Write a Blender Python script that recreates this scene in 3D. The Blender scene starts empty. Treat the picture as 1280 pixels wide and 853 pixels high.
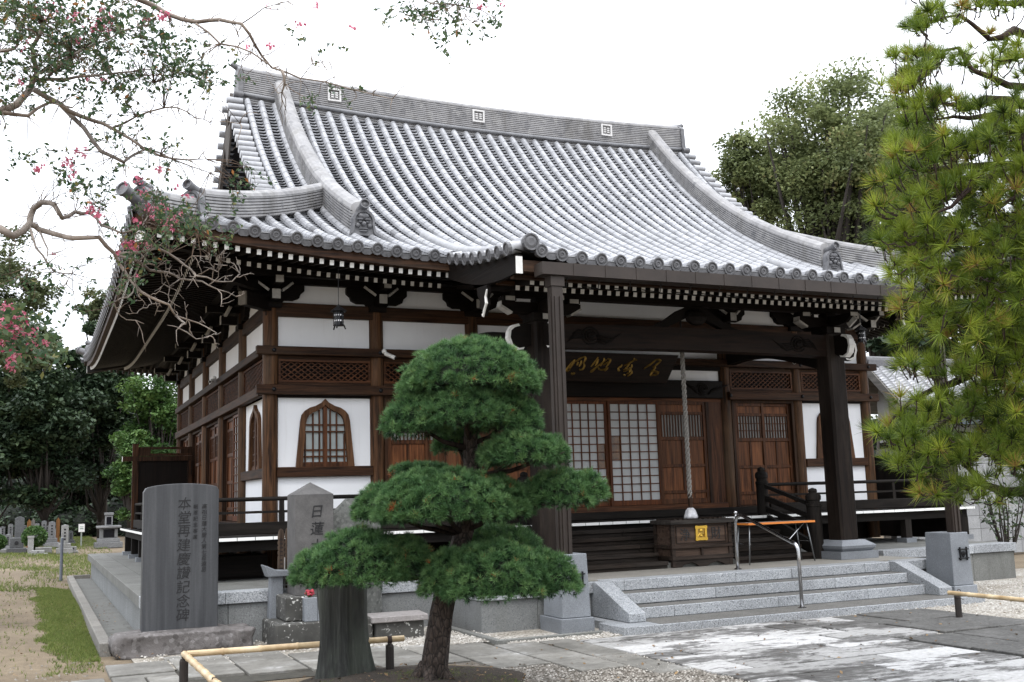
import bpy, math, random
import numpy as np
from mathutils import Vector, Matrix
rng = np.random.default_rng(7)
random.seed(7)
S = bpy.context.scene
COL = S.collection
# ---------------------------------------------------------------- camera
FPX, PITCH, ROLL, YAW = 1314.08, 0.147105, -0.0304668, 0.42495
CAM = np.array([0.0, 0.0, 1.6])
FW = np.array([math.sin(YAW)*math.cos(PITCH), math.cos(YAW)*math.cos(PITCH), math.sin(PITCH)])
_rt = np.array([math.cos(YAW), -math.sin(YAW), 0.0]); _up = np.cross(_rt, FW)
RT = math.cos(ROLL)*_rt + math.sin(ROLL)*_up
UP = -math.sin(ROLL)*_rt + math.cos(ROLL)*_up
cd = bpy.data.cameras.new('camera'); cam = bpy.data.objects.new('camera', cd); COL.objects.link(cam)
cd.sensor_width = 36.0; cd.lens = FPX/1280*36.0; cd.clip_start = 0.1; cd.clip_end = 3000
M = Matrix(((RT[0], UP[0], -FW[0], CAM[0]), (RT[1], UP[1], -FW[1], CAM[1]), (RT[2], UP[2], -FW[2], CAM[2]), (0, 0, 0, 1)))
cam.matrix_world = M
S.camera = cam
# ---------------------------------------------------------------- overcast sky and soft sun
w = bpy.data.worlds.new('World'); S.world = w; w.use_nodes = True
nt = w.node_tree; nt.nodes.clear()
SUN_EL, SUN_AZ = math.radians(58), math.radians(200)
sky = nt.nodes.new('ShaderNodeTexSky'); sky.sky_type = 'NISHITA'; sky.sun_disc = False
sky.sun_elevation = SUN_EL; sky.sun_rotation = SUN_AZ
sky.air_density = 1.0; sky.dust_density = 2.0; sky.ozone_density = 1.0
# cloud layer: an overcast sky, brighter overhead than at the horizon, over the clear Nishita sky
tcw = nt.nodes.new('ShaderNodeTexCoord'); sepw = nt.nodes.new('ShaderNodeSeparateXYZ'); nt.links.new(tcw.outputs['Generated'], sepw.inputs[0])
mrw = nt.nodes.new('ShaderNodeMapRange'); mrw.inputs['From Min'].default_value = 0.0; mrw.inputs['From Max'].default_value = 1.0
mrw.inputs['To Min'].default_value = 3.6; mrw.inputs['To Max'].default_value = 9.5; nt.links.new(sepw.outputs['Z'], mrw.inputs['Value'])
cmbw = nt.nodes.new('ShaderNodeCombineColor')
for i_, k_ in ((0, .975), (1, 1.0), (2, 1.05)):
    mu = nt.nodes.new('ShaderNodeMath'); mu.operation = 'MULTIPLY'; mu.inputs[1].default_value = k_; nt.links.new(mrw.outputs[0], mu.inputs[0]); nt.links.new(mu.outputs[0], cmbw.inputs[i_])
mixn = nt.nodes.new('ShaderNodeMix'); mixn.data_type = 'RGBA'; mixn.inputs['Factor'].default_value = 0.9
bg = nt.nodes.new('ShaderNodeBackground'); bg.inputs['Strength'].default_value = 0.15
wo = nt.nodes.new('ShaderNodeOutputWorld')
nt.links.new(sky.outputs[0], mixn.inputs['A']); nt.links.new(cmbw.outputs[0], mixn.inputs['B'])
nt.links.new(mixn.outputs['Result'], bg.inputs['Color']); nt.links.new(bg.outputs[0], wo.inputs[0])
sd = bpy.data.lights.new('sun', 'SUN'); sd.energy = 0.6; sd.angle = math.radians(25); sd.color = (1.0, 0.97, 0.93)
sun = bpy.data.objects.new('sun', sd); COL.objects.link(sun)
sv = Vector((math.sin(SUN_AZ)*math.cos(SUN_EL), math.cos(SUN_AZ)*math.cos(SUN_EL), math.sin(SUN_EL)))
sun.rotation_euler = sv.to_track_quat('Z', 'Y').to_euler()
S.view_settings.view_transform = 'Standard'; S.view_settings.look = 'None'
S.view_settings.gamma = 1.0; S.view_settings.use_curve_mapping = False
S.view_settings.exposure = 1.4
try:
    S.cycles.max_bounces = 6; S.cycles.diffuse_bounces = 3; S.cycles.transparent_max_bounces = 6
    S.cycles.use_denoising = True
except Exception: pass

# ---------------------------------------------------------------- measuring helpers (photo measurement -> point on a real plane)
def ray(px, py): return FW + RT*(px-640)/FPX - UP*(py-426.5)/FPX
def onplane(px, py, ax, v):
    d = ray(px, py); return CAM + d*(v-CAM[ax])/d[ax]
def Zp(px, py, z=0.0): return onplane(px, py, 2, z)
def Yp(px, py, y): return onplane(px, py, 1, y)
def Xp(px, py, x): return onplane(px, py, 0, x)
def at(px, py, depth): return CAM + ray(px, py)*depth

# ---------------------------------------------------------------- mesh helpers
class MB:
    def __init__(s): s.v = []; s.f = []; s.var = []; s.cur = None
    def add(s, vs, fs, var=None):
        b = len(s.v); s.v.extend([tuple(map(float, p)) for p in vs])
        for f in fs: s.f.append(tuple(i+b for i in f)); s.var.append(random.random() if var is None else var)
    def hexa(s, p, var=None):
        s.add(p, [(0,3,2,1),(4,5,6,7),(0,1,5,4),(1,2,6,5),(2,3,7,6),(3,0,4,7)], random.random() if var is None else var)
    def box(s, x0, x1, y0, y1, z0, z1, var=None):
        if x0 > x1: x0, x1 = x1, x0
        if y0 > y1: y0, y1 = y1, y0
        s.hexa([(x0,y0,z0),(x1,y0,z0),(x1,y1,z0),(x0,y1,z0),(x0,y0,z1),(x1,y0,z1),(x1,y1,z1),(x0,y1,z1)], var)
    def beam(s, p, q, wd, h, up=(0,0,1)):
        p = np.array(p, float); q = np.array(q, float); d = q-p; d /= np.linalg.norm(d)
        u = np.array(up, float); l = np.cross(d, u); l /= np.linalg.norm(l); u = np.cross(l, d)
        a, b = l*wd/2, u*h/2
        s.hexa([p-a-b, p+a-b, q+a-b, q-a-b, p-a+b, p+a+b, q+a+b, q-a+b])
    def tube(s, pts, rad, n=8, cap=True, var=None):
        pts = [np.array(p, float) for p in pts]; m = len(pts)
        if np.isscalar(rad): rad = [rad]*m
        vs = []; ref = None
        for i in range(m):
            d = pts[min(i+1, m-1)]-pts[max(i-1, 0)]; d = d/(np.linalg.norm(d)+1e-9)
            if ref is None:
                ref = np.array([0,0,1.0]) if abs(d[2]) < .9 else np.array([1.0,0,0])
            a = np.cross(d, ref); a /= (np.linalg.norm(a)+1e-9); b = np.cross(d, a); ref = np.cross(a, d)
            for k in range(n):
                t = 2*math.pi*k/n; vs.append(pts[i]+rad[i]*(math.cos(t)*a+math.sin(t)*b))
        fs = [(i*n+k, i*n+(k+1) % n, (i+1)*n+(k+1) % n, (i+1)*n+k) for i in range(m-1) for k in range(n)]
        if cap: fs += [tuple(range(n-1, -1, -1)), tuple((m-1)*n+k for k in range(n))]
        s.add(vs, fs, random.random() if var is None else var)
    def lathe(s, c, prof, n=20, ax=(0,0,1), ux=None):
        c = np.array(c, float); z = np.array(ax, float); z /= np.linalg.norm(z)
        r = np.array([1,0,0.]) if abs(z[0]) < .9 else np.array([0,1,0.])
        a = np.cross(z, r); a /= np.linalg.norm(a); b = np.cross(z, a)
        vs = []
        for (rr, h) in prof:
            for k in range(n):
                t = 2*math.pi*k/n; vs.append(c+z*h+rr*(math.cos(t)*a+math.sin(t)*b))
        m = len(prof)
        fs = [(i*n+k, i*n+(k+1) % n, (i+1)*n+(k+1) % n, (i+1)*n+k) for i in range(m-1) for k in range(n)]
        if prof[0][0] > 1e-4: fs.append(tuple(range(n-1, -1, -1)))
        if prof[-1][0] > 1e-4: fs.append(tuple((m-1)*n+k for k in range(n)))
        s.add(vs, fs, random.random())
    def prism(s, poly, plane, d0, d1, var=None):
        # poly in (a,b); plane 'xz' extruded along y, 'yz' along x, 'xy' along z
        n = len(poly)
        def P(a, b, d): return {'xz': (a, d, b), 'yz': (d, a, b), 'xy': (a, b, d)}[plane]
        vs = [P(a, b, d0) for a, b in poly]+[P(a, b, d1) for a, b in poly]
        fs = [tuple(range(n)), tuple(range(2*n-1, n-1, -1))]+[(i, n+i, n+(i+1) % n, (i+1) % n) for i in range(n)]
        s.add(vs, fs, random.random() if var is None else var)
    def strip(s, outer, inner, plane, d0, d1):
        # ring/band between two polylines of equal length, extruded
        n = len(outer)
        def P(a, b, d): return {'xz': (a, d, b), 'yz': (d, a, b), 'xy': (a, b, d)}[plane]
        for i in range(n-1):
            q = [outer[i], outer[i+1], inner[i+1], inner[i]]
            s.add([P(a, b, d0) for a, b in q]+[P(a, b, d1) for a, b in q],
                  [(0,1,2,3),(7,6,5,4),(0,4,5,1),(1,5,6,2),(2,6,7,3),(3,7,4,0)], .5)
    def ell(s, c, r, n=10, m=7, noise=0.0, var=None):
        vs = []; c = np.array(c, float)
        for i in range(m+1):
            th = math.pi*i/m
            for k in range(n):
                ph = 2*math.pi*k/n; q = 1+noise*(random.random()-.5)
                vs.append((c[0]+q*r[0]*math.sin(th)*math.cos(ph), c[1]+q*r[1]*math.sin(th)*math.sin(ph), c[2]+q*r[2]*math.cos(th)))
        s.add(vs, [(i*n+k, (i+1)*n+k, (i+1)*n+(k+1) % n, i*n+(k+1) % n) for i in range(m) for k in range(n)], random.random() if var is None else var)
    def sweep(s, path, lats, ups, prof, closed=True, cap=True, var=None):
        m = len(prof); vs = []
        for p, l, u in zip(path, lats, ups):
            for a, b in prof: vs.append(np.array(p)+np.array(l)*a+np.array(u)*b)
        n = len(path); k2 = m if closed else m-1
        fs = [(i*m+k, i*m+(k+1) % m, (i+1)*m+(k+1) % m, (i+1)*m+k) for i in range(n-1) for k in range(k2)]
        if cap and closed: fs += [tuple(range(m-1, -1, -1)), tuple((n-1)*m+k for k in range(m))]
        s.add(vs, fs, var)
    def build(s, name, mat, parent=None, smooth=False, bevel=0.0, auto=None):
        o = worldorigin(parent)
        me = bpy.data.meshes.new(name)
        me.from_pydata([(x-o[0], y-o[1], z-o[2]) for x, y, z in s.v], [], s.f)
        if s.var:
            at_ = me.attributes.new('var', 'FLOAT', 'FACE'); at_.data.foreach_set('value', np.array(s.var, dtype=np.float32))
        me.materials.append(mat)
        if smooth: me.polygons.foreach_set('use_smooth', np.ones(len(me.polygons), dtype=bool))
        me.update()
        ob = bpy.data.objects.new(name, me); COL.objects.link(ob)
        if parent is not None: ob.parent = parent
        if auto is not None:
            try:
                me.set_sharp_from_angle(angle=math.radians(auto))
            except Exception: pass
        if bevel > 0:
            md = ob.modifiers.new('bevel', 'BEVEL'); md.width = bevel; md.segments = 1; md.limit_method = 'ANGLE'; md.angle_limit = math.radians(50)
        return ob

def worldorigin(p):
    o = np.zeros(3)
    while p is not None: o = o+np.array(p.location); p = p.parent
    return o
def meta(o, label=None, cat=None, group=None, kind=None):
    if label: o['label'] = label
    if cat: o['category'] = cat
    if group: o['group'] = group
    if kind: o['kind'] = kind
    return o
def thing(name, label, cat, loc, group=None):
    o = bpy.data.objects.new(name, None); COL.objects.link(o); o.location = tuple(float(a) for a in loc)
    o.empty_display_size = .1
    return meta(o, label, cat, group)
def kids(o): return [c for c in bpy.data.objects if c.parent == o]
def dup(root, loc, label=None, rotz=0.0, parent=None):
    c = root.copy(); COL.objects.link(c)
    if parent is None: c.location = tuple(float(a) for a in loc); c.rotation_euler = (0, 0, rotz)
    else: c.parent = parent
    if label: c['label'] = label
    for k in kids(root):
        if k != c: dup(k, None, None, 0, c)
    return c
def arr_mesh(name, V, F, mat, parent=None, var=None, smooth=False):
    o = worldorigin(parent); V = np.asarray(V, dtype=np.float32)-np.asarray(o, dtype=np.float32); F = np.asarray(F, dtype=np.int32)
    me = bpy.data.meshes.new(name); n, k = F.shape
    me.vertices.add(len(V)); me.vertices.foreach_set('co', V.ravel())
    me.loops.add(n*k); me.loops.foreach_set('vertex_index', F.ravel())
    me.polygons.add(n); me.polygons.foreach_set('loop_start', np.arange(0, n*k, k, dtype=np.int32))
    me.polygons.foreach_set('loop_total', np.full(n, k, dtype=np.int32))
    if var is not None:
        a = me.attributes.new('var', 'FLOAT', 'FACE'); a.data.foreach_set('value', np.asarray(var, dtype=np.float32))
    me.materials.append(mat)
    if smooth: me.polygons.foreach_set('use_smooth', np.ones(n, dtype=bool))
    me.update(calc_edges=True); me.validate()
    ob = bpy.data.objects.new(name, me); COL.objects.link(ob)
    if parent is not None: ob.parent = parent
    return ob
def unit(a): return a/(np.linalg.norm(a, axis=-1, keepdims=True)+1e-9)
def needles(P, D, k, L, wd, spread, lvar=.3):
    """k thin triangular needles from every point, fanned round its direction"""
    N = len(P); P = np.repeat(P, k, 0); D = np.repeat(D, k, 0)
    R = rng.normal(size=(N*k, 3)); d = unit(unit(D)+spread*R)
    ll = L*(1+lvar*(rng.random((N*k, 1))-.5)); side = unit(np.cross(d, rng.normal(size=(N*k, 3))))*wd/2
    V = np.stack([P-side, P+side, P+d*ll], 1).reshape(-1, 3)
    return V, np.arange(N*k*3).reshape(-1, 3)
def leaves(P, size, up=0.5, asp=.5, dirs=None):
    N = len(P); n = rng.normal(size=(N, 3)); n[:, 2] = np.abs(n[:, 2])+up; n = unit(n)
    a = unit(np.cross(n, rng.normal(size=(N, 3)))) ; b = np.cross(n, a)
    s = size*(.6+.8*rng.random((N, 1)))
    V = np.stack([P-a*s, P+b*s*asp+n*s*.15, P+a*s, P-b*s*asp+n*s*.15], 1).reshape(-1, 3)
    return V, np.arange(N*4).reshape(-1, 4)

# ---------------------------------------------------------------- materials
MATS = {}
# base-colour calibration per kind of material (measured against the photograph at this exposure)
KS = dict(light_granite=.98, smooth_granite=.72, platform_face=.80, platform_concrete=.68, worn_tread=.8, ridge_tile=.66, rough_rock=.70, kerb_stone=.6, dark_paving=.62, porch_floor_stone=.8,
          white_paint=.95, bright_paint=1.0, stainless_steel=.8, dull_gilt=.8, bright_gilt=.8, crest_white=.85, shoji_paper=.62, paper_pane=.7, grey_paper=.6, clear_plastic=.8, orange_trim=.8, annex_plaster=.8, block_concrete=.62, pale_pane=.8,
          trimmed_needles=.92, long_needles=1.0, myrtle_leaf=.85, myrtle_flower=.8, zelkova_leaf=1.0, dark_leaf=.85, bright_leaf=.95, olive_leaf=1.0, grass_blade=.68, door_panel_wood=.88, door_wood=.74, wall_wood=.72, column_wood=.92, window_wood=.92, grey_board=.6, pillar_wood=.6)
def sc_(name, c, dflt):
    k = KS.get(name, dflt); return tuple(x*k for x in c)
def newmat(name):
    m = bpy.data.materials.new(name); m.use_nodes = True; n = m.node_tree; n.nodes.clear()
    o = n.nodes.new('ShaderNodeOutputMaterial'); b = n.nodes.new('ShaderNodeBsdfPrincipled'); n.links.new(b.outputs[0], o.inputs[0])
    return m, n, b, o
def N(n, t, **kw):
    q = n.nodes.new(t)
    for k, v in kw.items():
        if k in q.inputs: q.inputs[k].default_value = v
        else: setattr(q, k, v)
    return q
def ramp(n, stops, src, interp='LINEAR'):
    r = n.nodes.new('ShaderNodeValToRGB'); r.color_ramp.interpolation = interp; e = r.color_ramp.elements
    while len(e) < len(stops): e.new(0.5)
    for el, (p, c) in zip(e, stops): el.position = p; el.color = (*c, 1) if len(c) == 3 else c
    n.links.new(src, r.inputs[0]); return r
def coord(n, scale=(1,1,1), space='Object'):
    t = n.nodes.new('ShaderNodeTexCoord'); mp = n.nodes.new('ShaderNodeMapping'); mp.inputs['Scale'].default_value = scale
    n.links.new(t.outputs[space], mp.inputs[0]); return mp.outputs[0]
def noise(n, vec, scale, detail=4, rough=.6, dist=0.0):
    q = N(n, 'ShaderNodeTexNoise', Scale=scale, Detail=detail, Roughness=rough, Distortion=dist)
    n.links.new(vec, q.inputs['Vector']); return q.outputs[0]
def mixc(n, f, a, b, mode='MIX'):
    q = n.nodes.new('ShaderNodeMix'); q.data_type = 'RGBA'; q.blend_type = mode
    for i, s in (('Factor', f), ('A', a), ('B', b)):
        if hasattr(s, 'links'): n.links.new(s, q.inputs[i])
        else: q.inputs[i].default_value = s if np.isscalar(s) else (*s, 1)
    return q.outputs['Result']
def bump(n, b, h, st, dist=.02):
    q = N(n, 'ShaderNodeBump', Strength=st, Distance=dist); n.links.new(h, q.inputs['Height']); n.links.new(q.outputs[0], b.inputs['Normal'])
def wood(name, c0, c1, axis, grey=None, rough=.65, scale=1.0, greyamt=.5):
    key = name+axis
    if key in MATS: return MATS[key]
    c0, c1 = sc_(name, c0, .55), sc_(name, c1, .62); grey = sc_(name, grey, .6) if grey is not None else None
    m, n, b, o = newmat(key)
    sc = [15*scale]*3; sc['xyz'.index(axis)] = .8*scale
    v = coord(n, sc); g = noise(n, v, 1.6, 8, .65, .6)
    c = ramp(n, [(.36, c0), (.64, c1)], g).outputs[0]
    va = N(n, 'ShaderNodeAttribute', attribute_name='var')
    k = ramp(n, [(0, (.75,.75,.75)), (1, (1.25,1.2,1.15))], va.outputs['Fac']).outputs[0]
    c = mixc(n, 1.0, c, k, 'MULTIPLY')
    if grey is not None:
        v2 = coord(n, [2.0 if a != axis else .5 for a in 'xyz']); g2 = noise(n, v2, 1.3, 5, .65)
        f = ramp(n, [(.45, (0,0,0)), (.75, (greyamt,)*3)], g2).outputs[0]
        c = mixc(n, f, c, grey)
    n.links.new(c, b.inputs['Base Color']); b.inputs['Roughness'].default_value = rough
    b.inputs['Specular IOR Level'].default_value = .15
    bump(n, b, g, .5, .008)
    MATS[key] = m; return m
def plain(name, col, rough=.5, metal=0.0, var=.12, nscale=6.0, bmp=0.0, bscale=60):
    if name in MATS: return MATS[name]
    col = sc_(name, col, .62); m, n, b, o = newmat(name); v = coord(n); g = noise(n, v, nscale, 5, .6)
    lo = tuple(x*(1-var) for x in col); hi = tuple(min(1, x*(1+var)) for x in col)
    n.links.new(ramp(n, [(.3, lo), (.7, hi)], g).outputs[0], b.inputs['Base Color'])
    b.inputs['Roughness'].default_value = rough; b.inputs['Metallic'].default_value = metal
    if bmp: bump(n, b, noise(n, v, bscale, 4), bmp, .01)
    MATS[name] = m; return m
def granite(name, base, dark, light, speck=140, stain=None, staincol=(.1,.1,.09), rough=.55, bmp=.15):
    if name in MATS: return MATS[name]
    base, dark, light, staincol = [sc_(name, q, .66) for q in (base, dark, light, staincol)]; m, n, b, o = newmat(name); v = coord(n)
    a = N(n, 'ShaderNodeTexVoronoi', Scale=speck); n.links.new(v, a.inputs['Vector'])
    sep = N(n, 'ShaderNodeSeparateColor'); n.links.new(a.outputs['Color'], sep.inputs[0])
    c = ramp(n, [(0, dark), (.22, base), (.7, base), (1, light)], sep.outputs[0]).outputs[0]
    g = noise(n, v, 2.2, 5); k = ramp(n, [(.3, (.82,.82,.82)), (.7, (1.1,1.1,1.1))], g).outputs[0]
    va = N(n, 'ShaderNodeAttribute', attribute_name='var')
    k2 = ramp(n, [(0, (.84,.84,.84)), (1, (1.12,1.12,1.12))], va.outputs['Fac']).outputs[0]
    c = mixc(n, 1.0, c, k, 'MULTIPLY'); c = mixc(n, 1.0, c, k2, 'MULTIPLY')
    if stain:
        v2 = coord(n, (2.5, 2.5, .5)); g2 = noise(n, v2, 1.2, 7, .7)
        f = ramp(n, [(.5, (0,0,0)), (.68, (stain,)*3)], g2).outputs[0]; c = mixc(n, f, c, staincol)
    n.links.new(c, b.inputs['Base Color']); b.inputs['Roughness'].default_value = rough
    if bmp: bump(n, b, noise(n, v, 45, 5), bmp, .01)
    MATS[name] = m; return m
def foliage(name, stops, trans=.25, rough=.55, nscale=.6, namt=.35):
    if name in MATS: return MATS[name]
    stops = [(p, sc_(name, c, .75)) for p, c in stops]; m, n, b, o = newmat(name); va = N(n, 'ShaderNodeAttribute', attribute_name='var')
    v = coord(n); g = noise(n, v, nscale, 3)
    mm = N(n, 'ShaderNodeMath', operation='MULTIPLY_ADD'); n.links.new(g, mm.inputs[0]); mm.inputs[1].default_value = namt*2; 
    n.links.new(va.outputs['Fac'], mm.inputs[2])
    sub = N(n, 'ShaderNodeMath', operation='SUBTRACT'); n.links.new(mm.outputs[0], sub.inputs[0]); sub.inputs[1].default_value = namt
    c = ramp(n, stops, sub.outputs[0]).outputs[0]
    n.links.new(c, b.inputs['Base Color']); b.inputs['Roughness'].default_value = rough; b.inputs['Specular IOR Level'].default_value = .3
    t = N(n, 'ShaderNodeBsdfTranslucent'); n.links.new(c, t.inputs['Color'])
    mx = N(n, 'ShaderNodeMixShader'); mx.inputs[0].default_value = trans
    n.links.new(b.outputs[0], mx.inputs[1]); n.links.new(t.outputs[0], mx.inputs[2]); n.links.new(mx.outputs[0], o.inputs[0])
    MATS[name] = m; return m

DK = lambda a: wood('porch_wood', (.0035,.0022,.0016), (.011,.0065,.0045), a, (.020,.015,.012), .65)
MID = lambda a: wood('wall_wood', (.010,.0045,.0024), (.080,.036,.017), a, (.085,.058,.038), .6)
DOOR = lambda a: wood('door_wood', (.03,.011,.005), (.16,.062,.025), a, (.10,.058,.034), .5, greyamt=.3)
COLW = lambda a: wood('column_wood', (.013,.006,.003), (.125,.060,.027), a, (.15,.105,.068), .55)
GREYW = lambda a: wood('grey_board', (.16,.15,.14), (.34,.33,.31), a, None, .8)
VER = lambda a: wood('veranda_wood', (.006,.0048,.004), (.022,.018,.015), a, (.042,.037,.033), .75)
m, n, b, o = newmat('white_plaster'); v = coord(n); g = noise(n, v, 1.1, 5, .6); g2 = noise(n, coord(n, (7, 7, .55)), 1.3, 6, .7)
c = ramp(n, [(.3, (.76,.77,.79)), (.7, (.83,.84,.86))], g).outputs[0]; f = ramp(n, [(.56, (0,)*3), (.8, (.30,)*3)], g2).outputs[0]
c = mixc(n, f, c, (.52,.51,.48)); n.links.new(c, b.inputs['Base Color']); b.inputs['Roughness'].default_value = .75; bump(n, b, noise(n, v, 30, 4), .08, .01); PLASTER = m
PAINT = plain('white_paint', (.72,.71,.68), .55, 0, .12, 9)
PAINT2 = plain('aged_paint', (.62,.60,.56), .65, 0, .2, 12)
BRONZE = plain('bronze_gutter', (.050,.037,.030), .45, .35, .25, 3)
IRON = plain('black_iron', (.015,.015,.017), .45, .6, .2, 20)
STEEL = plain('stainless_steel', (.55,.55,.56), .18, 1.0, .05, 5)
GOLD = plain('gold_leaf', (.55,.34,.06), .3, 1.0, .15, 30)
GRAN = granite('light_granite', (.27,.285,.30), (.07,.072,.08), (.46,.475,.49), 110)
GRAN2 = granite('smooth_granite', (.24,.26,.285), (.16,.17,.19), (.34,.36,.385), 190, bmp=.05)
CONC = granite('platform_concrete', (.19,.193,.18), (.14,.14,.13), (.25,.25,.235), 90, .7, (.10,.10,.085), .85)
PLAT = granite('platform_face', (.225,.235,.235), (.13,.13,.13), (.30,.31,.31), 110, .35, (.16,.165,.15), .8)
# ================================================================ TEMPLE HALL
XC = 9.0; F = 16.0; XL = 3.19; XR = 14.81; YB = 26.8; YM = 21.4
C = [3.19, 4.86, 6.5, 11.5, 13.14, 14.81]
XE0, XE1, YE0, YE1 = 1.0, 17.0, 14.0, 28.8
temple = thing('temple_hall', 'old wooden temple hall with white plaster walls and sweeping grey tiled roof', 'temple', (XC, F, 0.5))
m, n, b, o = newmat('roof_tile')
v = coord(n); va = N(n, 'ShaderNodeAttribute', attribute_name='var')
c = ramp(n, [(0, (.16,.163,.173)), (.06, (.255,.26,.273)), (.6, (.318,.324,.341)), (1, (.39,.396,.413))], va.outputs['Fac']).outputs[0]
g = noise(n, v, 3.0, 7, .7); k = ramp(n, [(.32, (.66,.66,.665)), (.58, (1.08,1.08,1.08))], g).outputs[0]
c = mixc(n, 1.0, c, k, 'MULTIPLY')
g2 = noise(n, v, 26, 5, .7); k2 = ramp(n, [(.3, (.86,.86,.86)), (.7, (1.1,1.1,1.1))], g2).outputs[0]
c = mixc(n, 1.0, c, k2, 'MULTIPLY'); n.links.new(c, b.inputs['Base Color'])
rr = ramp(n, [(.3, (.3,)*3), (.7, (.5,)*3)], g).outputs[0]; n.links.new(rr, b.inputs['Roughness'])
b.inputs['Specular IOR Level'].default_value = .6; bump(n, b, g2, .2, .008)
TILE = m
TILED = plain('ornament_tile', (.16,.16,.17), .5, 0, .3, 14, .3, 40)
RIDGEM = granite('ridge_tile', (.37,.365,.37), (.26,.26,.27), (.46,.455,.45), 9, .6, (.17,.16,.145), .6, .2)
DECK = plain('roof_deck', (.03,.028,.03), .9)

_py = [11.65,12.3,13.0,14.0,15.0,16.0,17.0,18.0,19.0,20.0,21.0,21.4]
_pz = [4.60,4.68,4.81,5.08,5.45,5.90,6.42,7.02,7.74,8.57,9.56,9.99]
def catmull(x, X, Y):
    i = max(0, min(len(X)-2, int(np.searchsorted(X, x))-1))
    h = X[i+1]-X[i]; t = (x-X[i])/h
    def sl(j):
        if j == 0: return (Y[1]-Y[0])/(X[1]-X[0])
        if j == len(X)-1: return (Y[-1]-Y[-2])/(X[-1]-X[-2])
        return (Y[j+1]-Y[j-1])/(X[j+1]-X[j-1])
    a, bb = sl(i)*h, sl(i+1)*h
    return (2*t**3-3*t*t+1)*Y[i]+(t**3-2*t*t+t)*a+(-2*t**3+3*t*t)*Y[i+1]+(t**3-t*t)*bb
def prof(y): return catmull(y, _py, _pz)
def upturn(a, d):   # a: distance to the corner along the eave, d: distance up the slope
    return .36*max(0, 1-a/5.2)**2*max(0, 1-d/3.6)
PX0, PX1 = 5.37, 12.63
def rcurve(x, d): return .17*((x-XC)/5.5)**2*max(0, min(1, d/7.4))**4
def zfront(x, y):
    z = prof(y)+rcurve(x, y-14)
    a = min(x-XE0, XE1-x)
    if y >= 14: z += upturn(a, y-14)
    else:
        e = min(x-PX0, PX1-x); z += .12*max(0, 1-e/1.2)**2*(14-y)/2.35
        z += upturn(a, 0)*max(0, 1-(14-y)/1.0)
    return z
def surf(side, u, d):
    """side, position along the eave, distance up from the eave (d<0: the porch)"""
    if side == 'f': return np.array([u, 14+d, zfront(u, 14+d)])
    if side == 'b': return np.array([u, YE1-d, prof(14+d)+rcurve(u, d)+upturn(min(u-XE0, XE1-u), d)])
    a = min(u-14.0, YE1-u)
    if side == 'l': return np.array([XE0+d, u, prof(14+d)+upturn(a, d)])
    return np.array([XE1-d, u, prof(14+d)+upturn(a, d)])
LAT = dict(f=np.array([1.,0,0]), b=np.array([-1.,0,0]), l=np.array([0,-1.,0]), r=np.array([0,1.,0]))
GX = 3.45           # outer edge of the gable roof
tiles = MB(); ENDS = {k: MB() for k in 'fblr'}; deck = MB()
def slope_pts(side, u, d0, d1, step=.255):
    out = [surf(side, u, d0)]; d = d0
    while d < d1-1e-6:
        p = surf(side, u, d); q = surf(side, u, min(d+.1, d1))
        L = np.linalg.norm(q-p)/(min(d+.1, d1)-d)
        d = min(d+step/L, d1); out.append(surf(side, u, d))
    return out
def row(side, u, d0, d1, pan=True, r=.068, disc=True, cover=True):
    ends = ENDS[side]
    P = slope_pts(side, u, d0, d1); l = LAT[side]
    ca = [math.pi*k/6 for k in range(7)]; vr = .5+random.gauss(0, .06)
    for i in range(len(P)-1):
        t = P[i+1]-P[i]; t /= np.linalg.norm(t); nn = np.cross(l, t); nn *= np.sign(nn[2])
        v1 = min(.97, max(.07, vr+random.gauss(0, .13))); v1 = 0.0 if random.random() < .012 else v1
        a0, a1 = P[i], P[i+1]+t*.012
        vs = [a0+nn*.018+r*(math.cos(x)*l+math.sin(x)*nn*1.15) for x in ca]+[a1+nn*.014+r*.955*(math.cos(x)*l+math.sin(x)*nn*1.15) for x in ca]
        tiles.add(vs, [(k, k+1, k+8, k+7) for k in range(6)]+[(6,5,4,3,2,1,0)], v1)
        if pan:
            for h_ in (0, .5):
                c1 = P[i]*(1-h_)+P[i+1]*h_+l*.1434; c2 = P[i]*(.5-h_)+P[i+1]*(.5+h_)+l*.1434+t*.02
                w_ = .098; lo, hi = .058, .004; vs = []
                for base, h in ((c1, lo), (c2, hi), (c1, lo-.017)):
                    for q in (-1, -.5, .5, 1): vs.append(base+l*q*w_+nn*(h-.034*(1-q*q)-.03))
                tiles.add(vs, [(0,1,5,4),(1,2,6,5),(2,3,7,6),(8,9,1,0),(9,10,2,1),(10,11,3,2)], min(.95, max(.1, random.gauss(.5, .15))))
    if disc:
        t = P[1]-P[0]; t /= np.linalg.norm(t); od = -t
        ends.lathe(P[0]+od*.01, [(.086,-.06),(.086,.018),(.07,.018),(.066,.004),(.05,.004),(.045,.014),(.028,.016),(.02,.006),(0,.01)], 14, od)
        # curved front lip of the pan tile beside it
        if pan:
            nn = np.cross(l, t); nn *= np.sign(nn[2]); cc = P[0]+l*.1434
            vs = []
            for h in (.03, -.05):
                for q in (-1, -.5, .5, 1): vs.append(cc+l*q*.078+nn*(h-.03-.032*(1-q*q))+od*.012)
            ends.add(vs, [(0,1,5,4),(1,2,6,5),(2,3,7,6)], .3)
RS = .2857
NX = 56
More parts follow.
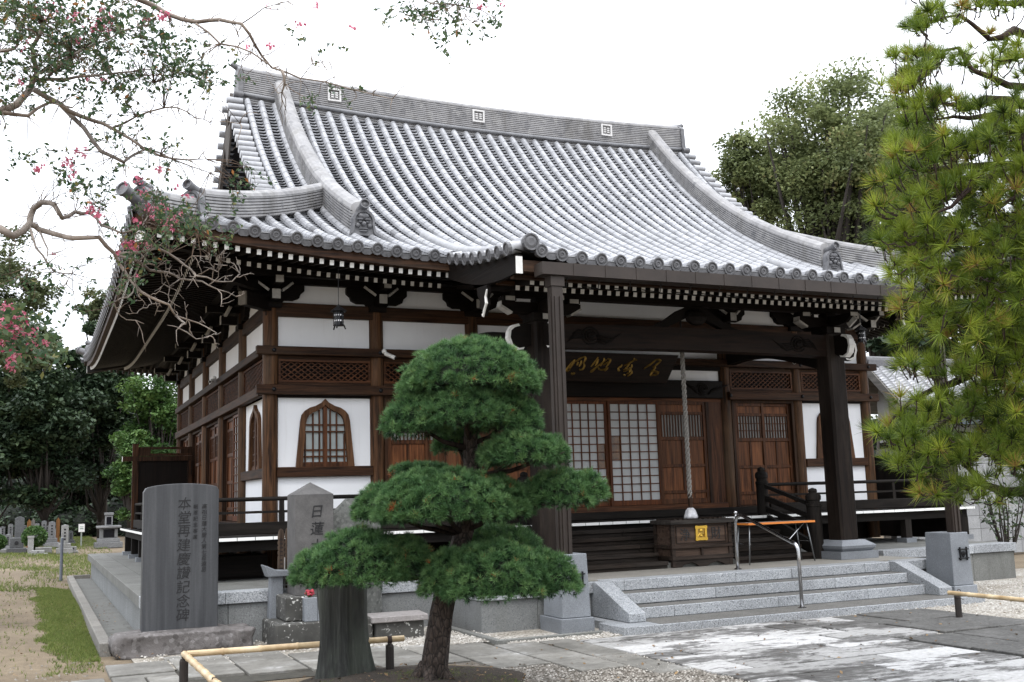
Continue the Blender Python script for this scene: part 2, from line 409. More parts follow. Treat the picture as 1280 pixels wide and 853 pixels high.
for i in range(NX):
    x = XE0+RS*(i+.5)
    porch = PX0+.1 < x < PX1-.1
    if x < GX+.15 or x > XE1-(GX-XE0)-.15: d1 = min(x-XE0, XE1-x)-.02
    else: d1 = 7.15
    if abs(x-4.43) < .12 or abs(x-(18-4.43)) < .12: pass
    row('f', x, -2.35 if porch else 0, d1)
    row('b', x, 0, d1, pan=(i % 1 == 0))
NY = 51
for i in range(NY):
    y = 14.0+ (YE1-14.0)/NY*(i+.5)
    d1 = min(y-14.0, YE1-y, 3.3)-.02
    row('l', y, 0, d1); row('r', y, 0, d1)
# dark deck under the tiles (closed sheets just below)
def sheet(side, u0, u1, nu, dfun, nd, off):
    vs = []; 
    for i in range(nu+1):
        u = u0+(u1-u0)*i/nu; d0, d1 = dfun(u)
        for j in range(nd+1):
            p = surf(side, u, d0+(d1-d0)*j/nd); vs.append((p[0], p[1], p[2]-off))
    return vs, [(i*(nd+1)+j, (i+1)*(nd+1)+j, (i+1)*(nd+1)+j+1, i*(nd+1)+j+1) for i in range(nu) for j in range(nd)]
def dmain(u):
    if u < GX-.001 or u > 18-GX+.001: return 0.02, max(.021, min(u-XE0, XE1-u))
    return 0.02, 7.3
for a0, a1, k in ((XE0, GX-.002, 8), (GX, 18-GX, 24), (18-GX+.002, XE1, 8)):
    for sd_ in 'fb': deck.add(*sheet(sd_, a0, a1, k, dmain, 22, .05), var=.5)
for sd_ in 'lr': deck.add(*sheet(sd_, 14.0, YE1, 40, lambda u: (0.02, max(.021, min(u-14.0, YE1-u, 3.3))), 10, .05), var=.5)
deck.add(*sheet('f', PX0, PX1, 20, lambda u: (-2.33, 0.1), 8, .05), var=.5)
roof = tiles.build('roof', TILE, temple)
for q_ in ENDS.values(): q_.build('eave_tile', TILED, roof)
deck.build('roof_deck', DECK, roof)

# ---- layered ridges
def layered(w, h, layers, cap=True, capr=None):
    R_ = []; hh = h-(.0 if not cap else 0)
    for k in range(layers):
        z0 = hh*k/layers; z1 = hh*(k+1)/layers
        R_ += [(w/2-.032, z0), (w/2-.032, z0+hh/layers*.30), (w/2, z0+hh/layers*.36), (w/2, z1)]
    capr = capr or w/2*.72
    top = [(capr*math.cos(t), hh+capr*math.sin(t)*.8) for t in np.linspace(0, math.pi, 7)]
    return R_+top+[(-a, z) for a, z in reversed(R_)]
def ridge_sweep(name, path, w, h, layers, parent, mat, vertical=True, capr=None):
    mb = MB(); path = [np.array(p, float) for p in path]; lats = []; ups = []
    for i in range(len(path)):
        d = path[min(i+1, len(path)-1)]-path[max(i-1, 0)]; l = np.cross(d, (0,0,1)); l /= np.linalg.norm(l)
        lats.append(l); u = np.cross(l, d); u /= np.linalg.norm(u); ups.append(np.array((0,0,1.)) if vertical else u)
    mb.sweep(path, lats, ups, layered(w, h, layers, True, capr), var=.5)
    return mb.build(name, mat, parent)
def oni(parent, c, facing, size, name='ridge_end_tile', horn=True):
    """ogre-face ridge end tile: arched slab with a rim, brow, eyes, nose, cheeks, teeth and a round tile above"""
    mb = MB(); f = np.array(facing, float); f /= np.linalg.norm(f); l = np.cross(f, (0,0,1.)); u = np.array((0,0,1.)); c = np.array(c, float)
    def P(a, h, d): return c+l*a*size+u*h*size+f*d*size
    arch = [(-.5,0)]+[(-.46+.02*k, .12+.3*k/3) for k in range(4)]+[(.42*math.cos(t), .55+.42*math.sin(t)) for t in np.linspace(math.pi*.95, math.pi*.05, 9)]+[(.46-.02*k, .12+.3*k/3) for k in range(3, -1, -1)]+[(.5,0)]
    n_ = len(arch)
    vs = [P(a, h, -.12) for a, h in arch]+[P(a, h, .12) for a, h in arch]
    mb.add(vs, [tuple(range(n_)), tuple(range(2*n_-1, n_-1, -1))]+[(i, n_+i, n_+(i+1) % n_, (i+1) % n_) for i in range(n_)], .5)
    inner = [(a*.8, .06+h*.83) for a, h in arch]
    for i in range(n_-1):
        q = [arch[i], arch[i+1], inner[i+1], inner[i]]
        mb.add([P(a, h, .12) for a, h in q]+[P(a, h, .2) for a, h in q], [(7,6,5,4),(0,4,5,1),(1,5,6,2),(2,6,7,3),(3,7,4,0)], .5)
    def blob(a, h, d, ra, rh, rd):
        vs = []; nn, mm = 8, 5
        for i in range(mm+1):
            th = math.pi*i/mm
            for k in range(nn):
                ph = 2*math.pi*k/nn; vs.append(P(a+ra*math.sin(th)*math.cos(ph), h+rh*math.cos(th), d+rd*math.sin(th)*math.sin(ph)))
        mb.add(vs, [(i*nn+k, (i+1)*nn+k, (i+1)*nn+(k+1) % nn, i*nn+(k+1) % nn) for i in range(mm) for k in range(nn)], .6)
    blob(0, .72, .12, .24, .14, .14)
    for s_ in (-1, 1):
        blob(s_*.14, .58, .2, .13, .05, .08); blob(s_*.13, .49, .17, .07, .05, .07); blob(s_*.22, .36, .14, .1, .1, .1)
    blob(0, .42, .2, .09, .09, .1); blob(0, .24, .15, .2, .035, .08); blob(0, .16, .14, .17, .05, .07)
    if horn:
        e = P(0, 1.02, -.1); e2 = P(0, 1.12, .32)
        mb.tube([P(0, .98, -.5), e, e2], .17*size, 12)
        mb.lathe(e2, [(.19*size,-.02),(.19*size,.03),(.15*size,.03),(.14*size,.0),(.05*size,.0),(0,.015)], 12, e2-e)
    return mb.build(name, TILED, parent, auto=40)
# main ridge (sags in the middle, ends rise)
def rz(x): return 9.90+.17*(abs(x-XC)/5.5)**2
rp = [(x, YM-.0, rz(x)-.24) for x in np.linspace(3.62, 14.38, 40)]
ridge = ridge_sweep('main_ridge', rp, .42, .76, 17, temple, RIDGEM)
mb = MB()
for sg in (-1, 1): mb.tube([(x, YM+sg*.22, rz(x)-.03) for x in np.linspace(3.5, 14.5, 24)], .05, 8)
mb.build('ridge_base_roll', TILE, ridge, smooth=True)
def crest(c, size, parent, f=(0,-1,0)):
    mb = MB(); x, y, z = c; s_ = size/2
    def bx(a0, a1, h0, h1, d0=-.03, d1=.012): mb.box(x+a0, x+a1, y+d0, y+d1, z+h0, z+h1)
    t_ = size*.13
    bx(-s_, s_, s_-t_, s_); bx(-s_, s_, -s_, -s_+t_); bx(-s_, -s_+t_, -s_+t_, s_-t_); bx(s_-t_, s_, -s_+t_, s_-t_)
    for a in (-.16, .16):
        for h in (-.17, .0, .17): bx((a-.1)*size, (a+.1)*size, (h-.05)*size, (h+.05)*size, -.02)
    return mb.build('crest_panel', plain('crest_white', (.62,.61,.60), .6, 0, .15, 20), parent)
for px, py in ((418,119), (598,145.5), (758,163)):
    p = Yp(px, py, YM-.22); crest((p[0], YM-.215, p[2]), .29, ridge)
for sx in (-1, 1):
    x = XC+sx*5.42; z = rz(x); mb = MB()
    pl_ = [(YM-.30, z-.30), (YM+.30, z-.30), (YM+.27, z+.1), (YM+.24, z+.5), (YM+.12, z+.60), (YM, z+.64), (YM-.12, z+.60), (YM-.24, z+.5), (YM-.27, z+.1)]
    mb.prism(pl_, 'yz', x-.05, x+.05); mb.tube([(x-sx*.3, YM, z+.56), (x, YM, z+.60), (x+sx*.16, YM, z+.68)], [.07, .075, .05], 10)
    mb.tube([(x-sx*.05, YM-.26, z-.08), (x+sx*.14, YM-.26, z-.06)], .075, 10); mb.tube([(x-sx*.05, YM+.26, z-.08), (x+sx*.14, YM+.26, z-.06)], .075, 10)
    mb.build('ridge_end_tile', TILED, ridge, auto=40)
# descending ridges, corner ridges with end tiles
def onf(x, y): return (x, y, zfront(x, y))
KX = 4.43
for side in ('f', 'b'):
    for kx in (KX, 18-KX):
        pts = []
        for d in np.linspace(7.2, 1.35, 26):
            p = surf(side, kx, d); pts.append((p[0], p[1], p[2]+.02))
        kr = ridge_sweep('descending_ridge', pts, .30, .44, 9, temple, RIDGEM, True, .15)
        e = surf(side, kx, 1.22); fy = -1 if side == 'f' else 1
        oni(kr, (e[0], e[1]-.0, e[2]+.05), (0, fy, 0), .42)
for sx, sy in ((0,0), (1,0), (0,1), (1,1)):
    def hip(t, up=0):
        x = XE0+t if sx == 0 else XE1-t
        y = 14.0+t if sy == 0 else YE1-t
        return np.array([x, y, prof(14+t)+upturn(t, t)+up])
    fx = -1 if sx == 0 else 1; fy = -1 if sy == 0 else 1
    hp = [hip(t, .03) for t in np.linspace(3.38, .95, 14)]
    cr = ridge_sweep('corner_ridge', hp, .27, .33, 7, temple, RIDGEM, True, .14)
    oni(cr, hip(.88, .02), (fx, fy, 0), .40)
    mb = MB()
    mb.sweep([hip(t, .03) for t in np.linspace(.95, .2, 6)], [np.array((fy, -fx, 0))*.7071]*6, [np.array((0,0,1.))]*6, layered(.26, .2, 4, True, .12), var=.5)
    mb.build('lower_corner_ridge', RIDGEM, cr)
    oni(cr, hip(.14, .02), (fx, fy, 0), .32)
    mb = MB(); a = hip(.2, .06); e2 = hip(-.12, .22)
    mb.tube([hip(.5, .05), a, e2], .085, 10); mb.lathe(e2, [(.1,-.03),(.1,.02),(.08,.02),(.075,.0),(.0,.01)], 12, e2-a)
    mb.build('corner_end_tile', TILED, cr, auto=40)
# ---- verge tiles, bargeboards and gable walls
for sx in (0, 1):
    for side in 'fb':
        verge = MB()
        d = 2.75
        while d < 7.2:
            p = surf(side, GX+.3, d); x0, x1 = (GX-.16, GX+.16) if sx == 0 else (18-GX-.16, 18-GX+.16)
            verge.tube([(x0, p[1], p[2]+.02), (x1, p[1], p[2]+.02)], .074, 10)
            d += .19
        verge.build('verge_tile', TILE, roof, auto=40)
GRAYW = wood('weathered_gable_wood', (.10,.09,.085), (.22,.20,.185), 'z', None, .8)
for sx in (0, 1):
    X = lambda a: (GX+a) if sx == 0 else (18-GX-a)
    mb = MB()
    for side in 'fb':
        prev = None
        for d in np.linspace(2.3, 7.39, 22):
            p = surf(side, GX+.3, d); q = (p[1], p[2]-.03, p[2]-.40)
            if prev is not None:
                a, h, k = prev; a2, h2, k2 = q
                mb.hexa([(X(-.05),a,k),(X(.02),a,k),(X(.02),a2,k2),(X(-.05),a2,k2),(X(-.05),a,h),(X(.02),a,h),(X(.02),a2,h2),(X(-.05),a2,h2)], .5)
            prev = q
    mb.build('bargeboard', GRAYW, temple)
    mb = MB()   # pendant under the peak
    mb.prism([(YM-.32,9.35),(YM+.32,9.35),(YM+.30,9.0),(YM+.14,8.7),(YM,8.5),(YM-.14,8.7),(YM-.30,9.0)], 'yz', X(-.09), X(-.055))
    mb.build('gable_pendant', GRAYW, temple)
    mb = MB()   # gable wall with frame members
    gx = X(.85)
    prof_pts = [(surf('f', 6, d)[1], surf('f', 6, d)[2]-.12) for d in np.linspace(3.0, 7.35, 14)]+[(surf('b', 6, d)[1], surf('b', 6, d)[2]-.12) for d in np.linspace(7.35, 3.0, 14)]
    mb.prism(prof_pts, 'yz', gx, gx+(.06 if sx == 0 else -.06))
    gw = mb.build('gable_wall', DK('z'), temple)
    mb = MB()
    for yy in np.linspace(18.2, 24.6, 9):
        zt = prof(min(yy, 42.8-yy))-.2
        mb.box(gx-.05, gx-.003, yy-.05, yy+.05, 6.5, zt) if sx == 0 else mb.box(gx+.003, gx+.05, yy-.05, yy+.05, 6.5, zt)
    mb.build('gable_strut', GRAYW, gw)
# ---- eaves: boards, two rows of rafters with white tips, soffits
def zeave(side, u): return surf(side, u, 0)[2]
raf = MB(); tip = MB(); soff = MB(); brd = MB(); NRAF = [0]
def rafter(p, q, w_, h_, dv, own):
    if own and NRAF[0] < 98:
        NRAF[0] += 1; r1 = MB(); r1.beam(p, q, w_, h_); ro = r1.build('rafter', DK('y'), temple); r2 = MB(); r2.beam(np.array(p)-dv*.006, np.array(p)+dv*.001, w_+.004, h_+.004); r2.build('rafter_tip', PAINT, ro)
    else:
        raf.beam(p, q, w_, h_); tip.beam(np.array(p)-dv*.006, np.array(p)+dv*.001, w_+.004, h_+.004)
def loc(side, u, d, z):
    if side == 'f': return (u, 14+d, z)
    if side == 'b': return (u, YE1-d, z)
    if side == 'l': return (XE0+d, u, z)
    return (XE1-d, u, z)
def span(side): return (XE0, XE1) if side in 'fb' else (14.0, YE1)
for side in 'flrb':
    u0, u1 = span(side); nr = int(round((u1-u0)/.1435))
    for i in range(nr):
        u = u0+(u1-u0)*(i+.5)/nr; a = min(u-u0, u1-u)
        if a < .28: continue
        if side == 'f' and PX0+.25 < u < PX1-.25: continue
        ze = zeave(side, u)
        din = min(2.0, a)
        for (d0, zz, sl, w_, h_, dd) in ((.14, ze-.245, .16, .054, .068, min(1.35, a)), (.9, ze-.245, .22, .050, .064, min(2.25, a))):
            if dd <= d0+.05: continue
            p = loc(side, u, d0, zz); q = loc(side, u, dd, zz+sl*(dd-d0))
            dv = np.array(q)-np.array(p); dv /= np.linalg.norm(dv)
            rafter(p, q, w_, h_, dv, side == 'f' and u < PX0+.3 and d0 < .5)
    # soffit sheets over the rafters and the eave boards
    brd = {'a': MB(), 'b': MB(), 'c': MB(), 'd': MB()}; K = 40
    for j in range(K):
        ua, ub = u0+(u1-u0)*j/K, u0+(u1-u0)*(j+1)/K
        for (d0, off, sl, dm) in ((.10, -.195, .16, 1.5), (.86, -.19, .22, 2.5)):
            vs = []
            for u in (ua, ub):
                a = min(u-u0, u1-u); ze = zeave(side, u); dd = max(d0+.001, min(dm, a))
                d0_ = min(d0, a) if a < d0 else d0
                vs += [loc(side, u, d0_, ze+off), loc(side, u, dd, ze+off+sl*(dd-d0))]
            if side == 'f' and PX0+.2 < (ua+ub)/2 < PX1-.2 and d0 < .5: continue
            soff.add(vs, [(0,2,3,1)], .5)
        if side == 'f' and PX0 < (ua+ub)/2 < PX1: continue
        a = min((ua+ub)/2-u0, u1-(ua+ub)/2)
        za, zb = zeave(side, ua), zeave(side, ub)
        hf = 'a' if (ua+ub)/2 < 9 or side != 'f' else 'b'
        for (d0, d1, o0, o1) in ((.05, .13, -.195, -.06), (.13, .2, -.2, -.13)):
            P = []
            for o_ in (o0, o1):
                P += [loc(side, ua, d0, za+o_), loc(side, ub, d0, zb+o_), loc(side, ub, d1, zb+o_), loc(side, ua, d1, za+o_)]
            brd[hf].hexa(P, .5)
        P = []
        if a > .9:
            for o_ in (-.2, -.10):
                P += [loc(side, ua, .93, za+o_+.0), loc(side, ub, .93, zb+o_), loc(side, ub, 1.0, zb+o_), loc(side, ua, 1.0, za+o_)]
            brd['c' if hf == 'a' else 'd'].hexa(P, .5)
    for k_, q_ in brd.items():
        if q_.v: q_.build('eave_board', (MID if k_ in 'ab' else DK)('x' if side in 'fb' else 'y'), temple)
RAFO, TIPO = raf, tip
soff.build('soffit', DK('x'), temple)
# hip rafters at the corners
for sx, sy in ((0,0), (1,0), (0,1), (1,1)):
    def hp_(t, z): return ((XE0+t) if sx == 0 else (XE1-t), (14+t) if sy == 0 else (YE1-t), z)
    mb = MB(); z0 = prof(14)+upturn(0, 0)
    mb.beam(hp_(.12, z0-.30), hp_(2.25, z0-.10), .15, .2)
    hr = mb.build('hip_rafter', DK('y'), temple)
    mb = MB(); mb.beam(hp_(.112, z0-.30), hp_(.121, z0-.30), .154, .204); mb.build('hip_rafter_tip', PAINT, hr)
# ---- porch eave
brd = MB(); brd2 = MB(); brd3 = MB(); soff = MB()
nr = 48
for i in range(nr):
    u = PX0+.3+(PX1-PX0-.6)*(i+.5)/nr
    for (y0, zz, y1, sl) in ((12.0, 4.33, 13.9, .17), (12.45, 4.345, 14.6, .2)):
        dv = np.array((0, 1, sl)); dv /= np.linalg.norm(dv); rafter((u, y0, zz), (u, y1, zz+sl*(y1-y0)), .052, .062, dv, y0 < 12.1)
soff.add([(PX0+.1, 11.8, 4.40), (PX1-.1, 11.8, 4.40), (PX1-.1, 14.9, 4.93), (PX0+.1, 14.9, 4.93)], [(0,1,2,3)], .5)
brd.box(PX0+.05, PX1-.05, 11.72, 11.82, 4.40, 4.545); brd2.box(PX0+.05, PX1-.05, 11.86, 11.96, 4.34, 4.42); brd3.box(PX0+.1, PX1-.1, 12.47, 12.55, 4.385, 4.44)
ro_ = raf.build('rafters', DK('y'), temple); ro_['kind'] = 'stuff'; to_ = tip.build('rafter_tips', PAINT, temple); to_['kind'] = 'stuff'
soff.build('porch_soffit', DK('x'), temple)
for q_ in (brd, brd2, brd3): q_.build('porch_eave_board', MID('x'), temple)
# side verges of the porch roof: round tile ends facing sideways, bargeboard, pendant
for sx in (0, 1):
    vg = MB(); vd = MB()
    X = lambda a: (PX0+a) if sx == 0 else (PX1-a)
    for d in np.linspace(-2.2, -.2, 8):
        p = surf('f', X(.1), d)
        vg.tube([(X(-.06), p[1], p[2]-.02), (X(.34), p[1], p[2]+.07)], .08, 10)
        vd.lathe((X(-.06), p[1], p[2]-.02), [(.09,-.03),(.09,.02),(.07,.02),(.066,.005),(.03,.012),(0,.01)], 12, ((-1 if sx == 0 else 1), 0, -.15))
    pts = [surf('f', X(.20), d)+np.array((0,0,.085)) for d in np.linspace(-2.36, 1.6, 22)]
    vg.tube(pts, .095, 12)
    vd.lathe(pts[0], [(.112,-.05),(.112,.02),(.092,.02),(.087,.004),(.05,.015),(0,.01)], 14, (0,-1,-.05))
    mb = MB(); top = []; bot = []
    for y in np.linspace(11.72, 14.1, 14):
        z = zfront(X(.1), y); t = (y-11.72)/2.38
        top.append((y, z-.09)); bot.append((y, z-.33-.05*math.sin(math.pi*t)))
    mb.strip(top, bot, 'yz', X(.02), X(.10))
    hb = mb.build('porch_bargeboard', DK('y'), temple)
    mb = MB(); mb.box(X(.015), X(.105), 11.705, 11.718, bot[0][1]-.01, top[0][1]-.03); mb.build('bargeboard_tip', PAINT, hb)
    mb = MB(); mb.prism([(12.62,4.40),(12.98,4.42),(12.95,4.30),(12.88,4.22),(12.90,4.13),(12.82,4.10),(12.76,4.0),(12.70,4.10),(12.64,4.14),(12.67,4.23),(12.62,4.30)], 'yz', X(0.0), X(.06)); pd = mb.build('bargeboard_pendant', DK('z'), temple)
    mb = MB(); mb.tube([(X(-.01),12.60,4.33),(X(-.01),12.65,4.24),(X(-.01),12.625,4.15),(X(-.01),12.69,4.09),(X(-.01),12.75,3.995),(X(-.01),12.78,4.03)], [.012,.018,.022,.020,.018,.008], 6); mb.build('pendant_edge', PAINT, pd)
    vg.build('porch_verge_tile', TILE, roof, auto=40); vd.build('porch_verge_end', TILED, roof)

# gutter and downspouts
mb = MB(); x0, x1 = 5.6, 12.4
mb.box(x0, x1, 11.40, 11.415, 4.31, 4.465); mb.box(x0, x1, 11.62, 11.635, 4.31, 4.465); mb.box(x0, x1, 11.415, 11.62, 4.31, 4.325)
mb.box(x0, x0+.012, 11.415, 11.62, 4.325, 4.465); mb.box(x1-.012, x1, 11.415, 11.62, 4.325, 4.465)
gut = mb.build('gutter', BRONZE, temple)
mb = MB()
for k in range(1, 15):
    x = x0+(x1-x0)*k/15; mb.box(x-.02, x+.02, 11.394, 11.3985, 4.308, 4.468)
mb.build('gutter_joint', BRONZE, gut)
mb = MB()
for k in range(14):
    x = x0+.4+(x1-x0-.8)*k/13; mb.tube([(x, 11.52, 4.31), (x, 11.56, 4.2), (x, 12.05, 4.33)], .008, 5)
mb.build('gutter_bracket', IRON, gut)
for x in (5.83, 18-5.83):
    mb = MB(); mb.box(x-.075, x+.075, 11.47, 11.60, .90, 4.30)
    for dx in (-.035, .035): mb.box(x+dx-.012, x+dx+.012, 11.455, 11.468, .90, 4.05)
    for dx in (-.087, .078): mb.box(x+dx, x+dx+.009, 11.50, 11.57, .90, 4.05)
    mb.box(x-.095, x+.095, 11.45, 11.62, 4.18, 4.307)
    mb.build('downspout', BRONZE, temple)
# ================================================================ walls: a wall frame maps (u along the wall, n outward, z up)
class W2(MB):
    def __init__(s, side): super().__init__(); s.side = side
    def P(s, u, nn, z):
        return {'f': (u, F-nn, z), 'l': (XL-nn, u, z), 'r': (XR+nn, u, z), 'b': (u, YB+nn, z)}[s.side]
    def wb(s, u0, u1, n0, n1, z0, z1, var=None):
        a, b = s.P(u0, n0, z0), s.P(u1, n1, z1); s.box(a[0], b[0], a[1], b[1], z0, z1, var)
    def poly(s, pts, n0, n1):
        n = len(pts); vs = [s.P(a, n0, z) for a, z in pts]+[s.P(a, n1, z) for a, z in pts]
        s.add(vs, [tuple(range(n)), tuple(range(2*n-1, n-1, -1))]+[(i, n+i, n+(i+1) % n, (i+1) % n) for i in range(n)])
    def band(s, o, i_, n0, n1):
        for k in range(len(o)-1):
            q = [o[k], o[k+1], i_[k+1], i_[k]]
            s.add([s.P(a, n0, z) for a, z in q]+[s.P(a, n1, z) for a, z in q], [(0,1,2,3),(7,6,5,4),(0,4,5,1),(1,5,6,2),(2,6,7,3),(3,7,4,0)], .5)
def ax(side): return 'x' if side in 'fb' else 'y'
def column(x, y, r=.118, z0=.62, z1=4.95):
    mb = MB(); mb.lathe((x, y, 0), [(r, z0), (r, z1)], 20); return mb.build('column', COLW('z'), temple, auto=40)
SY = list(np.linspace(F, YB, 6))
for x in C: column(x, F+.02)
for y in SY[1:]: column(XL, y); column(XR, y)
for x in C[1:-1]: column(x, YB)
# continuous horizontal members
def hbeam(side, u0, u1, n0, n1, z0, z1, mat=None, name='beam'):
    b_ = W2(side); b_.wb(u0, u1, n0, n1, z0, z1); return b_.build(name, mat or MID(ax(side)), temple, bevel=.008)
hbeam('f', XL-.24, XR+.24, .06, .165, 3.845, 3.975)
hbeam('f', XL-.24, C[2]-.0, .06, .162, 3.237, 3.386); hbeam('f', C[3], XR+.24, .06, .162, 3.237, 3.386)
hbeam('f', XL-.1, XR+.1, -.06, .075, 4.45, 4.665); hbeam('f', XL-.4, XR+.4, -.09, .12, 4.955, 5.17, DK('x'))
hbeam('f', XL-.1, XR+.1, -.05, .1, 1.17, 1.30, VER('x'))
for sd_ in 'lr':
    hbeam(sd_, F+.155, YB, .06, .163, 3.847, 3.973); hbeam(sd_, F+.155, YB, .06, .16, 3.24, 3.383)
    hbeam(sd_, F+.14, YB, -.06, .073, 4.453, 4.66); hbeam(sd_, F+.2, YB+.4, -.09, .118, 4.958, 5.167, DK('y'))
    hbeam(sd_, F+.14, YB, -.05, .1, 1.17, 1.30, VER('y'))
hbeam('b', XL, XR, .0, .12, .6, 5.1, DK('x'), 'rear_wall')
# inner ceiling so no light falls through the roof, and the dark floor
mb = MB(); mb.box(XL+.1, XR-.1, F+.2, YB-.1, 5.0, 5.03); mb.box(XL+.05, XR-.05, F+.1, YB-.05, 1.2, 1.24); mb.build('interior_floor', DK('x'), temple)
mb = MB(); mb.box(XL-.05, XR+.05, F+.14, F+.16, .6, 1.19); mb.build('underfloor_wall', DK('z'), temple)
mb = MB(); mb.box(XL+.14, XL+.16, F+.17, YB, .6, 1.19); mb.build('underfloor_wall', DK('z'), temple)
mb = MB(); mb.box(XL+1, XR-1, F+2.4, F+2.46, 1.24, 5.0); mb.build('inner_partition', plain('dim_interior', (.10,.06,.03), .8, 0, .5, 1.5), temple)
# bolts on the beam crossings
for x in C:
    for z in (3.91, 3.312): mb = MB(); mb.ell((x+.02, F-.17, z), (.034, .02, .034), 10, 5); mb.build('nail_cover', IRON, temple, smooth=True)
# white panels, struts, lattices
def panel(side, u0, u1, z0, z1, n0=-.03, n1=.0, mat=None):
    b_ = W2(side); b_.wb(u0, u1, n0, n1, z0, z1); return b_.build('wall_panel', mat or PLASTER, temple)
def transom(side, u0, u1, z0, z1):
    b_ = W2(side); t = .035
    b_.wb(u0, u1, -.02, .05, z1-t, z1); b_.wb(u0, u1, -.02, .05, z0, z0+t); b_.wb(u0, u0+t, -.02, .048, z0+t, z1-t); b_.wb(u1-t, u1, -.02, .048, z0+t, z1-t)
    fr = b_.build('lattice_transom', DOOR(ax(side)), temple)
    mb = W2(side); h = z1-z0-2*t; L = u1-u0-2*t; s_ = .105
    # crossing diagonal laths
    for sg, nn in ((1, .028), (-1, .012)):
        k = -int(h/s_)-1
        while k*s_ < L+h:
            a0 = k*s_; p0 = (a0, 0.0); p1 = (a0+h*1.35, h)
            ua, za, ub, zb = a0, 0, a0+h*1.35, h
            if sg < 0: ua, ub = L-ua, L-ub
            # clip
            def clip(ua, za, ub, zb):
                if ua == ub: return None
                t0, t1 = 0.0, 1.0
                for lim, sgn in ((0, 1), (L, -1)):
                    da = (ua-lim)*sgn; db = (ub-lim)*sgn
                    if da < 0 and db < 0: return None
                    if da < 0: t0 = max(t0, da/(da-db))
                    if db < 0: t1 = min(t1, da/(da-db))
                return None if t1-t0 < .02 else (ua+(ub-ua)*t0, za+(zb-za)*t0, ua+(ub-ua)*t1, za+(zb-za)*t1)
            q = clip(ua, za, ub, zb)
            if q:
                A = mb.P(u0+t+q[0], nn, z0+t+q[1]); B = mb.P(u0+t+q[2], nn, z0+t+q[3])
                mb.beam(A, B, .016, .014, mb.P(0, 1, 0) if False else ((0,-1,0) if side == 'f' else (-1,0,0)))
            k += 1
    mb.build('lattice', DOOR('x'), fr)
    mb = W2(side); mb.wb(u0+.01, u1-.01, -.06, -.03, z0+.01, z1-.01); mb.build('lattice_backing', DK(ax(side)), fr)
def katomado(side, uc, zb, mirror=False):
    """bell-shaped temple window"""
    half = [(0.0, 1.04), (.05, .985), (.15, .93), (.235, .905), (.315, .855), (.365, .79), (.385, .70), (.40, .55), (.43, .25), (.455, 0)]
    inn = [(0.0, .945), (.05, .90), (.13, .85), (.2, .825), (.255, .78), (.29, .72), (.305, .64), (.318, .5), (.338, .25), (.355, 0)]
    o_ = [(uc-a, zb+z) for a, z in reversed(half)]+[(uc+a, zb+z) for a, z in half[1:]]
    i_ = [(uc-a, zb+z) for a, z in reversed(inn)]+[(uc+a, zb+z) for a, z in inn[1:]]
    b_ = W2(side); b_.band(o_, i_, -.02, .055); wf = b_.build('window', wood('window_wood', (.04,.018,.009), (.15,.075,.037), 'z', None, .6), temple)
    lat = W2(side)
    def width(z):
        zs = [p[1] for p in reversed(inn)]; us = [p[0] for p in reversed(inn)]; return float(np.interp(z, zs, us))
    for a in (-.305, -.185, -.085, .085, .185, .305):
        ztop = next((z for z in np.linspace(.94, .1, 85) if width(z) > abs(a)+.012), .1); lat.wb(uc+a-.011, uc+a+.011, -.015, .012, zb, zb+ztop)
    lat.wb(uc-.032, uc+.032, -.018, .028, zb, zb+.93)
    for z in (.06, .155, .255, .535, .64):
        w_ = width(z); lat.wb(uc-w_, uc+w_, -.012, .009, zb+z-.012, zb+z+.012)
    w_ = width(.03); lat.wb(uc-w_, uc+w_, -.012, .018, zb, zb+.05)
    lat.build('window_lattice', DOOR('z'), wf)
    b_ = W2(side); b_.poly(i_, -.03, -.022); b_.build('window_pane', plain('paper_pane', (.50,.55,.55), .25, 0, .08, 4), wf)
def wall_with_hole(side, u0, u1, z0, z1, uc, zb, n0=-.03, n1=0.0):
    """white plaster round a bell-shaped opening"""
    half = [(0.0, 1.0), (.05, .96), (.15, .90), (.235, .875), (.3, .83), (.345, .77), (.365, .69), (.38, .55), (.41, .25), (.43, 0)]
    o_ = [(uc-a, zb+z) for a, z in reversed(half)]+[(uc+a, zb+z) for a, z in half[1:]]
    b_ = W2(side)
    top = [(u0 if k == 0 else u1 if k == len(o_)-1 else u0+(u1-u0)*k/(len(o_)-1), z1) for k in range(len(o_))]
    k9 = 7
    outer = []
    for k, (a, z) in enumerate(o_):
        if k == 0: outer.append((u0, z0))
        elif k == len(o_)-1: outer.append((u1, z0))
        elif k < k9: outer.append((u0, z0+(z1-z0)*k/k9))
        elif k > len(o_)-1-k9: outer.append((u1, z0+(z1-z0)*(len(o_)-1-k)/k9))
        else: outer.append((u0+(u1-u0)*(k-k9)/(len(o_)-1-2*k9), z1))
    b_.band(outer, o_, n0, n1); return b_.build('wall_panel', PLASTER, temple)
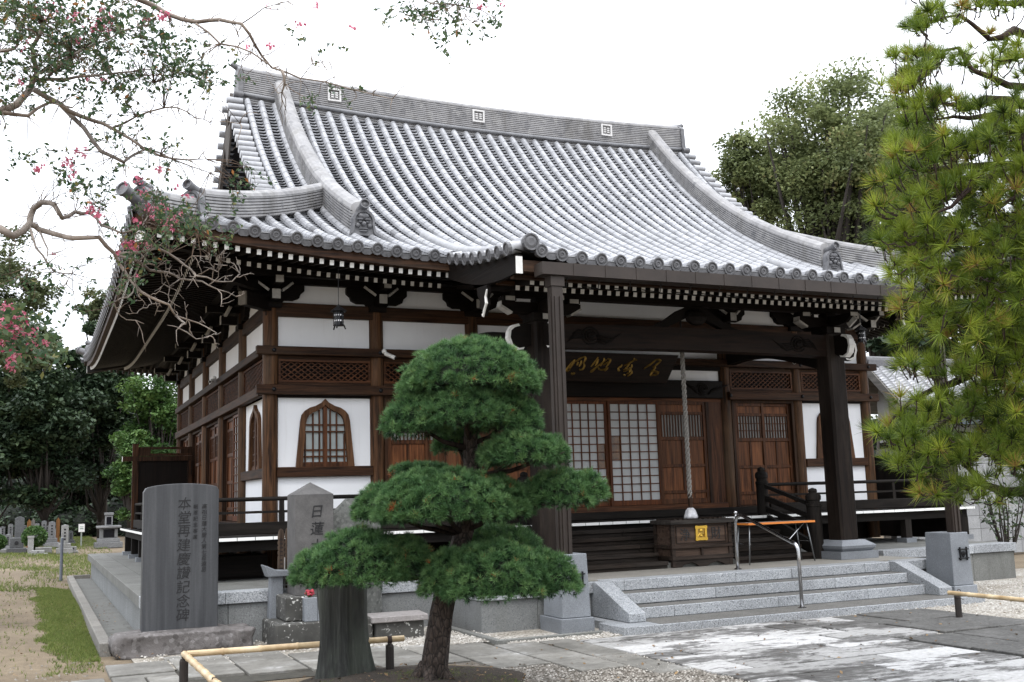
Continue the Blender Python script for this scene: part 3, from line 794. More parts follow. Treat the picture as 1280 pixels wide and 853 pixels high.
def panel_door(side, u0, u1, z0, z1, nn=.0, slats=8, cross=2, mid=True, lat=.28):
    """framed wooden door: top board, slatted light, four panels, bottom board"""
    w_ = u1-u0; t = .06; b_ = W2(side); a = ax(side)
    fr = [(u0, u0+t), (u1-t, u1)]
    for p, q in fr: b_.wb(p, q, nn-.02, nn+.025, z0, z1, .45)
    H = z1-z0; zs = [0, .055, .105, .335, .605, .645, .66, .865, .885, .985]
    rails = [(0, .05), (.10, .13), (.355, .385), (.62, .655), (.87, .90), (.97, 1.0)]
    for p, q in rails: b_.wb(u0+t, u1-t, nn-.018, nn+.02, z0+p*H, z0+q*H, .5)
    d = b_.build('door', DOOR('z'), temple, bevel=.004)
    m_ = (u0+u1)/2
    PB = lambda: wood('door_panel_wood', (0,)*3, (0,)*3, 'z')
    wood('door_panel_wood', (.045,.016,.007), (.23,.09,.036), 'z', (.13,.08,.05), .5, .8, .3)
    for p, q in ((.05, .10), (.90, .97)): pb = W2(side); pb.wb(u0+t, u1-t, nn-.015, nn-.003, z0+p*H, z0+q*H); pb.build('door_panel', PB(), d)
    for p, q in ((.13, .355), (.385, .62)):
        for s0, s1 in ((u0+t, m_-.022), (m_+.022, u1-t)): pb = W2(side); pb.wb(s0, s1, nn-.015, nn-.004, z0+p*H, z0+q*H); pb.build('door_panel', PB(), d)
        pb = W2(side); pb.wb(m_-.022, m_+.022, nn-.016, nn+.012, z0+p*H, z0+q*H, .4); pb.build('muntin', DOOR('z'), d)
    sb = W2(side); L = w_-2*t; k = max(3, int(round(L/.062)))
    for i in range(k):
        u = u0+t+L*(i+.5)/k; sb.wb(u-.009, u+.009, nn-.012, nn+.008, z0+.655*H, z0+.87*H)
    for i in range(cross):
        z = z0+H*(.655+.215*(i+1)/(cross+1)); sb.wb(u0+t, u1-t, nn-.014, nn+.004, z-.008, z+.008)
    sb.build('door_slats', DOOR('z'), d)
    gb = W2(side); gb.wb(u0+t, u1-t, nn-.019, nn-.014, z0+.655*H, z0+.87*H); gb.build('door_light', plain('grey_paper', (.42,.42,.40), .6, 0, .1, 3), d)
    return d
def shoji(side, u0, u1, z0, z1, nn, cols, rows_, clear=()):
    b_ = W2(side); t = .05
    b_.wb(u0, u0+t, nn-.02, nn+.02, z0, z1); b_.wb(u1-t, u1, nn-.02, nn+.02, z0, z1); b_.wb(u0+t, u1-t, nn-.02, nn+.018, z0, z0+.09); b_.wb(u0+t, u1-t, nn-.02, nn+.018, z1-.05, z1)
    d = b_.build('sliding_door', wood('shoji_wood', (.10,.032,.012), (.22,.075,.028), 'z', None, .45), temple, bevel=.003)
    g_ = W2(side); U0, U1, Z0, Z1 = u0+t, u1-t, z0+.09, z1-.05
    for i in range(1, cols): u = U0+(U1-U0)*i/cols; g_.wb(u-.008, u+.008, nn-.01, nn+.012, Z0, Z1)
    for j in range(1, rows_): z = Z0+(Z1-Z0)*j/rows_; g_.wb(U0, U1, nn-.008, nn+.01, z-.008, z+.008)
    g_.build('door_grid', wood('shoji_wood', (0,)*3, (0,)*3, 'z'), d)
    p_ = W2(side); q_ = W2(side)
    for i in range(cols):
        for j in range(rows_):
            ua, ub = U0+(U1-U0)*i/cols, U0+(U1-U0)*(i+1)/cols; za, zb = Z0+(Z1-Z0)*j/rows_, Z0+(Z1-Z0)*(j+1)/rows_
            (q_ if (i, j) in clear else p_).wb(ua, ub, nn-.018, nn-.012, za, zb)
    p_.build('paper_pane', plain('shoji_paper', (.70,.72,.72), .6, 0, .05, 2), d)
    if clear: q_.build('glass_pane', plain('amber_glass', (.16,.07,.02), .15, 0, .8, 7), d)
    return d
# ---- front bays
for k in range(5):
    u0, u1 = C[k]+.11, C[k+1]-.11
    panel('f', u0, u1, 4.665, 4.955, -.02, .01); panel('f', u0, u1, 3.975, 4.45)
    if k == 2: continue
    b_ = W2('f'); b_.wb(u0, u1, -.03, .03, 3.79, 3.845); b_.wb(u0, u1, -.03, .035, 3.386, 3.436); b_.build('transom_rail', MID('x'), temple)
    transom('f', u0, u1, 3.436, 3.79)
    if k in (0, 4):
        uc = (u0+u1)/2+(-.0); zb = 2.146
        wall_with_hole('f', u0, u1, zb, 3.2, uc, zb); katomado('f', uc, zb)
        b_ = W2('f'); b_.wb(u0, u1, -.03, .05, 3.2, 3.24); b_.build('transom_rail', DK('x'), temple)
        hbeam('f', u0-.02, u1+.02, -.05, .085, 1.994, 2.146)
        panel('f', u0, u1, 1.30, 1.994)
    else:
        b_ = W2('f'); b_.wb(u0, u0+.05, -.03, .05, 1.32, 3.237); b_.wb(u1-.05, u1, -.03, .05, 1.32, 3.237); b_.wb(u0+.05, u1-.05, -.03, .045, 3.19, 3.237); b_.wb(u0, u1, -.04, .08, 1.25, 1.32)
        b_.build('door_frame', MID('z'), temple)
        um = (u0+u1)/2
        panel_door('f', u0+.05, um+.02, 1.325, 3.187, .01); panel_door('f', um-.015, u1-.05, 1.325, 3.187, -.045)
# ---- centre bay
u0, u1 = C[2]+.11, C[3]-.11
b_ = W2('f'); b_.wb(u0, u1, -.06, .12, 3.263, 3.58); cb = b_.build('carved_lintel', DK('x'), temple, bevel=.01)
mb = MB()
for xc, sg in ((u0+.55, 1), (u1-.45, -1)):
    for k, rr in enumerate((.115, .075, .038)):
        mb.tube([(xc+rr*math.cos(t)*1.05, F-.122-.012*k, 3.42+rr*math.sin(t)) for t in np.linspace(0, 2*math.pi*.85, 14)], .013, 6)
    for k in range(5):
        a = .17+.08*k; mb.tube([(xc-sg*(.12+.02*k), F-.123, 3.34+.02*k), (xc-sg*(a), F-.128, 3.36+.03*k), (xc-sg*(a+.11), F-.123, 3.47+.015*k)], [.016, .013, .004], 6)
    for k in range(4):
        a = .14+.05*k; mb.tube([(xc+sg*.1, F-.123, 3.36+.03*k), (xc+sg*a, F-.128, 3.37+.04*k), (xc+sg*(a+.08), F-.123, 3.42+.035*k)], [.014, .012, .004], 6)
mb.build('scroll_carving', DK('x'), cb, smooth=True)
panel('f', u0, u1, 3.58, 3.775); b_ = W2('f'); b_.wb(u0, u1, -.03, .06, 3.775, 3.846); b_.build('transom_rail', DK('x'), temple)
b_ = W2('f'); b_.wb(u0, u1, -.04, .09, 1.25, 1.385); b_.wb(u0, u1, -.05, .03, 3.2, 3.262); b_.build('door_frame', DOOR('x'), temple)
for a, c_ in ((u0, u0+.28), (u1-.28, u1)):
    b_ = W2('f'); b_.wb(a, c_, -.03, .02, 1.385, 3.2); b_.build('side_board', DOOR('z'), temple)
b_ = W2('f'); b_.wb(u0+.28, u0+.35, -.03, .04, 1.385, 3.2); b_.wb(u1-.35, u1-.28, -.03, .04, 1.385, 3.2); b_.build('door_post', MID('z'), temple)
panel_door('f', u0+.35, 7.98, 1.39, 3.2, .0, cross=0); panel_door('f', 10.02, u1-.35, 1.39, 3.2, .0, cross=0)
shoji('f', 7.98, 9.02, 1.39, 3.2, -.035, 6, 12, {(5, 5), (5, 6), (5, 4)}); shoji('f', 9.02, 10.06, 1.39, 3.2, .0, 5, 12, {(0, 5), (0, 6), (0, 7)}) 
# ---- side walls
for sd_ in 'lr':
    for k in range(5):
        u0, u1 = SY[k]+.11, SY[k+1]-.11
        panel(sd_, u0, u1, 4.66, 4.955, -.02, .01); panel(sd_, u0, u1, 3.975, 4.45)
        transom(sd_, u0, u1, 3.4, 3.845)
        if k == 0:
            uc = (u0+u1)/2; wall_with_hole(sd_, u0, u1, 2.146, 3.24, uc, 2.146); katomado(sd_, uc, 2.146)
            hbeam(sd_, u0-.02, u1+.02, -.05, .083, 1.996, 2.144); panel(sd_, u0, u1, 1.30, 1.994)
        else:
            um = (u0+u1)/2
            b_ = W2(sd_); b_.wb(u0, u1, -.03, .045, 3.19, 3.24); b_.wb(u0, u1, -.04, .08, 1.25, 1.32); b_.wb(u0, u0+.05, -.03, .05, 1.32, 3.19); b_.wb(u1-.05, u1, -.03, .05, 1.32, 3.19); b_.build('door_frame', MID('z'), temple)
            if k == 1:
                shoji(sd_, u0+.05, um, 1.325, 3.187, .0, 4, 12); panel_door(sd_, um, u1-.05, 1.325, 3.187, -.045)
            else:
                panel_door(sd_, u0+.05, um+.02, 1.325, 3.187, .0); panel_door(sd_, um-.015, u1-.05, 1.325, 3.187, -.045)
# ---- boat brackets and beam noses on the column heads
def bracket(side, u):
    b_ = W2(side)
    boat = [(-.50,4.95),(-.50,4.85),(-.44,4.80),(-.42,4.74),(-.33,4.70),(-.2,4.70),(-.13,4.64),(.13,4.64),(.2,4.70),(.33,4.70),(.42,4.74),(.44,4.80),(.50,4.85),(.50,4.95)]
    b_.poly([(u+a, z) for a, z in boat], -.06, .1)
    b_.wb(u-.14, u+.14, -.1, .15, 4.57, 4.66); 
    br = b_.build('bracket', DK(ax(side)), temple, bevel=.006)
    b_ = W2(side); b_.wb(u-.06, u+.06, .15, .42, 4.66, 4.80); b_.wb(u-.055, u+.055, .1, .66, 4.86, 4.96); b_.build('beam_nose', DK('y'), br)
    b_ = W2(side); b_.wb(u-.063, u+.063, .42, .426, 4.657, 4.803); b_.wb(u-.058, u+.058, .66, .666, 4.857, 4.963)
    for sg in (-1, 1):
        A = b_.P(u+sg*.10, .36, 4.79); B = b_.P(u+sg*.27, .30, 4.93); b_.beam(A, B, .05, .035)
    b_.build('bracket_tip', PAINT2, br)
for u in C: bracket('f', u)
for u in SY[1:]: bracket('l', u); bracket('r', u)
mb = MB()   # corner nose
mb.beam((XL-.0, F-.0, 4.62), (XL-.52, F-.5, 4.62), .13, .2); mb.beam((XL, F, 4.86), (XL-.75, F-.73, 4.88), .12, .14)
cn = mb.build('corner_bracket', DK('x'), temple)
mb = MB(); mb.beam((XL-.50, F-.482, 4.62), (XL-.525, F-.505, 4.62), .132, .202); mb.build('corner_bracket_tip', plain('old_paint', (.20,.17,.13), .7, 0, .2, 12), cn)
# outer purlin carried by the noses
for sd_, (u0, u1) in (('f', (XL-.75, XR+.75)), ('l', (F-.6, YB+.6)), ('r', (F-.6, YB+.6))):
    b_ = W2(sd_); b_.wb(u0, u1, .50, .62, 4.966 if sd_ == 'f' else 4.97, 5.10); b_.build('purlin', DK(ax(sd_)), temple)
# ================================================================ veranda, railing, wooden steps
VY = 14.58; VX = 1.75; VXR = 15.95; VB = 25.6
ver = bpy.data.objects.new('veranda', None); COL.objects.link(ver); ver.parent = temple
def vb(name, mat, boxes, par=ver, bevel=0):
    mb = MB()
    for q in boxes: mb.box(*q)
    return mb.build(name, mat, par, bevel=bevel)
fl = MB()
x = VX
while x < VXR-.01: fl.box(x+.003, min(x+.24, VXR)-.003, VY, F-.05, 1.125, 1.165); x += .24
y = F
while y < VB-.01: fl.box(VX, XL-.05, y+.003, min(y+.24, VB)-.003, 1.125, 1.165); y += .24
fl.build('floor_boards', VER('y'), ver)
fe = MB(); x = VX
while x < VXR-.01: fe.box(x+.004, min(x+.24, VXR)-.004, VY-.006, VY-.001, 1.126, 1.168); x += .24
y = VY
while y < VB-.01: fe.box(VX-.006, VX-.001, y+.004, min(y+.24, VB)-.004, 1.126, 1.168); y += .24
fe.build('white_board_ends', plain('bright_paint', (.82,.82,.80), .5, 0, .05, 5), ver)
vb('edge_beam', VER('x'), [(VX+.1, VXR-.1, VY+.1, VY+.22, .98, 1.12)]); vb('edge_beam', VER('y'), [(VX+.1, VX+.22, VY+.23, VB-.1, .98, 1.12)])
vb('kick_rail', VER('x'), [(VX+.12, 6.85, VY+.14, VY+.25, 1.2, 1.36)], bevel=.006); vb('kick_rail', VER('x'), [(11.4, VXR-.12, VY+.14, VY+.25, 1.2, 1.36)], bevel=.006); vb('kick_rail', VER('y'), [(VX+.14, VX+.25, VY+.26, VB-1.6, 1.2, 1.36)], bevel=.006)
posts = []
for x in list(np.linspace(VX+.16, 6.5, 4))+list(np.linspace(11.6, VXR-.16, 4)): posts.append((x, VY+.17))
for y in np.linspace(VY+2.2, VB-.2, 6): posts.append((VX+.16, y))
for x, y in posts:
    vb('floor_post', VER('z'), [(x-.07, x+.07, y-.07, y+.07, .655, .98)]); vb('post_stone', GRAN2, [(x-.12, x+.12, y-.12, y+.12, .57, .655)])
yR = VY+.19; xR = VX+.19
railing = bpy.data.objects.new('railing', None); COL.objects.link(railing); railing.parent = temple
def rl(p, q, rect):
    mb = MB(); mb.tube([p, q], .03, 10); mb.build('hand_rail', VER('x'), railing, auto=40); mb = MB(); mb.box(*rect); mb.build('middle_rail', VER('x'), railing)
rl((VX-.05, yR, 1.675), (6.85, yR, 1.675), (VX-.05, 6.85, yR-.022, yR+.022, 1.48, 1.515)); rl((11.3, yR, 1.675), (VXR+.05, yR, 1.675), (11.3, VXR+.05, yR-.022, yR+.022, 1.48, 1.515))
rl((xR, VY-.08, 1.678), (xR, VB-1.6, 1.678), (xR-.022, xR+.022, VY-.05, VB-1.6, 1.479, 1.516))
for x, y in [(a, yR) for a in list(np.linspace(VX+.19, 6.6, 5))+list(np.linspace(12.7, VXR-.3, 3))]+[(xR, b_) for b_ in np.linspace(VY+1.9, VB-1.8, 6)]:
    mb = MB(); mb.box(x-.035, x+.035, y-.035, y+.035, 1.36, 1.48); mb.box(x-.03, x+.03, y-.03, y+.03, 1.515, 1.65); mb.box(x-.026, x+.026, y-.026, y+.026, 1.479, 1.516); mb.build('rail_post', VER('z'), railing)
def newel(x, y, z0, z1, r=.1):
    mb = MB(); h = z1-z0
    mb.lathe((x, y, z0), [(r, 0), (r, h-.30), (r*1.08, h-.29), (r*1.08, h-.25), (r*.9, h-.24), (r*.9, h-.2), (r*1.05, h-.19), (r*1.08, h-.13), (r*.95, h-.1), (r*.55, h-.075), (r*.62, h-.05), (r*.5, h-.02), (0.001, h)], 18)
    return mb.build('newel_post', VER('z'), railing, auto=35)
for x, zt in ((6.78, 0), (11.22, 0)):
    newel(x, VY+.12, 1.16, 1.98); newel(x+(.0 if x > 9 else 0), 13.42, .5, 1.60, .115)
    mb = MB()
    for dz, (wd, h) in ((.0, (.055, .06)), (-.2, (.05, .09)), (-.38, (.05, .09))):
        mb.beam((x, VY+.1, 1.67+dz), (x, 13.45, 1.33+dz), wd, h)
    mb.beam((x, VY+.05, 1.08), (x, 13.38, .62), .07, .2)
    mb.build('stair_rail', VER('y'), railing)
T = [(.60, 13.38), (.715, 13.64), (.83, 13.9), (.945, 14.15), (1.055, 14.4)]
for k, (z, y) in enumerate(T):
    z0 = .5 if k == 0 else T[k-1][0]
    sp = [(6.9, 8.46), (9.68, 11.12)] if k < 2 else [(6.9, 11.12)]
    for a, b_ in sp:
        mb = MB(); nb = 3 if b_-a > 3 else 1
        for q in range(nb):
            xa, xb = a+(b_-a)*q/nb, a+(b_-a)*(q+1)/nb
            mb.box(xa+.003, xb-.003, y, 14.62, z-.055, z); mb.box(xa+.003, xb-.003, y+.03, y+.06, z0 if k else .5, z-.056)
        mb.build('wooden_step', wood('step_wood', (.012,.009,.007), (.042,.032,.026), 'x', (.075,.067,.06), .75), temple, bevel=.004)
# screen wall at the far end of the left veranda and the right end
def screen(x0, x1, y, flip=False):
    mb = MB(); mb.box(x0, x1, y, y+.04, 1.2, 2.62); sc_ = mb.build('end_screen', DK('z'), temple)
    mb = MB(); mb.box(x0-.02, x0+.1, y-.03, y+.07, 1.17, 2.97); mb.box(x1-.1, x1, y-.03, y+.07, 1.17, 2.7); mb.box(x0-.22, x1, y-.04, y+.08, 2.60, 2.70); mb.box(x0+.1, x1, y-.01, y+.05, 2.71, 2.76); mb.box(x0+.1, x1, y-.01, y+.05, 2.85, 2.90)
    mb.box(x0+.1, x0+.35, y, y+.04, 2.76, 2.85); mb.box(x1-.25, x1, y, y+.04, 2.76, 2.85)
    mb.build('screen_frame', MID('z'), sc_)
    mb = MB(); mb.box(x0-.226, x0-.221, y-.042, y+.082, 2.598, 2.702); mb.build('screen_tip', PAINT, sc_)
screen(VX+.12, XL-.1, 24.0)
mb = MB(); mb.box(VXR-.38, VXR-.32, VY+.1, F+1.5, .60, 2.2); mb.box(VXR-.42, VXR-.28, VY+.05, VY+.19, .60, 2.3); mb.build('end_screen', DK('z'), temple)
# ================================================================ porch: pillars, rainbow beam, brackets
for px_ in (6.42, 11.58):
    mb = MB(); c_ = .17; k = .035
    oct_ = [(px_-c_+k, 13.2-c_), (px_+c_-k, 13.2-c_), (px_+c_, 13.2-c_+k), (px_+c_, 13.2+c_-k), (px_+c_-k, 13.2+c_), (px_-c_+k, 13.2+c_), (px_-c_, 13.2+c_-k), (px_-c_, 13.2-c_+k)]
    mb.prism(oct_, 'xy', .78, 4.02); pp = mb.build('porch_pillar', wood('pillar_wood', (.006,.004,.003), (.022,.014,.010), 'z', (.09,.07,.056), .65), temple)
    mb = MB(); mb.box(px_-.37, px_+.37, 12.86, 13.54, .5, .615)
    q = lambda s_, z: [(px_-s_, 13.2-s_, z), (px_+s_, 13.2-s_, z), (px_+s_, 13.2+s_, z), (px_-s_, 13.2+s_, z)]
    rings = [q(.29, .617), (q(.33, .66)), q(.34, .70), q(.235, .775), q(.225, .782)]
    vs = [p for r_ in rings for p in r_]
    mb.add(vs, [(i*4+k2, i*4+(k2+1) % 4, (i+1)*4+(k2+1) % 4, (i+1)*4+k2) for i in range(4) for k2 in range(4)]+[(16,17,18,19)], .5)
    mb.build('pillar_base', GRAN2, pp)
    # masu block and bracket arms
    mb = MB(); mb.box(px_-.19, px_+.19, 13.01, 13.39, 4.02, 4.14)
    arm = [(-.62,4.30),(-.62,4.24),(-.5,4.16),(-.36,4.14),(.36,4.14),(.5,4.16),(.62,4.24),(.62,4.30)]
    mb.prism([(px_+a, z) for a, z in arm], 'xz', 13.13, 13.27); mb.prism([(13.2+a, z) for a, z in arm], 'yz', px_-.07, px_+.07)
    for a in (-.5, 0, .5): mb.box(px_+a-.1, px_+a+.1, 13.1, 13.3, 4.302, 4.37)
    br = mb.build('porch_bracket', DK('x'), temple, bevel=.006)
    mb = MB()
    for s_ in (-1, 1):
        mb.beam((px_+s_*.63, 13.2, 4.235), (px_+s_*.46, 13.2, 4.138), .145, .03); mb.box(px_+s_*.62-.004, px_+s_*.62+.004, 13.13, 13.27, 4.24, 4.30)
    mb.beam((px_, 12.57, 4.235), (px_, 12.74, 4.138), .145, .03, (1,0,0)); mb.box(px_-.072, px_+.072, 12.573, 12.578, 4.24, 4.30); mb.box(px_-.06, px_+.06, 12.98, 12.985, 4.04, 4.12)
    for a in (-.5, .5): mb.box(px_+a-.07, px_+a+.07, 13.09, 13.097, 4.305, 4.365)
    mb.build('bracket_tip', PAINT2, br)
    # beam noses with white curled edges
    s_ = -1 if px_ < 9 else 1
    def nose(fn):
        prf = [(0,3.70),(.13,3.63),(.23,3.615),(.32,3.68),(.36,3.79),(.345,3.89),(.29,3.965),(.19,3.99),(0,3.99)]
        mb = MB(); n_ = len(prf)
        vs = [fn(a, z, -.045) for a, z in prf]+[fn(a, z, .045) for a, z in prf]
        mb.add(vs, [tuple(range(n_)), tuple(range(2*n_-1, n_-1, -1))]+[(i, n_+i, n_+(i+1) % n_, (i+1) % n_) for i in range(n_)])
        no = mb.build('beam_nose', DK('x'), pp)
        mb = MB(); ed = prf[1:8]
        vs = []
        for dd in (-.05, .05):
            for a, z in ed: vs.append(fn(a+.008, z, dd))
        for dd in (-.05, .05):
            for i, (a, z) in enumerate(ed): vs.append(fn(a-.032+(.02 if i in (0, 6) else 0), z+(.03 if i < 2 else (-.03 if i > 4 else 0)), dd))
        k_ = len(ed); fs = []
        for i in range(k_-1): fs += [(i, i+1, k_+i+1, k_+i), (2*k_+i, 2*k_+i+1, i+1, i), (3*k_+i, k_+i, k_+i+1, 3*k_+i+1)]
        mb.add(vs, fs, .5); mb.build('nose_edge', PAINT, no)
    nose(lambda a, z, d_: (px_+s_*(.16+a), 13.2+d_, z)); nose(lambda a, z, d_: (px_+d_, 13.2-.16-a, z))
    # tie beam back to the hall
    mb = MB(); pth = [(px_, y, 3.62+.42*math.sin(math.pi*min(1, t*1.0)*.62)+.0) for t, y in zip(np.linspace(0, 1, 12), np.linspace(13.36, 15.86, 12))]
    mb.sweep(pth, [np.array((1.,0,0))]*12, [np.array((0,0,1.))]*12, [(-.09,-.14),(.09,-.14),(.09,.14),(-.09,.14)], var=.5); mb.build('tie_beam', DK('y'), temple)
mb = MB()
top = [(6.58+4.84*t, 4.0+.02*math.sin(math.pi*t)) for t in np.linspace(0, 1, 15)]
bot = [(6.58+4.84*t, 3.655+.03*math.sin(math.pi*t)**.5) for t in np.linspace(0, 1, 15)]
mb.strip(top, bot, 'xz', 13.07, 13.33); rb = mb.build('rainbow_beam', wood('rainbow_wood', (.006,.0035,.0025), (.028,.014,.0085), 'x', (.055,.033,.021), .6), temple)
mb = MB()
for xc, sg in ((7.15, 1), (10.85, -1)):
    for k, rr in enumerate((.125, .08, .04)):
        mb.tube([(xc+rr*math.cos(t)*1.1, 13.068-.01*k, 3.84+rr*math.sin(t)) for t in np.linspace(.3, 2*math.pi*.9, 14)], .013, 6)
    for k in range(4):
        mb.tube([(xc+sg*.1, 13.067, 3.76+.03*k), (xc+sg*(.22+.05*k), 13.06, 3.73+.03*k), (xc+sg*(.36+.05*k), 13.067, 3.78+.04*k)], [.015, .012, .003], 6)
        mb.tube([(xc-sg*.1, 13.067, 3.9-.03*k), (xc-sg*(.2+.03*k), 13.06, 3.92-.04*k), (xc-sg*(.3+.03*k), 13.067, 3.86-.04*k)], [.014, .012, .003], 6)
mb.build('scroll_carving', DK('x'), rb, smooth=True)
mb = MB(); mb.box(6.0, 12.0, 13.12, 13.28, 4.372, 4.53); mb.build('porch_purlin', DK('x'), temple)
mb = MB()
fr_ = [(-.85,4.03),(-.7,4.06),(-.5,4.16),(-.3,4.29),(-.12,4.365),(.12,4.365),(.3,4.29),(.5,4.16),(.7,4.06),(.85,4.03),(.5,4.03),(.3,4.12),(.12,4.2),(-.12,4.2),(-.3,4.12),(-.5,4.03)]
mb.prism([(9+a, z) for a, z in fr_], 'xz', 13.15, 13.25); mb.ell((9, 13.13, 4.2), (.2, .08, .13), 10, 6); mb.build('frog_leg_strut', DK('x'), temple)
# wall-side white strips seen above the porch beam (plaster of the hall) are the hall panels themselves
# ================================================================ ground and paving
m, n, b, o = newmat('soil')
v = coord(n); g = noise(n, v, .5, 6, .65); g2 = noise(n, v, 9, 6, .7); g3 = noise(n, v, 60, 4, .7)
c = ramp(n, [(.3, (.095,.070,.042)), (.5, (.155,.118,.075)), (.7, (.205,.162,.106))], g).outputs[0]
k = ramp(n, [(.3, (.75,.75,.75)), (.7, (1.15,1.15,1.15))], g2).outputs[0]; c = mixc(n, 1.0, c, k, 'MULTIPLY')
k = ramp(n, [(.3, (.8,.8,.8)), (.7, (1.15,1.15,1.15))], g3).outputs[0]; c = mixc(n, 1.0, c, k, 'MULTIPLY')
n.links.new(c, b.inputs['Base Color']); b.inputs['Roughness'].default_value = .95; bump(n, b, g3, .5, .02)
SOIL = m
# one sheet to the horizon, denser near the temple, with a raised lawn edge on the left
def gz(x, y):
    z = -.035
    z += .10*max(0, min(1, (.80-x)/.5))*max(0, min(1, (y-12.3)/1.5))      # raised verge left of the drain
    if x < .8: z += .03*math.sin(x*1.3+y*.7)*max(0, min(1, (y-12)/2))
    if y > 30: z += .25*min(1, (y-30)/30)
    if 2.0 < x < 4.6 and y < 10.2:                                          # planting bed mound
        z += .10*max(0, 1-((x-3.0)**2+(y-9.2)**2)/1.6)
    if x > 4.9 and y > 11.0 or x > 1.0 and y > 12.2: z = -.05 if y < 30 else z
    return z
xs = np.concatenate([np.linspace(-400, -12, 14), np.linspace(-10, 20, 121), np.linspace(22, 400, 14)])
ys = np.concatenate([np.linspace(-60, 2, 8), np.linspace(3, 32, 117), np.linspace(34, 900, 24)])
V = np.array([(x, y, gz(x, y)) for x in xs for y in ys]); ny = len(ys)
Fq = np.array([(i*ny+j, (i+1)*ny+j, (i+1)*ny+j+1, i*ny+j+1) for i in range(len(xs)-1) for j in range(ny-1)])
meta(arr_mesh('ground', V, Fq, SOIL, smooth=True), kind='structure')
# dark planting soil round the pine
mb = MB(); K_ = 44; R_ = [(0.0, 1), (.45, 1), (.8, 1), (1.0, 1)]; vs = []
for i, (q, _) in enumerate(R_):
    for k in range(K_):
        a = 2*math.pi*k/K_; rr = q*(1.15+.14*math.sin(3*a+1)+.07*math.sin(7*a)); x, y = 3.0+rr*1.05*math.cos(a), 9.0+rr*math.sin(a); vs.append((x, y, gz(x, y)+(.016 if q < 1 else -.03)))
mb.add(vs, [(i*K_+k, (i+1)*K_+k, (i+1)*K_+(k+1) % K_, i*K_+(k+1) % K_) for i in range(3) for k in range(K_)], .5)
m, n, b, o = newmat('planting_soil'); v = coord(n); g = noise(n, v, 7, 9, .75); g2 = noise(n, v, 50, 6, .75)
c = ramp(n, [(.3, (.022,.016,.011)), (.55, (.05,.037,.025)), (.75, (.085,.065,.045))], g).outputs[0]; k = ramp(n, [(.3, (.6,.6,.6)), (.7, (1.3,1.3,1.3))], g2).outputs[0]; c = mixc(n, 1.0, c, k, 'MULTIPLY')
n.links.new(c, b.inputs['Base Color']); b.inputs['Roughness'].default_value = .95; bump(n, b, g2, .9, .03)
meta(mb.build('planting_soil', m, smooth=True), kind='structure')
# gravel sheet (in front of the platform, right-hand garden) and pebbles
m, n, b, o = newmat('gravel_bed')
v = coord(n); vo = N(n, 'ShaderNodeTexVoronoi', Scale=42); n.links.new(v, vo.inputs['Vector']); sp = N(n, 'ShaderNodeSeparateColor'); n.links.new(vo.outputs['Color'], sp.inputs[0])
c = ramp(n, [(0, (.17,.155,.13)), (.4, (.31,.29,.255)), (1, (.50,.485,.45))], sp.outputs[0]).outputs[0]
k = ramp(n, [(.0, (1,1,1)), (.75, (.25,.25,.25))], vo.outputs['Distance']).outputs[0]
g = noise(n, v, 1.2, 5); kk = ramp(n, [(.35, (.7,.66,.6)), (.6, (1.05,1.05,1.05))], g).outputs[0]
c = mixc(n, 1.0, c, kk, 'MULTIPLY'); n.links.new(c, b.inputs['Base Color']); b.inputs['Roughness'].default_value = .9
bump(n, b, vo.outputs['Distance'], .8, .02); GRAVEL = m
mb = MB()
for x0, x1, y0, y1 in ((1.0, 4.85, 11.4, 13.3), (4.85, 6.6, 10.2, 12.1), (9.0, 22, 8.0, 14.5)):
    k = 6
    for i in range(k):
        xa, xb = x0+(x1-x0)*i/k, x0+(x1-x0)*(i+1)/k
        mb.add([(xa, y0, -.016), (xb, y0, -.016), (xb, y1, -.016 if y0 != 11.4 else -.03), (xa, y1, -.016 if y0 != 11.4 else -.03)], [(0,1,2,3)], .5)
GRAVEL_ZONES = [(-2.6, .6, 10.6, 20, 1500), (1.1, 4.8, 11.75, 13.1, 1500), (3.7, 5.0, 11.3, 12.4, 900), (4.9, 6.2, 10.85, 11.35, 900), (9.6, 16, 9.2, 13.0, 5200), (3.7, 5.6, 7.6, 9.6, 4600)]
meta(mb.build('gravel_bed', GRAVEL), kind='structure')
mb = MB(); mb.add([(3.55, 7.2, -.018), (5.6, 7.2, -.018), (5.6, 10.42, -.018), (3.55, 10.42, -.018)], [(0,1,2,3)], .5); meta(mb.build('brown_gravel', granite('brown_gravel', (.17,.145,.115), (.08,.07,.055), (.30,.265,.225), 48, .3, (.12,.10,.075), .95, .6)), kind='structure')
m, n, b, o = newmat('pebble'); va = N(n, 'ShaderNodeAttribute', attribute_name='var')
n.links.new(ramp(n, [(0, (.10,.088,.072)), (.45, (.28,.257,.225)), (1, (.54,.525,.49))], va.outputs['Fac']).outputs[0], b.inputs['Base Color']); b.inputs['Roughness'].default_value = .85
PEB = m
Pp = []; Ss = []; Br = []
for x0, x1, y0, y1, cnt in GRAVEL_ZONES:
    p = np.stack([rng.uniform(x0, x1, cnt), rng.uniform(y0, y1, cnt), np.zeros(cnt)-.010], 1); Pp.append(p)
    Ss.append(rng.uniform(.007, .020, cnt)); Br.append(np.clip(rng.normal(.12 if x0 < 0 else (.58 if y0 > 9.0 else .26), .1 if x0 < 0 else .22, cnt), 0, 1))
Pp = np.concatenate(Pp); Ss = np.concatenate(Ss)[:, None]; Br = np.concatenate(Br)
J = lambda: (1+.5*(rng.random((len(Pp), 1))-.5))
ang = rng.random((len(Pp), 1))*6.28; ca, sa = np.cos(ang), np.sin(ang); zz = np.zeros_like(ca)
ex = np.concatenate([ca, sa, zz], 1); ey = np.concatenate([-sa, ca, zz], 1); ez = np.array([[0, 0, 1.]])
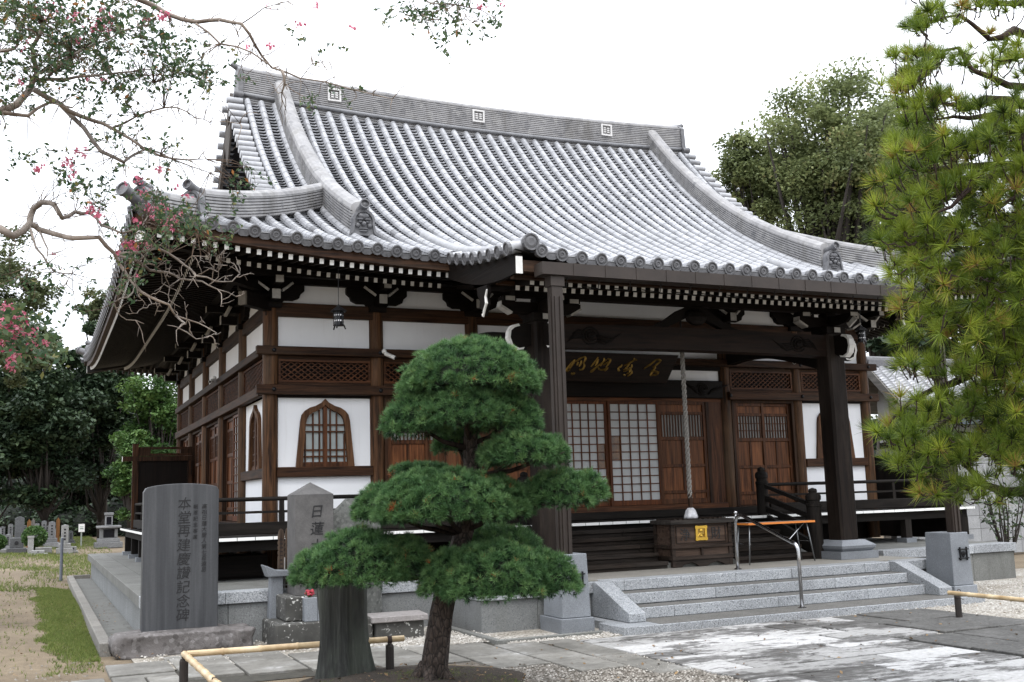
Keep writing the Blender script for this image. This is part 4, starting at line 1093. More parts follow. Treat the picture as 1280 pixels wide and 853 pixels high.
VV = np.stack([Pp+ex*Ss*J(), Pp+ey*Ss*.8*J(), Pp-ex*Ss*J(), Pp-ey*Ss*.8*J(), Pp+ez*Ss*.7*J()+ex*Ss*.2], 1).reshape(-1, 3)
idx = (np.arange(len(Pp))*5)[:, None]
FF = np.concatenate([idx+np.array([[a, b_, 4]]) for a, b_ in ((0,1),(1,2),(2,3),(3,0))])
meta(arr_mesh('pebbles', VV, FF, PEB, var=np.tile(Br, 4)), 'pale loose pebbles scattered round the paving and garden', 'pebbles', kind='stuff')
# paving slabs
m, n, b, o = newmat('paving_stone')
va = N(n, 'ShaderNodeAttribute', attribute_name='var'); v = coord(n, (1, 1, 1)); g1 = noise(n, coord(n, (.42, .95, 1)), 1.5, 15, .74, .1); g2 = noise(n, v, 18, 8, .75); g3 = noise(n, coord(n, (2.5, 6, 1)), 2.2, 9, .7)
c = ramp(n, [(0, (.27,.268,.262)), (.5, (.38,.378,.375)), (1, (.48,.478,.476))], va.outputs['Fac']).outputs[0]
k = ramp(n, [(.3, (.68,.67,.65)), (.7, (1.12,1.12,1.12))], g2).outputs[0]; c = mixc(n, 1.0, c, k, 'MULTIPLY')
ms = N(n, 'ShaderNodeMath', operation='MULTIPLY_ADD'); n.links.new(va.outputs['Fac'], ms.inputs[0]); ms.inputs[1].default_value = -.055; n.links.new(g1, ms.inputs[2])
ms2 = N(n, 'ShaderNodeMath', operation='MULTIPLY_ADD'); n.links.new(g3, ms2.inputs[0]); ms2.inputs[1].default_value = .40; n.links.new(ms.outputs[0], ms2.inputs[2])
f = ramp(n, [(.655, (0,0,0)), (.685, (.5,.5,.5)), (.71, (.72,.72,.72)), (.80, (.95,)*3)], ms2.outputs[0]).outputs[0]; c = mixc(n, f, c, (.05,.047,.044))
n.links.new(c, b.inputs['Base Color']); b.inputs['Roughness'].default_value = .85; b.inputs['Specular IOR Level'].default_value = .25; bump(n, b, g2, .4, .012)
PAVE = m
PAVE2 = granite('dark_paving', (.115,.112,.105), (.07,.068,.064), (.17,.167,.158), 34, .55, (.24,.235,.225), .9, .5)
mb = MB(); mb.add([(.72, 10.25, -.028), (5.0, 10.25, -.028), (5.0, 12.0, -.028), (.72, 12.0, -.028)], [(0,1,2,3)], .5); mb.add([(5.15, 4.0, -.027), (10.6, 4.0, -.027), (10.6, 10.7, -.027), (5.15, 10.7, -.027)], [(0,1,2,3)], .5)
meta(mb.build('paving_bed', plain('joint_dirt', (.06,.055,.042), .95, 0, .4, 20)), kind='structure')
pv = MB()
def slabs(mb, x0, x1, y0, y1, sx, sy, z=0.0, off=.5, gap=.013, zj=.007):
    j = 0; y = y0
    while y < y1-.02:
        yb = min(y+sy, y1); x = x0-(sx*off if j % 2 else 0)
        while x < x1-.02:
            xa, xb = max(x, x0), min(x+sx, x1)
            if xb-xa > .04:
                t = z+random.uniform(-zj, zj); mb.box(xa+gap, xb-gap, y+gap, yb-gap, z-.07, t)
            x += sx
        y = yb; j += 1
slabs(pv, 5.55, 8.35, 4.0, 10.72, .93, .46, 0, .5)               # approach path to the steps
slabs(pv, 8.36, 9.05, 8.9, 10.70, .69, .9, .0)
meta(pv.build('paving', PAVE, bevel=.006), kind='structure'); pv = MB()
m, n, b, o = newmat('old_slab'); va = N(n, 'ShaderNodeAttribute', attribute_name='var'); v = coord(n); g1 = noise(n, v, 1.6, 9, .68); g2 = noise(n, v, 16, 8, .75)
c = ramp(n, [(.36, (.115,.110,.098)), (.52, (.19,.183,.165)), (.60, (.24,.235,.22)), (.68, (.42,.418,.41))], g1).outputs[0]
k = ramp(n, [(.3, (.70,.69,.67)), (.7, (1.15,1.15,1.15))], g2).outputs[0]; c = mixc(n, 1.0, c, k, 'MULTIPLY'); k = ramp(n, [(0, (.8,.8,.8)), (1, (1.15,1.15,1.15))], va.outputs['Fac']).outputs[0]; c = mixc(n, 1.0, c, k, 'MULTIPLY')
n.links.new(c, b.inputs['Base Color']); b.inputs['Roughness'].default_value = .9; bump(n, b, g2, .4, .012); OLD = m
# stepped slabs between the bed and the gravel strip
for xa, xb, ya, yb in ((.70, 1.32, 11.25, 12.02), (1.34, 1.9, 10.7, 12.1), (1.92, 2.5, 10.6, 12.2), (2.52, 3.1, 10.5, 11.7), (3.12, 3.71, 10.1, 11.65), (3.73, 4.02, 10.1, 11.5), (4.04, 4.6, 9.48, 11.25), (4.62, 5.12, 8.9, 10.95), (5.14, 5.53, 8.4, 10.9), (1.3, 3.2, 12.12, 12.3)):
    ym = (ya+yb)/2+random.uniform(-.15, .15)
    if yb-ya > 1: pv.box(xa+.006, xb-.006, ya, ym-.006, -.07, random.uniform(-.004, .006)); pv.box(xa+.006, xb-.006, ym+.006, yb, -.07, random.uniform(-.004, .006))
    else: pv.box(xa+.006, xb-.006, ya, yb, -.07, random.uniform(-.004, .006))
slabs(pv, -.6, .66, 10.2, 11.2, .63, .5, 0); slabs(pv, .7, 1.32, 9.8, 11.2, .62, .6)
meta(pv.build('paving', OLD, bevel=.006), kind='structure')
pv = MB()
slabs(pv, 8.40, 14.0, 5.2, 8.82, 1.4, .9, .005, .5); slabs(pv, 9.07, 10.6, 8.85, 10.70, .8, .95, .005)
meta(pv.build('side_path', PAVE2, bevel=.006), kind='structure')
# drain channel and its kerbs on the left
mb = MB(); mb.box(.78, 1.3, 13.42, 26.9, -.04, .03); meta(mb.build('drain_channel', CONC), kind='structure')
mb = MB()
for k in range(7): mb.box(.70, .83, 13.0+k*1.96+.004, 13.0+(k+1)*1.96-.004, -.1, .115)
mb.box(.83, 1.2, 26.74, 26.84, -.1, .115)
meta(mb.build('kerb', granite('kerb_stone', (.30,.285,.255), (.22,.21,.19), (.38,.365,.34), 70, .4, (.15,.13,.10), .85), bevel=.01), kind='structure')
mb = MB(); mb.box(4.74, 4.82, 11.2, 12.9, -.06, .02); mb.box(4.74, 6.1, 11.14, 11.2, -.06, .02); meta(mb.build('gravel_edging', CONC, bevel=.008), kind='structure')
# ================================================================ stone platform and steps
plat = thing('stone_platform', 'grey stone platform with granite coping under the wooden temple hall', 'platform', (9, 13, 0))
def blocks(name, mat, par, x0, x1, y0, y1, z0, z1, L, axis='x', bevel=.006):
    mb = MB(); a0, a1 = (x0, x1) if axis == 'x' else (y0, y1); k = max(1, int(round((a1-a0)/L)))
    for i in range(k):
        p, q = a0+(a1-a0)*i/k+.002, a0+(a1-a0)*(i+1)/k-.002
        mb.box(p, q, y0, y1, z0, z1) if axis == 'x' else mb.box(x0, x1, p, q, z0, z1)
    return mb.build(name, mat, par, bevel=bevel)
PXR = 15.25
mb = MB(); mb.box(1.22, PXR-.05, 13.22, 27.0, -.1, .43); mb.build('platform_core', PLAT, plat)
blocks('facing', PLAT, plat, 1.2, 4.93, 13.17, 13.215, -.1, .43, 1.0); blocks('facing', CONC, plat, 12.32, PXR-.03, 13.17, 13.215, -.1, .43, 1.0)  # right-hand facing darker: moss and the pine's shade put into its colour
blocks('coping', GRAN, plat, 1.14, 4.95, 13.13, 13.45, .437, .575, 1.05); blocks('coping', GRAN, plat, 12.3, PXR, 13.13, 13.45, .437, .575, 1.05)
blocks('side_coping', CONC, plat, 1.14, 1.5, 13.453, 27.05, .436, .575, 2.2, 'y'); blocks('side_coping', CONC, plat, PXR-.4, PXR, 13.453, 27.05, .436, .575, 2.2, 'y')
mb = MB(); mb.box(1.503, PXR-.403, 13.453, 27.0, .43, .572); mb.build('platform_floor', CONC, plat)
mb = MB(); mb.box(4.98, 12.24, 12.08, 13.2, -.1, .36); mb.build('porch_core', PLAT, plat)
blocks('porch_facing', PLAT, plat, 4.94, 4.975, 12.06, 13.16, -.1, .36, .55, 'y'); blocks('porch_facing', PLAT, plat, 4.94, 6.44, 12.045, 12.075, -.1, .36, .75); blocks('porch_facing', PLAT, plat, 11.61, 12.27, 12.045, 12.075, -.1, .36, .7)
blocks('porch_coping', GRAN, plat, 4.92, 6.45, 12.0, 12.3, .365, .5, .75); blocks('porch_coping', GRAN, plat, 11.6, 12.3, 12.0, 12.3, .365, .5, .7); blocks('porch_coping', GRAN, plat, 4.92, 5.2, 12.303, 13.12, .364, .499, .8, 'y')
mb = MB(); mb.box(5.2, 12.3, 12.303, 13.45, .34, .497); mb.build('porch_floor', granite('porch_floor_stone', (.27,.255,.225), (.22,.21,.185), (.33,.315,.28), 100, .35, (.22,.205,.175), .8), plat)
# steps
TREAD = granite('worn_tread', (.135,.13,.12), (.08,.078,.072), (.21,.205,.19), 70, .4, (.08,.075,.065), .9, .3)
steps = thing('granite_steps', 'three pale granite steps with sloping cheek stones before the porch', 'steps', (9, 11.5, 0))
mb = MB(); mb.box(6.19, 11.86, 10.81, 11.42, -.05, .078); mb.box(6.3, 6.45, 11.42, 12.0, -.05, .078); mb.build('base_slab', GRAN, steps, bevel=.006); mb = MB(); mb.box(6.7, 11.84, 10.835, 11.39, .0785, .081); mb.build('tread', TREAD, steps)
for k, (y, z0, z1) in enumerate(((11.39, .082, .215), (11.70, .10, .36), (12.03, .25, .5))):
    cuts = [6.685]+sorted([6.685+4.69*f_ for f_ in ((.12, .46, .78), (.3, .72), (.05, .42, .62, .9))[k]])+[11.375]
    mb = MB()
    for a, q in zip(cuts[:-1], cuts[1:]): mb.box(a+.002, q-.002, y, y+.33, z1-.133, z1)
    mb.box(6.69, 11.37, y+.02, y+.32, .0, z1-.135)
    mb.build('step', GRAN, steps, bevel=.007)
    mb = MB(); mb.box(6.69, 11.37, y+.018, y+.325, z1+.0005, z1+.003); mb.build('tread', TREAD, steps) if k < 2 else None
for x0, x1 in ((6.45, 6.683), (11.377, 11.61)):
    mb = MB(); mb.prism([(11.13,.082),(11.13,.185),(11.94,.504),(12.10,.504),(12.10,.082)], 'yz', x0, x1); mb.build('cheek_stone', GRAN, steps, bevel=.006)
# ================================================================ granite pipe bases with crest
def crest_emblem(mb, x, y, z, s_):
    t = .1*s_
    for q in (-.42, .42):
        mb.box(x+(q-.05)*s_, x+(q+.05)*s_, y-.02, y, z-.62*s_, z+.62*s_); mb.box(x-.62*s_, x+.62*s_, y-.026, y-.001, z+(q-.05)*s_, z+(q+.05)*s_)
    mb.ell((x, y-.008, z+.08*s_), (.13*s_, .014, .16*s_), 8, 5)
    for a in (-1, 1): mb.ell((x+a*.17*s_, y-.008, z+.02*s_), (.1*s_, .012, .17*s_), 8, 5); mb.ell((x+a*.1*s_, y-.006, z-.2*s_), (.09*s_, .01, .09*s_), 8, 5)
    mb.box(x-.02*s_, x+.02*s_, y-.014, y, z-.32*s_, z)
def pipe_base(x, label):
    t = thing('pipe_base', label, 'granite base', (x, 11.65, 0), 'granite bases under the porch downspouts')
    mb = MB(); mb.box(x-.22, x+.22, 11.38, 11.98, -.04, .155); mb.build('foot', GRAN2, t, bevel=.008)
    a, c_ = .19, .172
    mb = MB(); mb.hexa([(x-a, 11.41, .157), (x+a, 11.41, .157), (x+a, 11.93, .157), (x-a, 11.93, .157), (x-c_, 11.425, .90), (x+c_, 11.425, .90), (x+c_, 11.90, .90), (x-c_, 11.90, .90)]); mb.build('block', GRAN2, t, bevel=.008)
    mb = MB(); crest_emblem(mb, x+.03, 11.412, .60, .15); mb.build('crest', IRON, t)
    return t
pipe_base(5.90, 'granite downspout base beside the stone cheek, half hidden by foliage of the trimmed pine')
pipe_base(12.14, 'granite downspout base with black crest standing between block wall and bamboo rail')
# ================================================================ left group of stones
STELE = None
m, n, b, o = newmat('stele_slate')
v = coord(n, (9, 9, .35)); g = noise(n, v, 1.5, 6, .6); g2 = noise(n, coord(n, (30, 30, 30)), 2, 5)
c = ramp(n, [(.3, (.022,.0235,.027)), (.5, (.038,.040,.044)), (.7, (.062,.064,.068))], g).outputs[0]
k = ramp(n, [(.3, (.9,.9,.9)), (.7, (1.08,1.08,1.08))], g2).outputs[0]; c = mixc(n, 1.0, c, k, 'MULTIPLY')
n.links.new(c, b.inputs['Base Color']); b.inputs['Roughness'].default_value = .6; STELE = m
CARVE = plain('carved_shadow', (.030,.030,.032), .95, 0, .2, 30)
def rough_block(mb, x0, x1, y0, y1, z0, z1, amp=.03, seed=1, nx=14, ny=7, nz=6, roundness=.5):
    """a natural boulder-like block: superellipsoid sides with lumps"""
    r_ = random.Random(seed); ph = [r_.uniform(0, 6.28) for _ in range(8)]
    cx, cy, cz = (x0+x1)/2, (y0+y1)/2, (z0+z1)/2; hx, hy, hz = (x1-x0)/2, (y1-y0)/2, (z1-z0)/2
    K, L = 40, 18; vs = []; e = 1-roundness*.75
    sg = lambda a, p: math.copysign(abs(a)**p, a)
    for i in range(L+1):
        th = -math.pi/2+math.pi*i/L
        for k in range(K):
            f_ = 2*math.pi*k/K
            x = sg(math.cos(th), .32)*sg(math.cos(f_), .3); y = sg(math.cos(th), .32)*sg(math.sin(f_), .3); z = sg(math.sin(th), .32)
            q = amp*(math.sin(3*x+5*y+ph[0])+.7*math.sin(7*x-4*z+ph[1])+.5*math.sin(11*x+9*y+ph[2])+.5*math.sin(13*z+8*x+ph[3])+.8*(r_.random()-.5))
            vs.append((cx+x*(hx+q), cy+y*(hy+q), cz+z*(hz+q*.6)))
    mb.add(vs, [(i*K+k, i*K+(k+1) % K, (i+1)*K+(k+1) % K, (i+1)*K+k) for i in range(L) for k in range(K)], .5)
ROCK = granite('rough_rock', (.17,.155,.15), (.10,.09,.085), (.26,.245,.24), 26, .65, (.05,.045,.042), .85, .6)
def glyphs(text, size, origin, udir, vdir, depth, parent, mat, name='inscription', vertical=True, gap=1.0, jitter=0.0, shear=0.0, extr=.006):
    """text as flat raised/carved strokes on a face: origin = centre of the first glyph"""
    u = np.array(udir, float); v_ = np.array(vdir, float); nn = np.cross(u, v_); mbv = []; mbf = []
    for i, ch in enumerate(text):
        cu = bpy.data.curves.new('g', 'FONT'); cu.body = ch; cu.align_x = 'CENTER'; cu.size = 1.0; cu.extrude = .5; cu.resolution_u = 3
        ob = bpy.data.objects.new('g', cu); COL.objects.link(ob)
        dg = bpy.context.evaluated_depsgraph_get(); me = bpy.data.meshes.new_from_object(ob.evaluated_get(dg))
        co = [vv.co.copy() for vv in me.vertices]; fs = [tuple(p.vertices) for p in me.polygons]
        bpy.data.objects.remove(ob); bpy.data.meshes.remove(me); bpy.data.curves.remove(cu)
        if not co: continue
        ys_ = [q.y for q in co]; my = (max(ys_)+min(ys_))/2
        st = (0, -i*gap) if vertical else (i*gap, 0)
        b0 = len(mbv)
        for q in co:
            a = (q.x+shear*(q.y-my))*size+jitter*math.sin(q.y*9+i*2)*size; h = (q.y-my+.10*math.sin(q.x*5+i)*jitter*4)*size
            p = np.array(origin)+u*(st[0]+a)+v_*(st[1]+h)+nn*(q.z*2*extr); mbv.append(tuple(p))
        mbf += [tuple(k+b0 for k in f_) for f_ in fs]
    mb = MB(); mb.v = mbv; mb.f = mbf; mb.var = [.5]*len(mbf)
    return mb.build(name, mat, parent)
st = thing('stone_stele', 'tall dark slate stele with carved vertical inscription on a rough stone base', 'stele', (1.54, 12.95, 0))
top = [(1.125+.84*t, 1.78+.09*(max(0, math.sin(math.pi*t)))**.3) for t in np.linspace(0, 1, 33)]
mb = MB(); mb.prism([(1.125, .2), (1.965, .2)]+list(reversed(top)), 'xz', 12.86, 13.04); sl = mb.build('slab', STELE, st, bevel=.006)
mb = MB(); rough_block(mb, .82, 2.32, 12.58, 13.14, -.06, .215, .022, 3); mb.build('rough_base', ROCK, st, smooth=True)
glyphs('本堂再建慶讃記念碑', .155, (1.575, 12.858, 1.64), (1,0,0), (0,0,1), .0, sl, CARVE, gap=.158, jitter=.03, shear=.12, extr=.003)
glyphs('高祖日蓮大聖人第七百遠忌', .062, (1.80, 12.858, 1.60), (1,0,0), (0,0,1), 0, sl, CARVE, 'small_inscription', gap=.066, jitter=.02, shear=.1, extr=.002)
glyphs('報恩記念事業', .055, (1.70, 12.858, 1.60), (1,0,0), (0,0,1), 0, sl, CARVE, 'small_inscription', gap=.07, jitter=.02, shear=.1, extr=.002)
# pointed memorial pillar on two mossy tiers
m, n, b, o = newmat('memorial_stone'); v = coord(n); g = noise(n, v, 4, 6, .65); g2 = noise(n, v, 70, 4)
c = ramp(n, [(.3, (.055,.053,.053)), (.55, (.088,.085,.083)), (.75, (.115,.11,.108))], g).outputs[0]; k = ramp(n, [(.3, (.85,)*3), (.7, (1.1,)*3)], g2).outputs[0]
c = mixc(n, 1.0, c, k, 'MULTIPLY'); g3 = noise(n, coord(n, (6, 6, .8)), 1.2, 4); f = ramp(n, [(.58, (0,)*3), (.75, (.5,)*3)], g3).outputs[0]; c = mixc(n, f, c, (.10,.098,.095))
n.links.new(c, b.inputs['Base Color']); b.inputs['Roughness'].default_value = .85; bump(n, b, g2, .25, .01); MEM = m
m, n, b, o = newmat('lichen_stone'); v = coord(n); vo = N(n, 'ShaderNodeTexNoise', Scale=26, Detail=3, Roughness=.5); n.links.new(v, vo.inputs['Vector']); g = noise(n, v, 3, 5)
c = ramp(n, [(.3, (.03,.03,.027)), (.7, (.075,.073,.067))], g).outputs[0]; f = ramp(n, [(.60, (0,)*3), (.66, (1,)*3)], vo.outputs[0]).outputs[0]; g4 = noise(n, v, 3.4, 2); f2 = ramp(n, [(.42, (0,)*3), (.6, (1,)*3)], g4).outputs[0]
ff = mixc(n, 1.0, f, f2, 'MULTIPLY'); c = mixc(n, ff, c, (.55,.55,.52)); n.links.new(c, b.inputs['Base Color']); b.inputs['Roughness'].default_value = .9; bump(n, b, g, .4, .02); LICHEN = m
tp = thing('memorial_pillar', 'grey pointed stone pillar with carved characters on lichen spotted tiers', 'memorial stone', (3.0, 12.7, 0))
mb = MB(); x0, x1, y0, y1 = 2.80, 3.26, 12.55, 13.0
mb.box(x0, x1, y0, y1, .53, 1.70); mb.add([(x0, y0, 1.70), (x1, y0, 1.70), (x1, y1, 1.70), (x0, y1, 1.70), ((x0+x1)/2, (y0+y1)/2, 1.85)], [(0,1,4),(1,2,4),(2,3,4),(3,0,4)], .5)
pil = mb.build('pillar', MEM, tp, bevel=.006)
glyphs('日蓮大聖人', .165, (3.06, 12.547, 1.50), (1,0,0), (0,0,1), 0, pil, CARVE, gap=.2, jitter=.03, shear=.12, extr=.003)
mb = MB(); mb.box(2.52, 3.66, 12.28, 13.1, -.08, .25); mb.build('lower_tier', LICHEN, tp, bevel=.02)
mb = MB(); mb.box(2.66, 3.5, 12.42, 13.05, .252, .53); mb.build('upper_tier', LICHEN, tp, bevel=.015)
fs_ = thing('flower_stone', 'pale square granite flower holder standing before the pointed memorial pillar', 'flower holder', (2.97, 12.33, .25))
mb = MB(); mb.box(2.85, 3.0, 12.30, 12.41, .252, .52); mb.build('holder_block', GRAN2, fs_, bevel=.006); mb = MB(); mb.box(3.003, 3.13, 12.30, 12.41, .252, .515); mb.build('holder_block', GRAN2, fs_, bevel=.006)
fl_ = thing('flower_bunch', 'small bunch of red flowers in the granite holder by the memorial pillar', 'flowers', (2.92, 12.35, .52))
mb = MB()
for k in range(16): mb.ell((2.92+random.uniform(-.05, .05), 12.35+random.uniform(-.03, .03), .56+random.uniform(-.015, .04)), (.018, .018, .015), 7, 4, .4)
mb.build('petals', plain('red_petal', (.55,.04,.07), .6, 0, .4, 30), fl_)
mb = MB()
for k in range(10): mb.tube([(2.92, 12.35, .51), (2.92+random.uniform(-.06, .06), 12.35+random.uniform(-.03, .03), .58)], .004, 4)
mb.build('stems', plain('stem_green', (.06,.12,.03), .6), fl_)
# curved-top granite gate stone in front of the platform
gs = thing('granite_table_stone', 'light granite post with curved overhanging top left of the memorial pillar', 'stone post', (2.7, 12.75, 0))
mb = MB(); mb.prism([(2.565,-.05),(2.755,-.05),(2.745,.74),(2.60,.74)], 'xz', 12.96, 13.12); mb.build('shaft', GRAN2, gs, bevel=.008)
mb = MB(); mb.prism([(2.555,.735),(2.90,.735),(2.92,.83),(2.80,.805),(2.66,.815),(2.55,.865),(2.50,.885)], 'xz', 12.92, 13.12); mb.build('curved_top', GRAN2, gs, bevel=.01)
# wooden memorial tablets in a rack
for k, (x, h, y) in enumerate(((2.76, 1.30, 13.15), (2.85, 1.315, 13.16), (2.93, 1.28, 13.18))):
    lab = ('left one of the three weathered wooden grave tablets behind the curved granite stone', 'middle one of the three weathered wooden grave tablets behind the curved granite stone', 'right one of the wooden grave tablets, partly hidden by the memorial pillar')[k]
    t = thing('wooden_grave_tablet', lab, 'grave tablet', (x, y, 0), 'wooden grave tablets beside the memorial pillar')
    mb = MB(); ed = [(-.042,.58),(.042,.58),(.042,h-.36)]
    for j in range(4): ed += [(.042, h-.34+j*.06), (.03, h-.325+j*.06), (.042, h-.31+j*.06)]
    ed += [(.04, h-.08), (.025, h-.02), (0, h), (-.025, h-.02), (-.04, h-.08)]
    for j in range(3, -1, -1): ed += [(-.042, h-.31+j*.06), (-.03, h-.325+j*.06), (-.042, h-.34+j*.06)]
    mb.prism([(x+a, z) for a, z in ed], 'xz', y, y+.018); pl = mb.build('plank', wood('tablet_wood', (.06,.038,.028), (.19,.135,.10), 'z', (.30,.25,.2), .8), t)
    mb = MB()
    for j in range(14): mb.box(x-.018+random.uniform(-.006, .006), x+.018+random.uniform(-.006, .006), y-.0015, y-.0005, h-.12-j*.05-random.uniform(.008, .028), h-.12-j*.05)
    mb.build('ink_marks', plain('dark_ink', (.02,.012,.01), .8), pl)
t = thing('tablet_rack', 'thin pale rods holding the wooden grave tablets behind the curved stone', 'rack', (2.8, 13.02, 0))
mb = MB()
for x in (2.80, 2.9): mb.tube([(x, 13.14, .57), (x, 13.14, .95)], .008, 6)
for z in (.62, .70): mb.tube([(2.72, 13.137, z), (2.98, 13.137, z)], .008, 6)
mb.build('rods', plain('pale_rod', (.5,.48,.46), .5), t)
# natural standing stone behind the memorial pillar
ns = MB(); r_ = random.Random(5); K = 16; vs = []
for i in range(11):
    z = -.05+1.69*i/10; t = i/10; w_ = .40*(1-.25*t)*(1 if t < .8 else math.sqrt(max(.06, 1-((t-.8)/.21)**2)))
    for k in range(K):
        a = 2*math.pi*k/K; q = 1+.16*math.sin(3*a+z*2)+.12*(r_.random()-.5); vs.append((3.56+w_*q*math.cos(a)+.05*t, 12.95+.55*w_*q*math.sin(a)*.5, z))
ns.add(vs, [(i*K+k, i*K+(k+1) % K, (i+1)*K+(k+1) % K, (i+1)*K+k) for i in range(10) for k in range(K)]+[tuple(160+k for k in range(K))], .5)
meta(ns.build('standing_stone', granite('green_rock', (.15,.155,.145), (.09,.095,.09), (.24,.245,.23), 30, .5, (.07,.075,.065), .85, .6)), 'rounded natural standing stone just right of the pointed memorial pillar', 'standing stone')
# low granite bench slab
bs = thing('stone_bench', 'low stone bench slab in front of the platform behind the trimmed pine trunk', 'stone bench', (4.0, 12.4, 0))
mb = MB(); mb.hexa([(3.62,12.2,.185),(4.3,12.16,.185),(4.36,12.66,.185),(3.66,12.7,.185),(3.62,12.2,.255),(4.3,12.16,.255),(4.36,12.66,.255),(3.66,12.7,.255)]); mb.build('top_slab', granite('bench_top', (.36,.335,.325), (.3,.28,.27), (.46,.43,.42), 60, .2, (.2,.18,.17), .8), bs, bevel=.008)
mb = MB(); mb.box(3.68, 4.27, 12.23, 12.62, -.08, .183); mb.build('bench_base', LICHEN, bs, bevel=.01)
# weathered stump-like stone
t = thing('weathered_stump', 'thick dark weathered stump with vertical grain under the pine foliage', 'stump', (2.62, 9.75, 0))
mb = MB(); K = 40; vs = []; r_ = random.Random(9); ph = [r_.uniform(0, 6.28) for _ in range(6)]; L = 24
for i in range(L+1):
    tt = i/L; z = -.08+1.10*tt; base = .205+.10*(1-tt)**2.2-.02*math.sin(tt*5)
    for k in range(K):
        a = 2*math.pi*k/K
        q = 1+.09*math.sin(3*a+ph[0]+.8*tt)+.05*math.sin(7*a+ph[1]-1.2*tt)+.045*math.sin(13*a+ph[2])+.03*math.sin(21*a+ph[3]+2*tt)+.02*(r_.random()-.5)
        vs.append((2.63+base*q*math.cos(a)-.03*tt, 9.75+base*q*math.sin(a), z+(.05*math.sin(2*a+1) if i == L else 0)))
mb.add(vs, [(i*K+k, i*K+(k+1) % K, (i+1)*K+(k+1) % K, (i+1)*K+k) for i in range(L) for k in range(K)], .5)
mb.add([vs[L*K+k] for k in range(K)]+[(2.6, 9.75, 1.0)], [(k, (k+1) % K, K) for k in range(K)], .5)
m, n, b, o = newmat('stump_wood'); g = noise(n, coord(n, (16, 16, .9)), 1.4, 7, .65, .4); g2 = noise(n, coord(n, (3, 3, 1.2)), 1.2, 4)
c = ramp(n, [(.28, (.008,.008,.0075)), (.5, (.024,.026,.023)), (.72, (.064,.067,.059))], g).outputs[0]; f = ramp(n, [(.45, (0,)*3), (.7, (.55,)*3)], g2).outputs[0]; c = mixc(n, f, c, (.085,.10,.075))
n.links.new(c, b.inputs['Base Color']); b.inputs['Roughness'].default_value = .85; bump(n, b, g, .9, .03)
mb.build('trunk', m, t, smooth=True)
# ================================================================ vegetation
BARK = wood('pine_bark', (.014,.010,.008), (.075,.054,.044), 'z', (.10,.085,.075), .9, 1.2)
BARK2 = wood('smooth_bark', (.17,.13,.105), (.33,.265,.215), 'x', (.38,.34,.30), .7, .3)
BARK3 = plain('far_bark', (.045,.036,.03), .9, 0, .3, 2)
def ptpos(px, py, depth): return at(px, py, depth)
def fol_obj(name, Vs, Fs, vars_, mat, parent=None):
    off = 0; F2 = []
    for V_, F_ in zip(Vs, Fs): F2.append(F_+off); off += len(V_)
    return arr_mesh(name, np.concatenate(Vs), np.concatenate(F2), mat, parent, np.concatenate(vars_))
# ---- trimmed pine in the foreground
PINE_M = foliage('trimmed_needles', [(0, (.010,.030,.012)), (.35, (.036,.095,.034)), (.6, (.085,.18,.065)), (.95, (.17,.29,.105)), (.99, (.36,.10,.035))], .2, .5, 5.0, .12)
pb = Zp(541, 849, .05); W0 = float((pb-CAM) @ FW)
pine = thing('trimmed_pine', 'cloud-pruned pine with layered green foliage pads in front of the temple', 'pine tree', (pb[0], pb[1], 0))
tw = [(540,856,.0,.125),(545,815,.0,.108),(553,765,.0,.10),(562,720,.05,.095),(575,680,.08,.09),(588,640,.1,.085),(592,600,.1,.08),(588,560,.08,.07),(592,520,.05,.055),(592,480,0,.035)]
mb = MB(); mb.tube([at(a, b_, W0+d)+np.array((0, 0, -.03 if k == 0 else 0)) for k, (a, b_, d, r) in enumerate(tw)], [r*1.0 for *_, r in tw], 16)
for k in range(5):
    a = 2*math.pi*k/5+.4; p = at(541, 846, W0); mb.tube([p+np.array((.05*math.cos(a), .05*math.sin(a), .10)), p+np.array((.16*math.cos(a), .16*math.sin(a), -.01)), p+np.array((.24*math.cos(a), .24*math.sin(a), -.08))], [.06, .04, .02], 8)
for v_ in range(len(mb.v)):
    x, y, z = mb.v[v_]; q = .010*math.sin(x*70+z*26)+.008*math.sin(y*90-z*34); mb.v[v_] = (x+q, y-q, z)
m, n, b, o = newmat('scaly_bark'); v = coord(n, (1, 1, .45)); vo = N(n, 'ShaderNodeTexVoronoi', Scale=26, feature='DISTANCE_TO_EDGE'); n.links.new(v, vo.inputs['Vector']); g = noise(n, v, 14, 8, .75)
c = ramp(n, [(.25, (.022,.015,.012)), (.5, (.062,.045,.036)), (.75, (.125,.098,.082))], g).outputs[0]; k = ramp(n, [(0, (.2,.2,.2)), (.12, (1,1,1))], vo.outputs['Distance']).outputs[0]; c = mixc(n, 1.0, c, k, 'MULTIPLY')
n.links.new(c, b.inputs['Base Color']); b.inputs['Roughness'].default_value = .95; ad = N(n, 'ShaderNodeMath', operation='MULTIPLY_ADD'); n.links.new(vo.outputs['Distance'], ad.inputs[0]); ad.inputs[1].default_value = 2.2; n.links.new(g, ad.inputs[2]); bump(n, b, ad.outputs[0], 1.0, .03)
mb.build('trunk', m, pine, smooth=True)
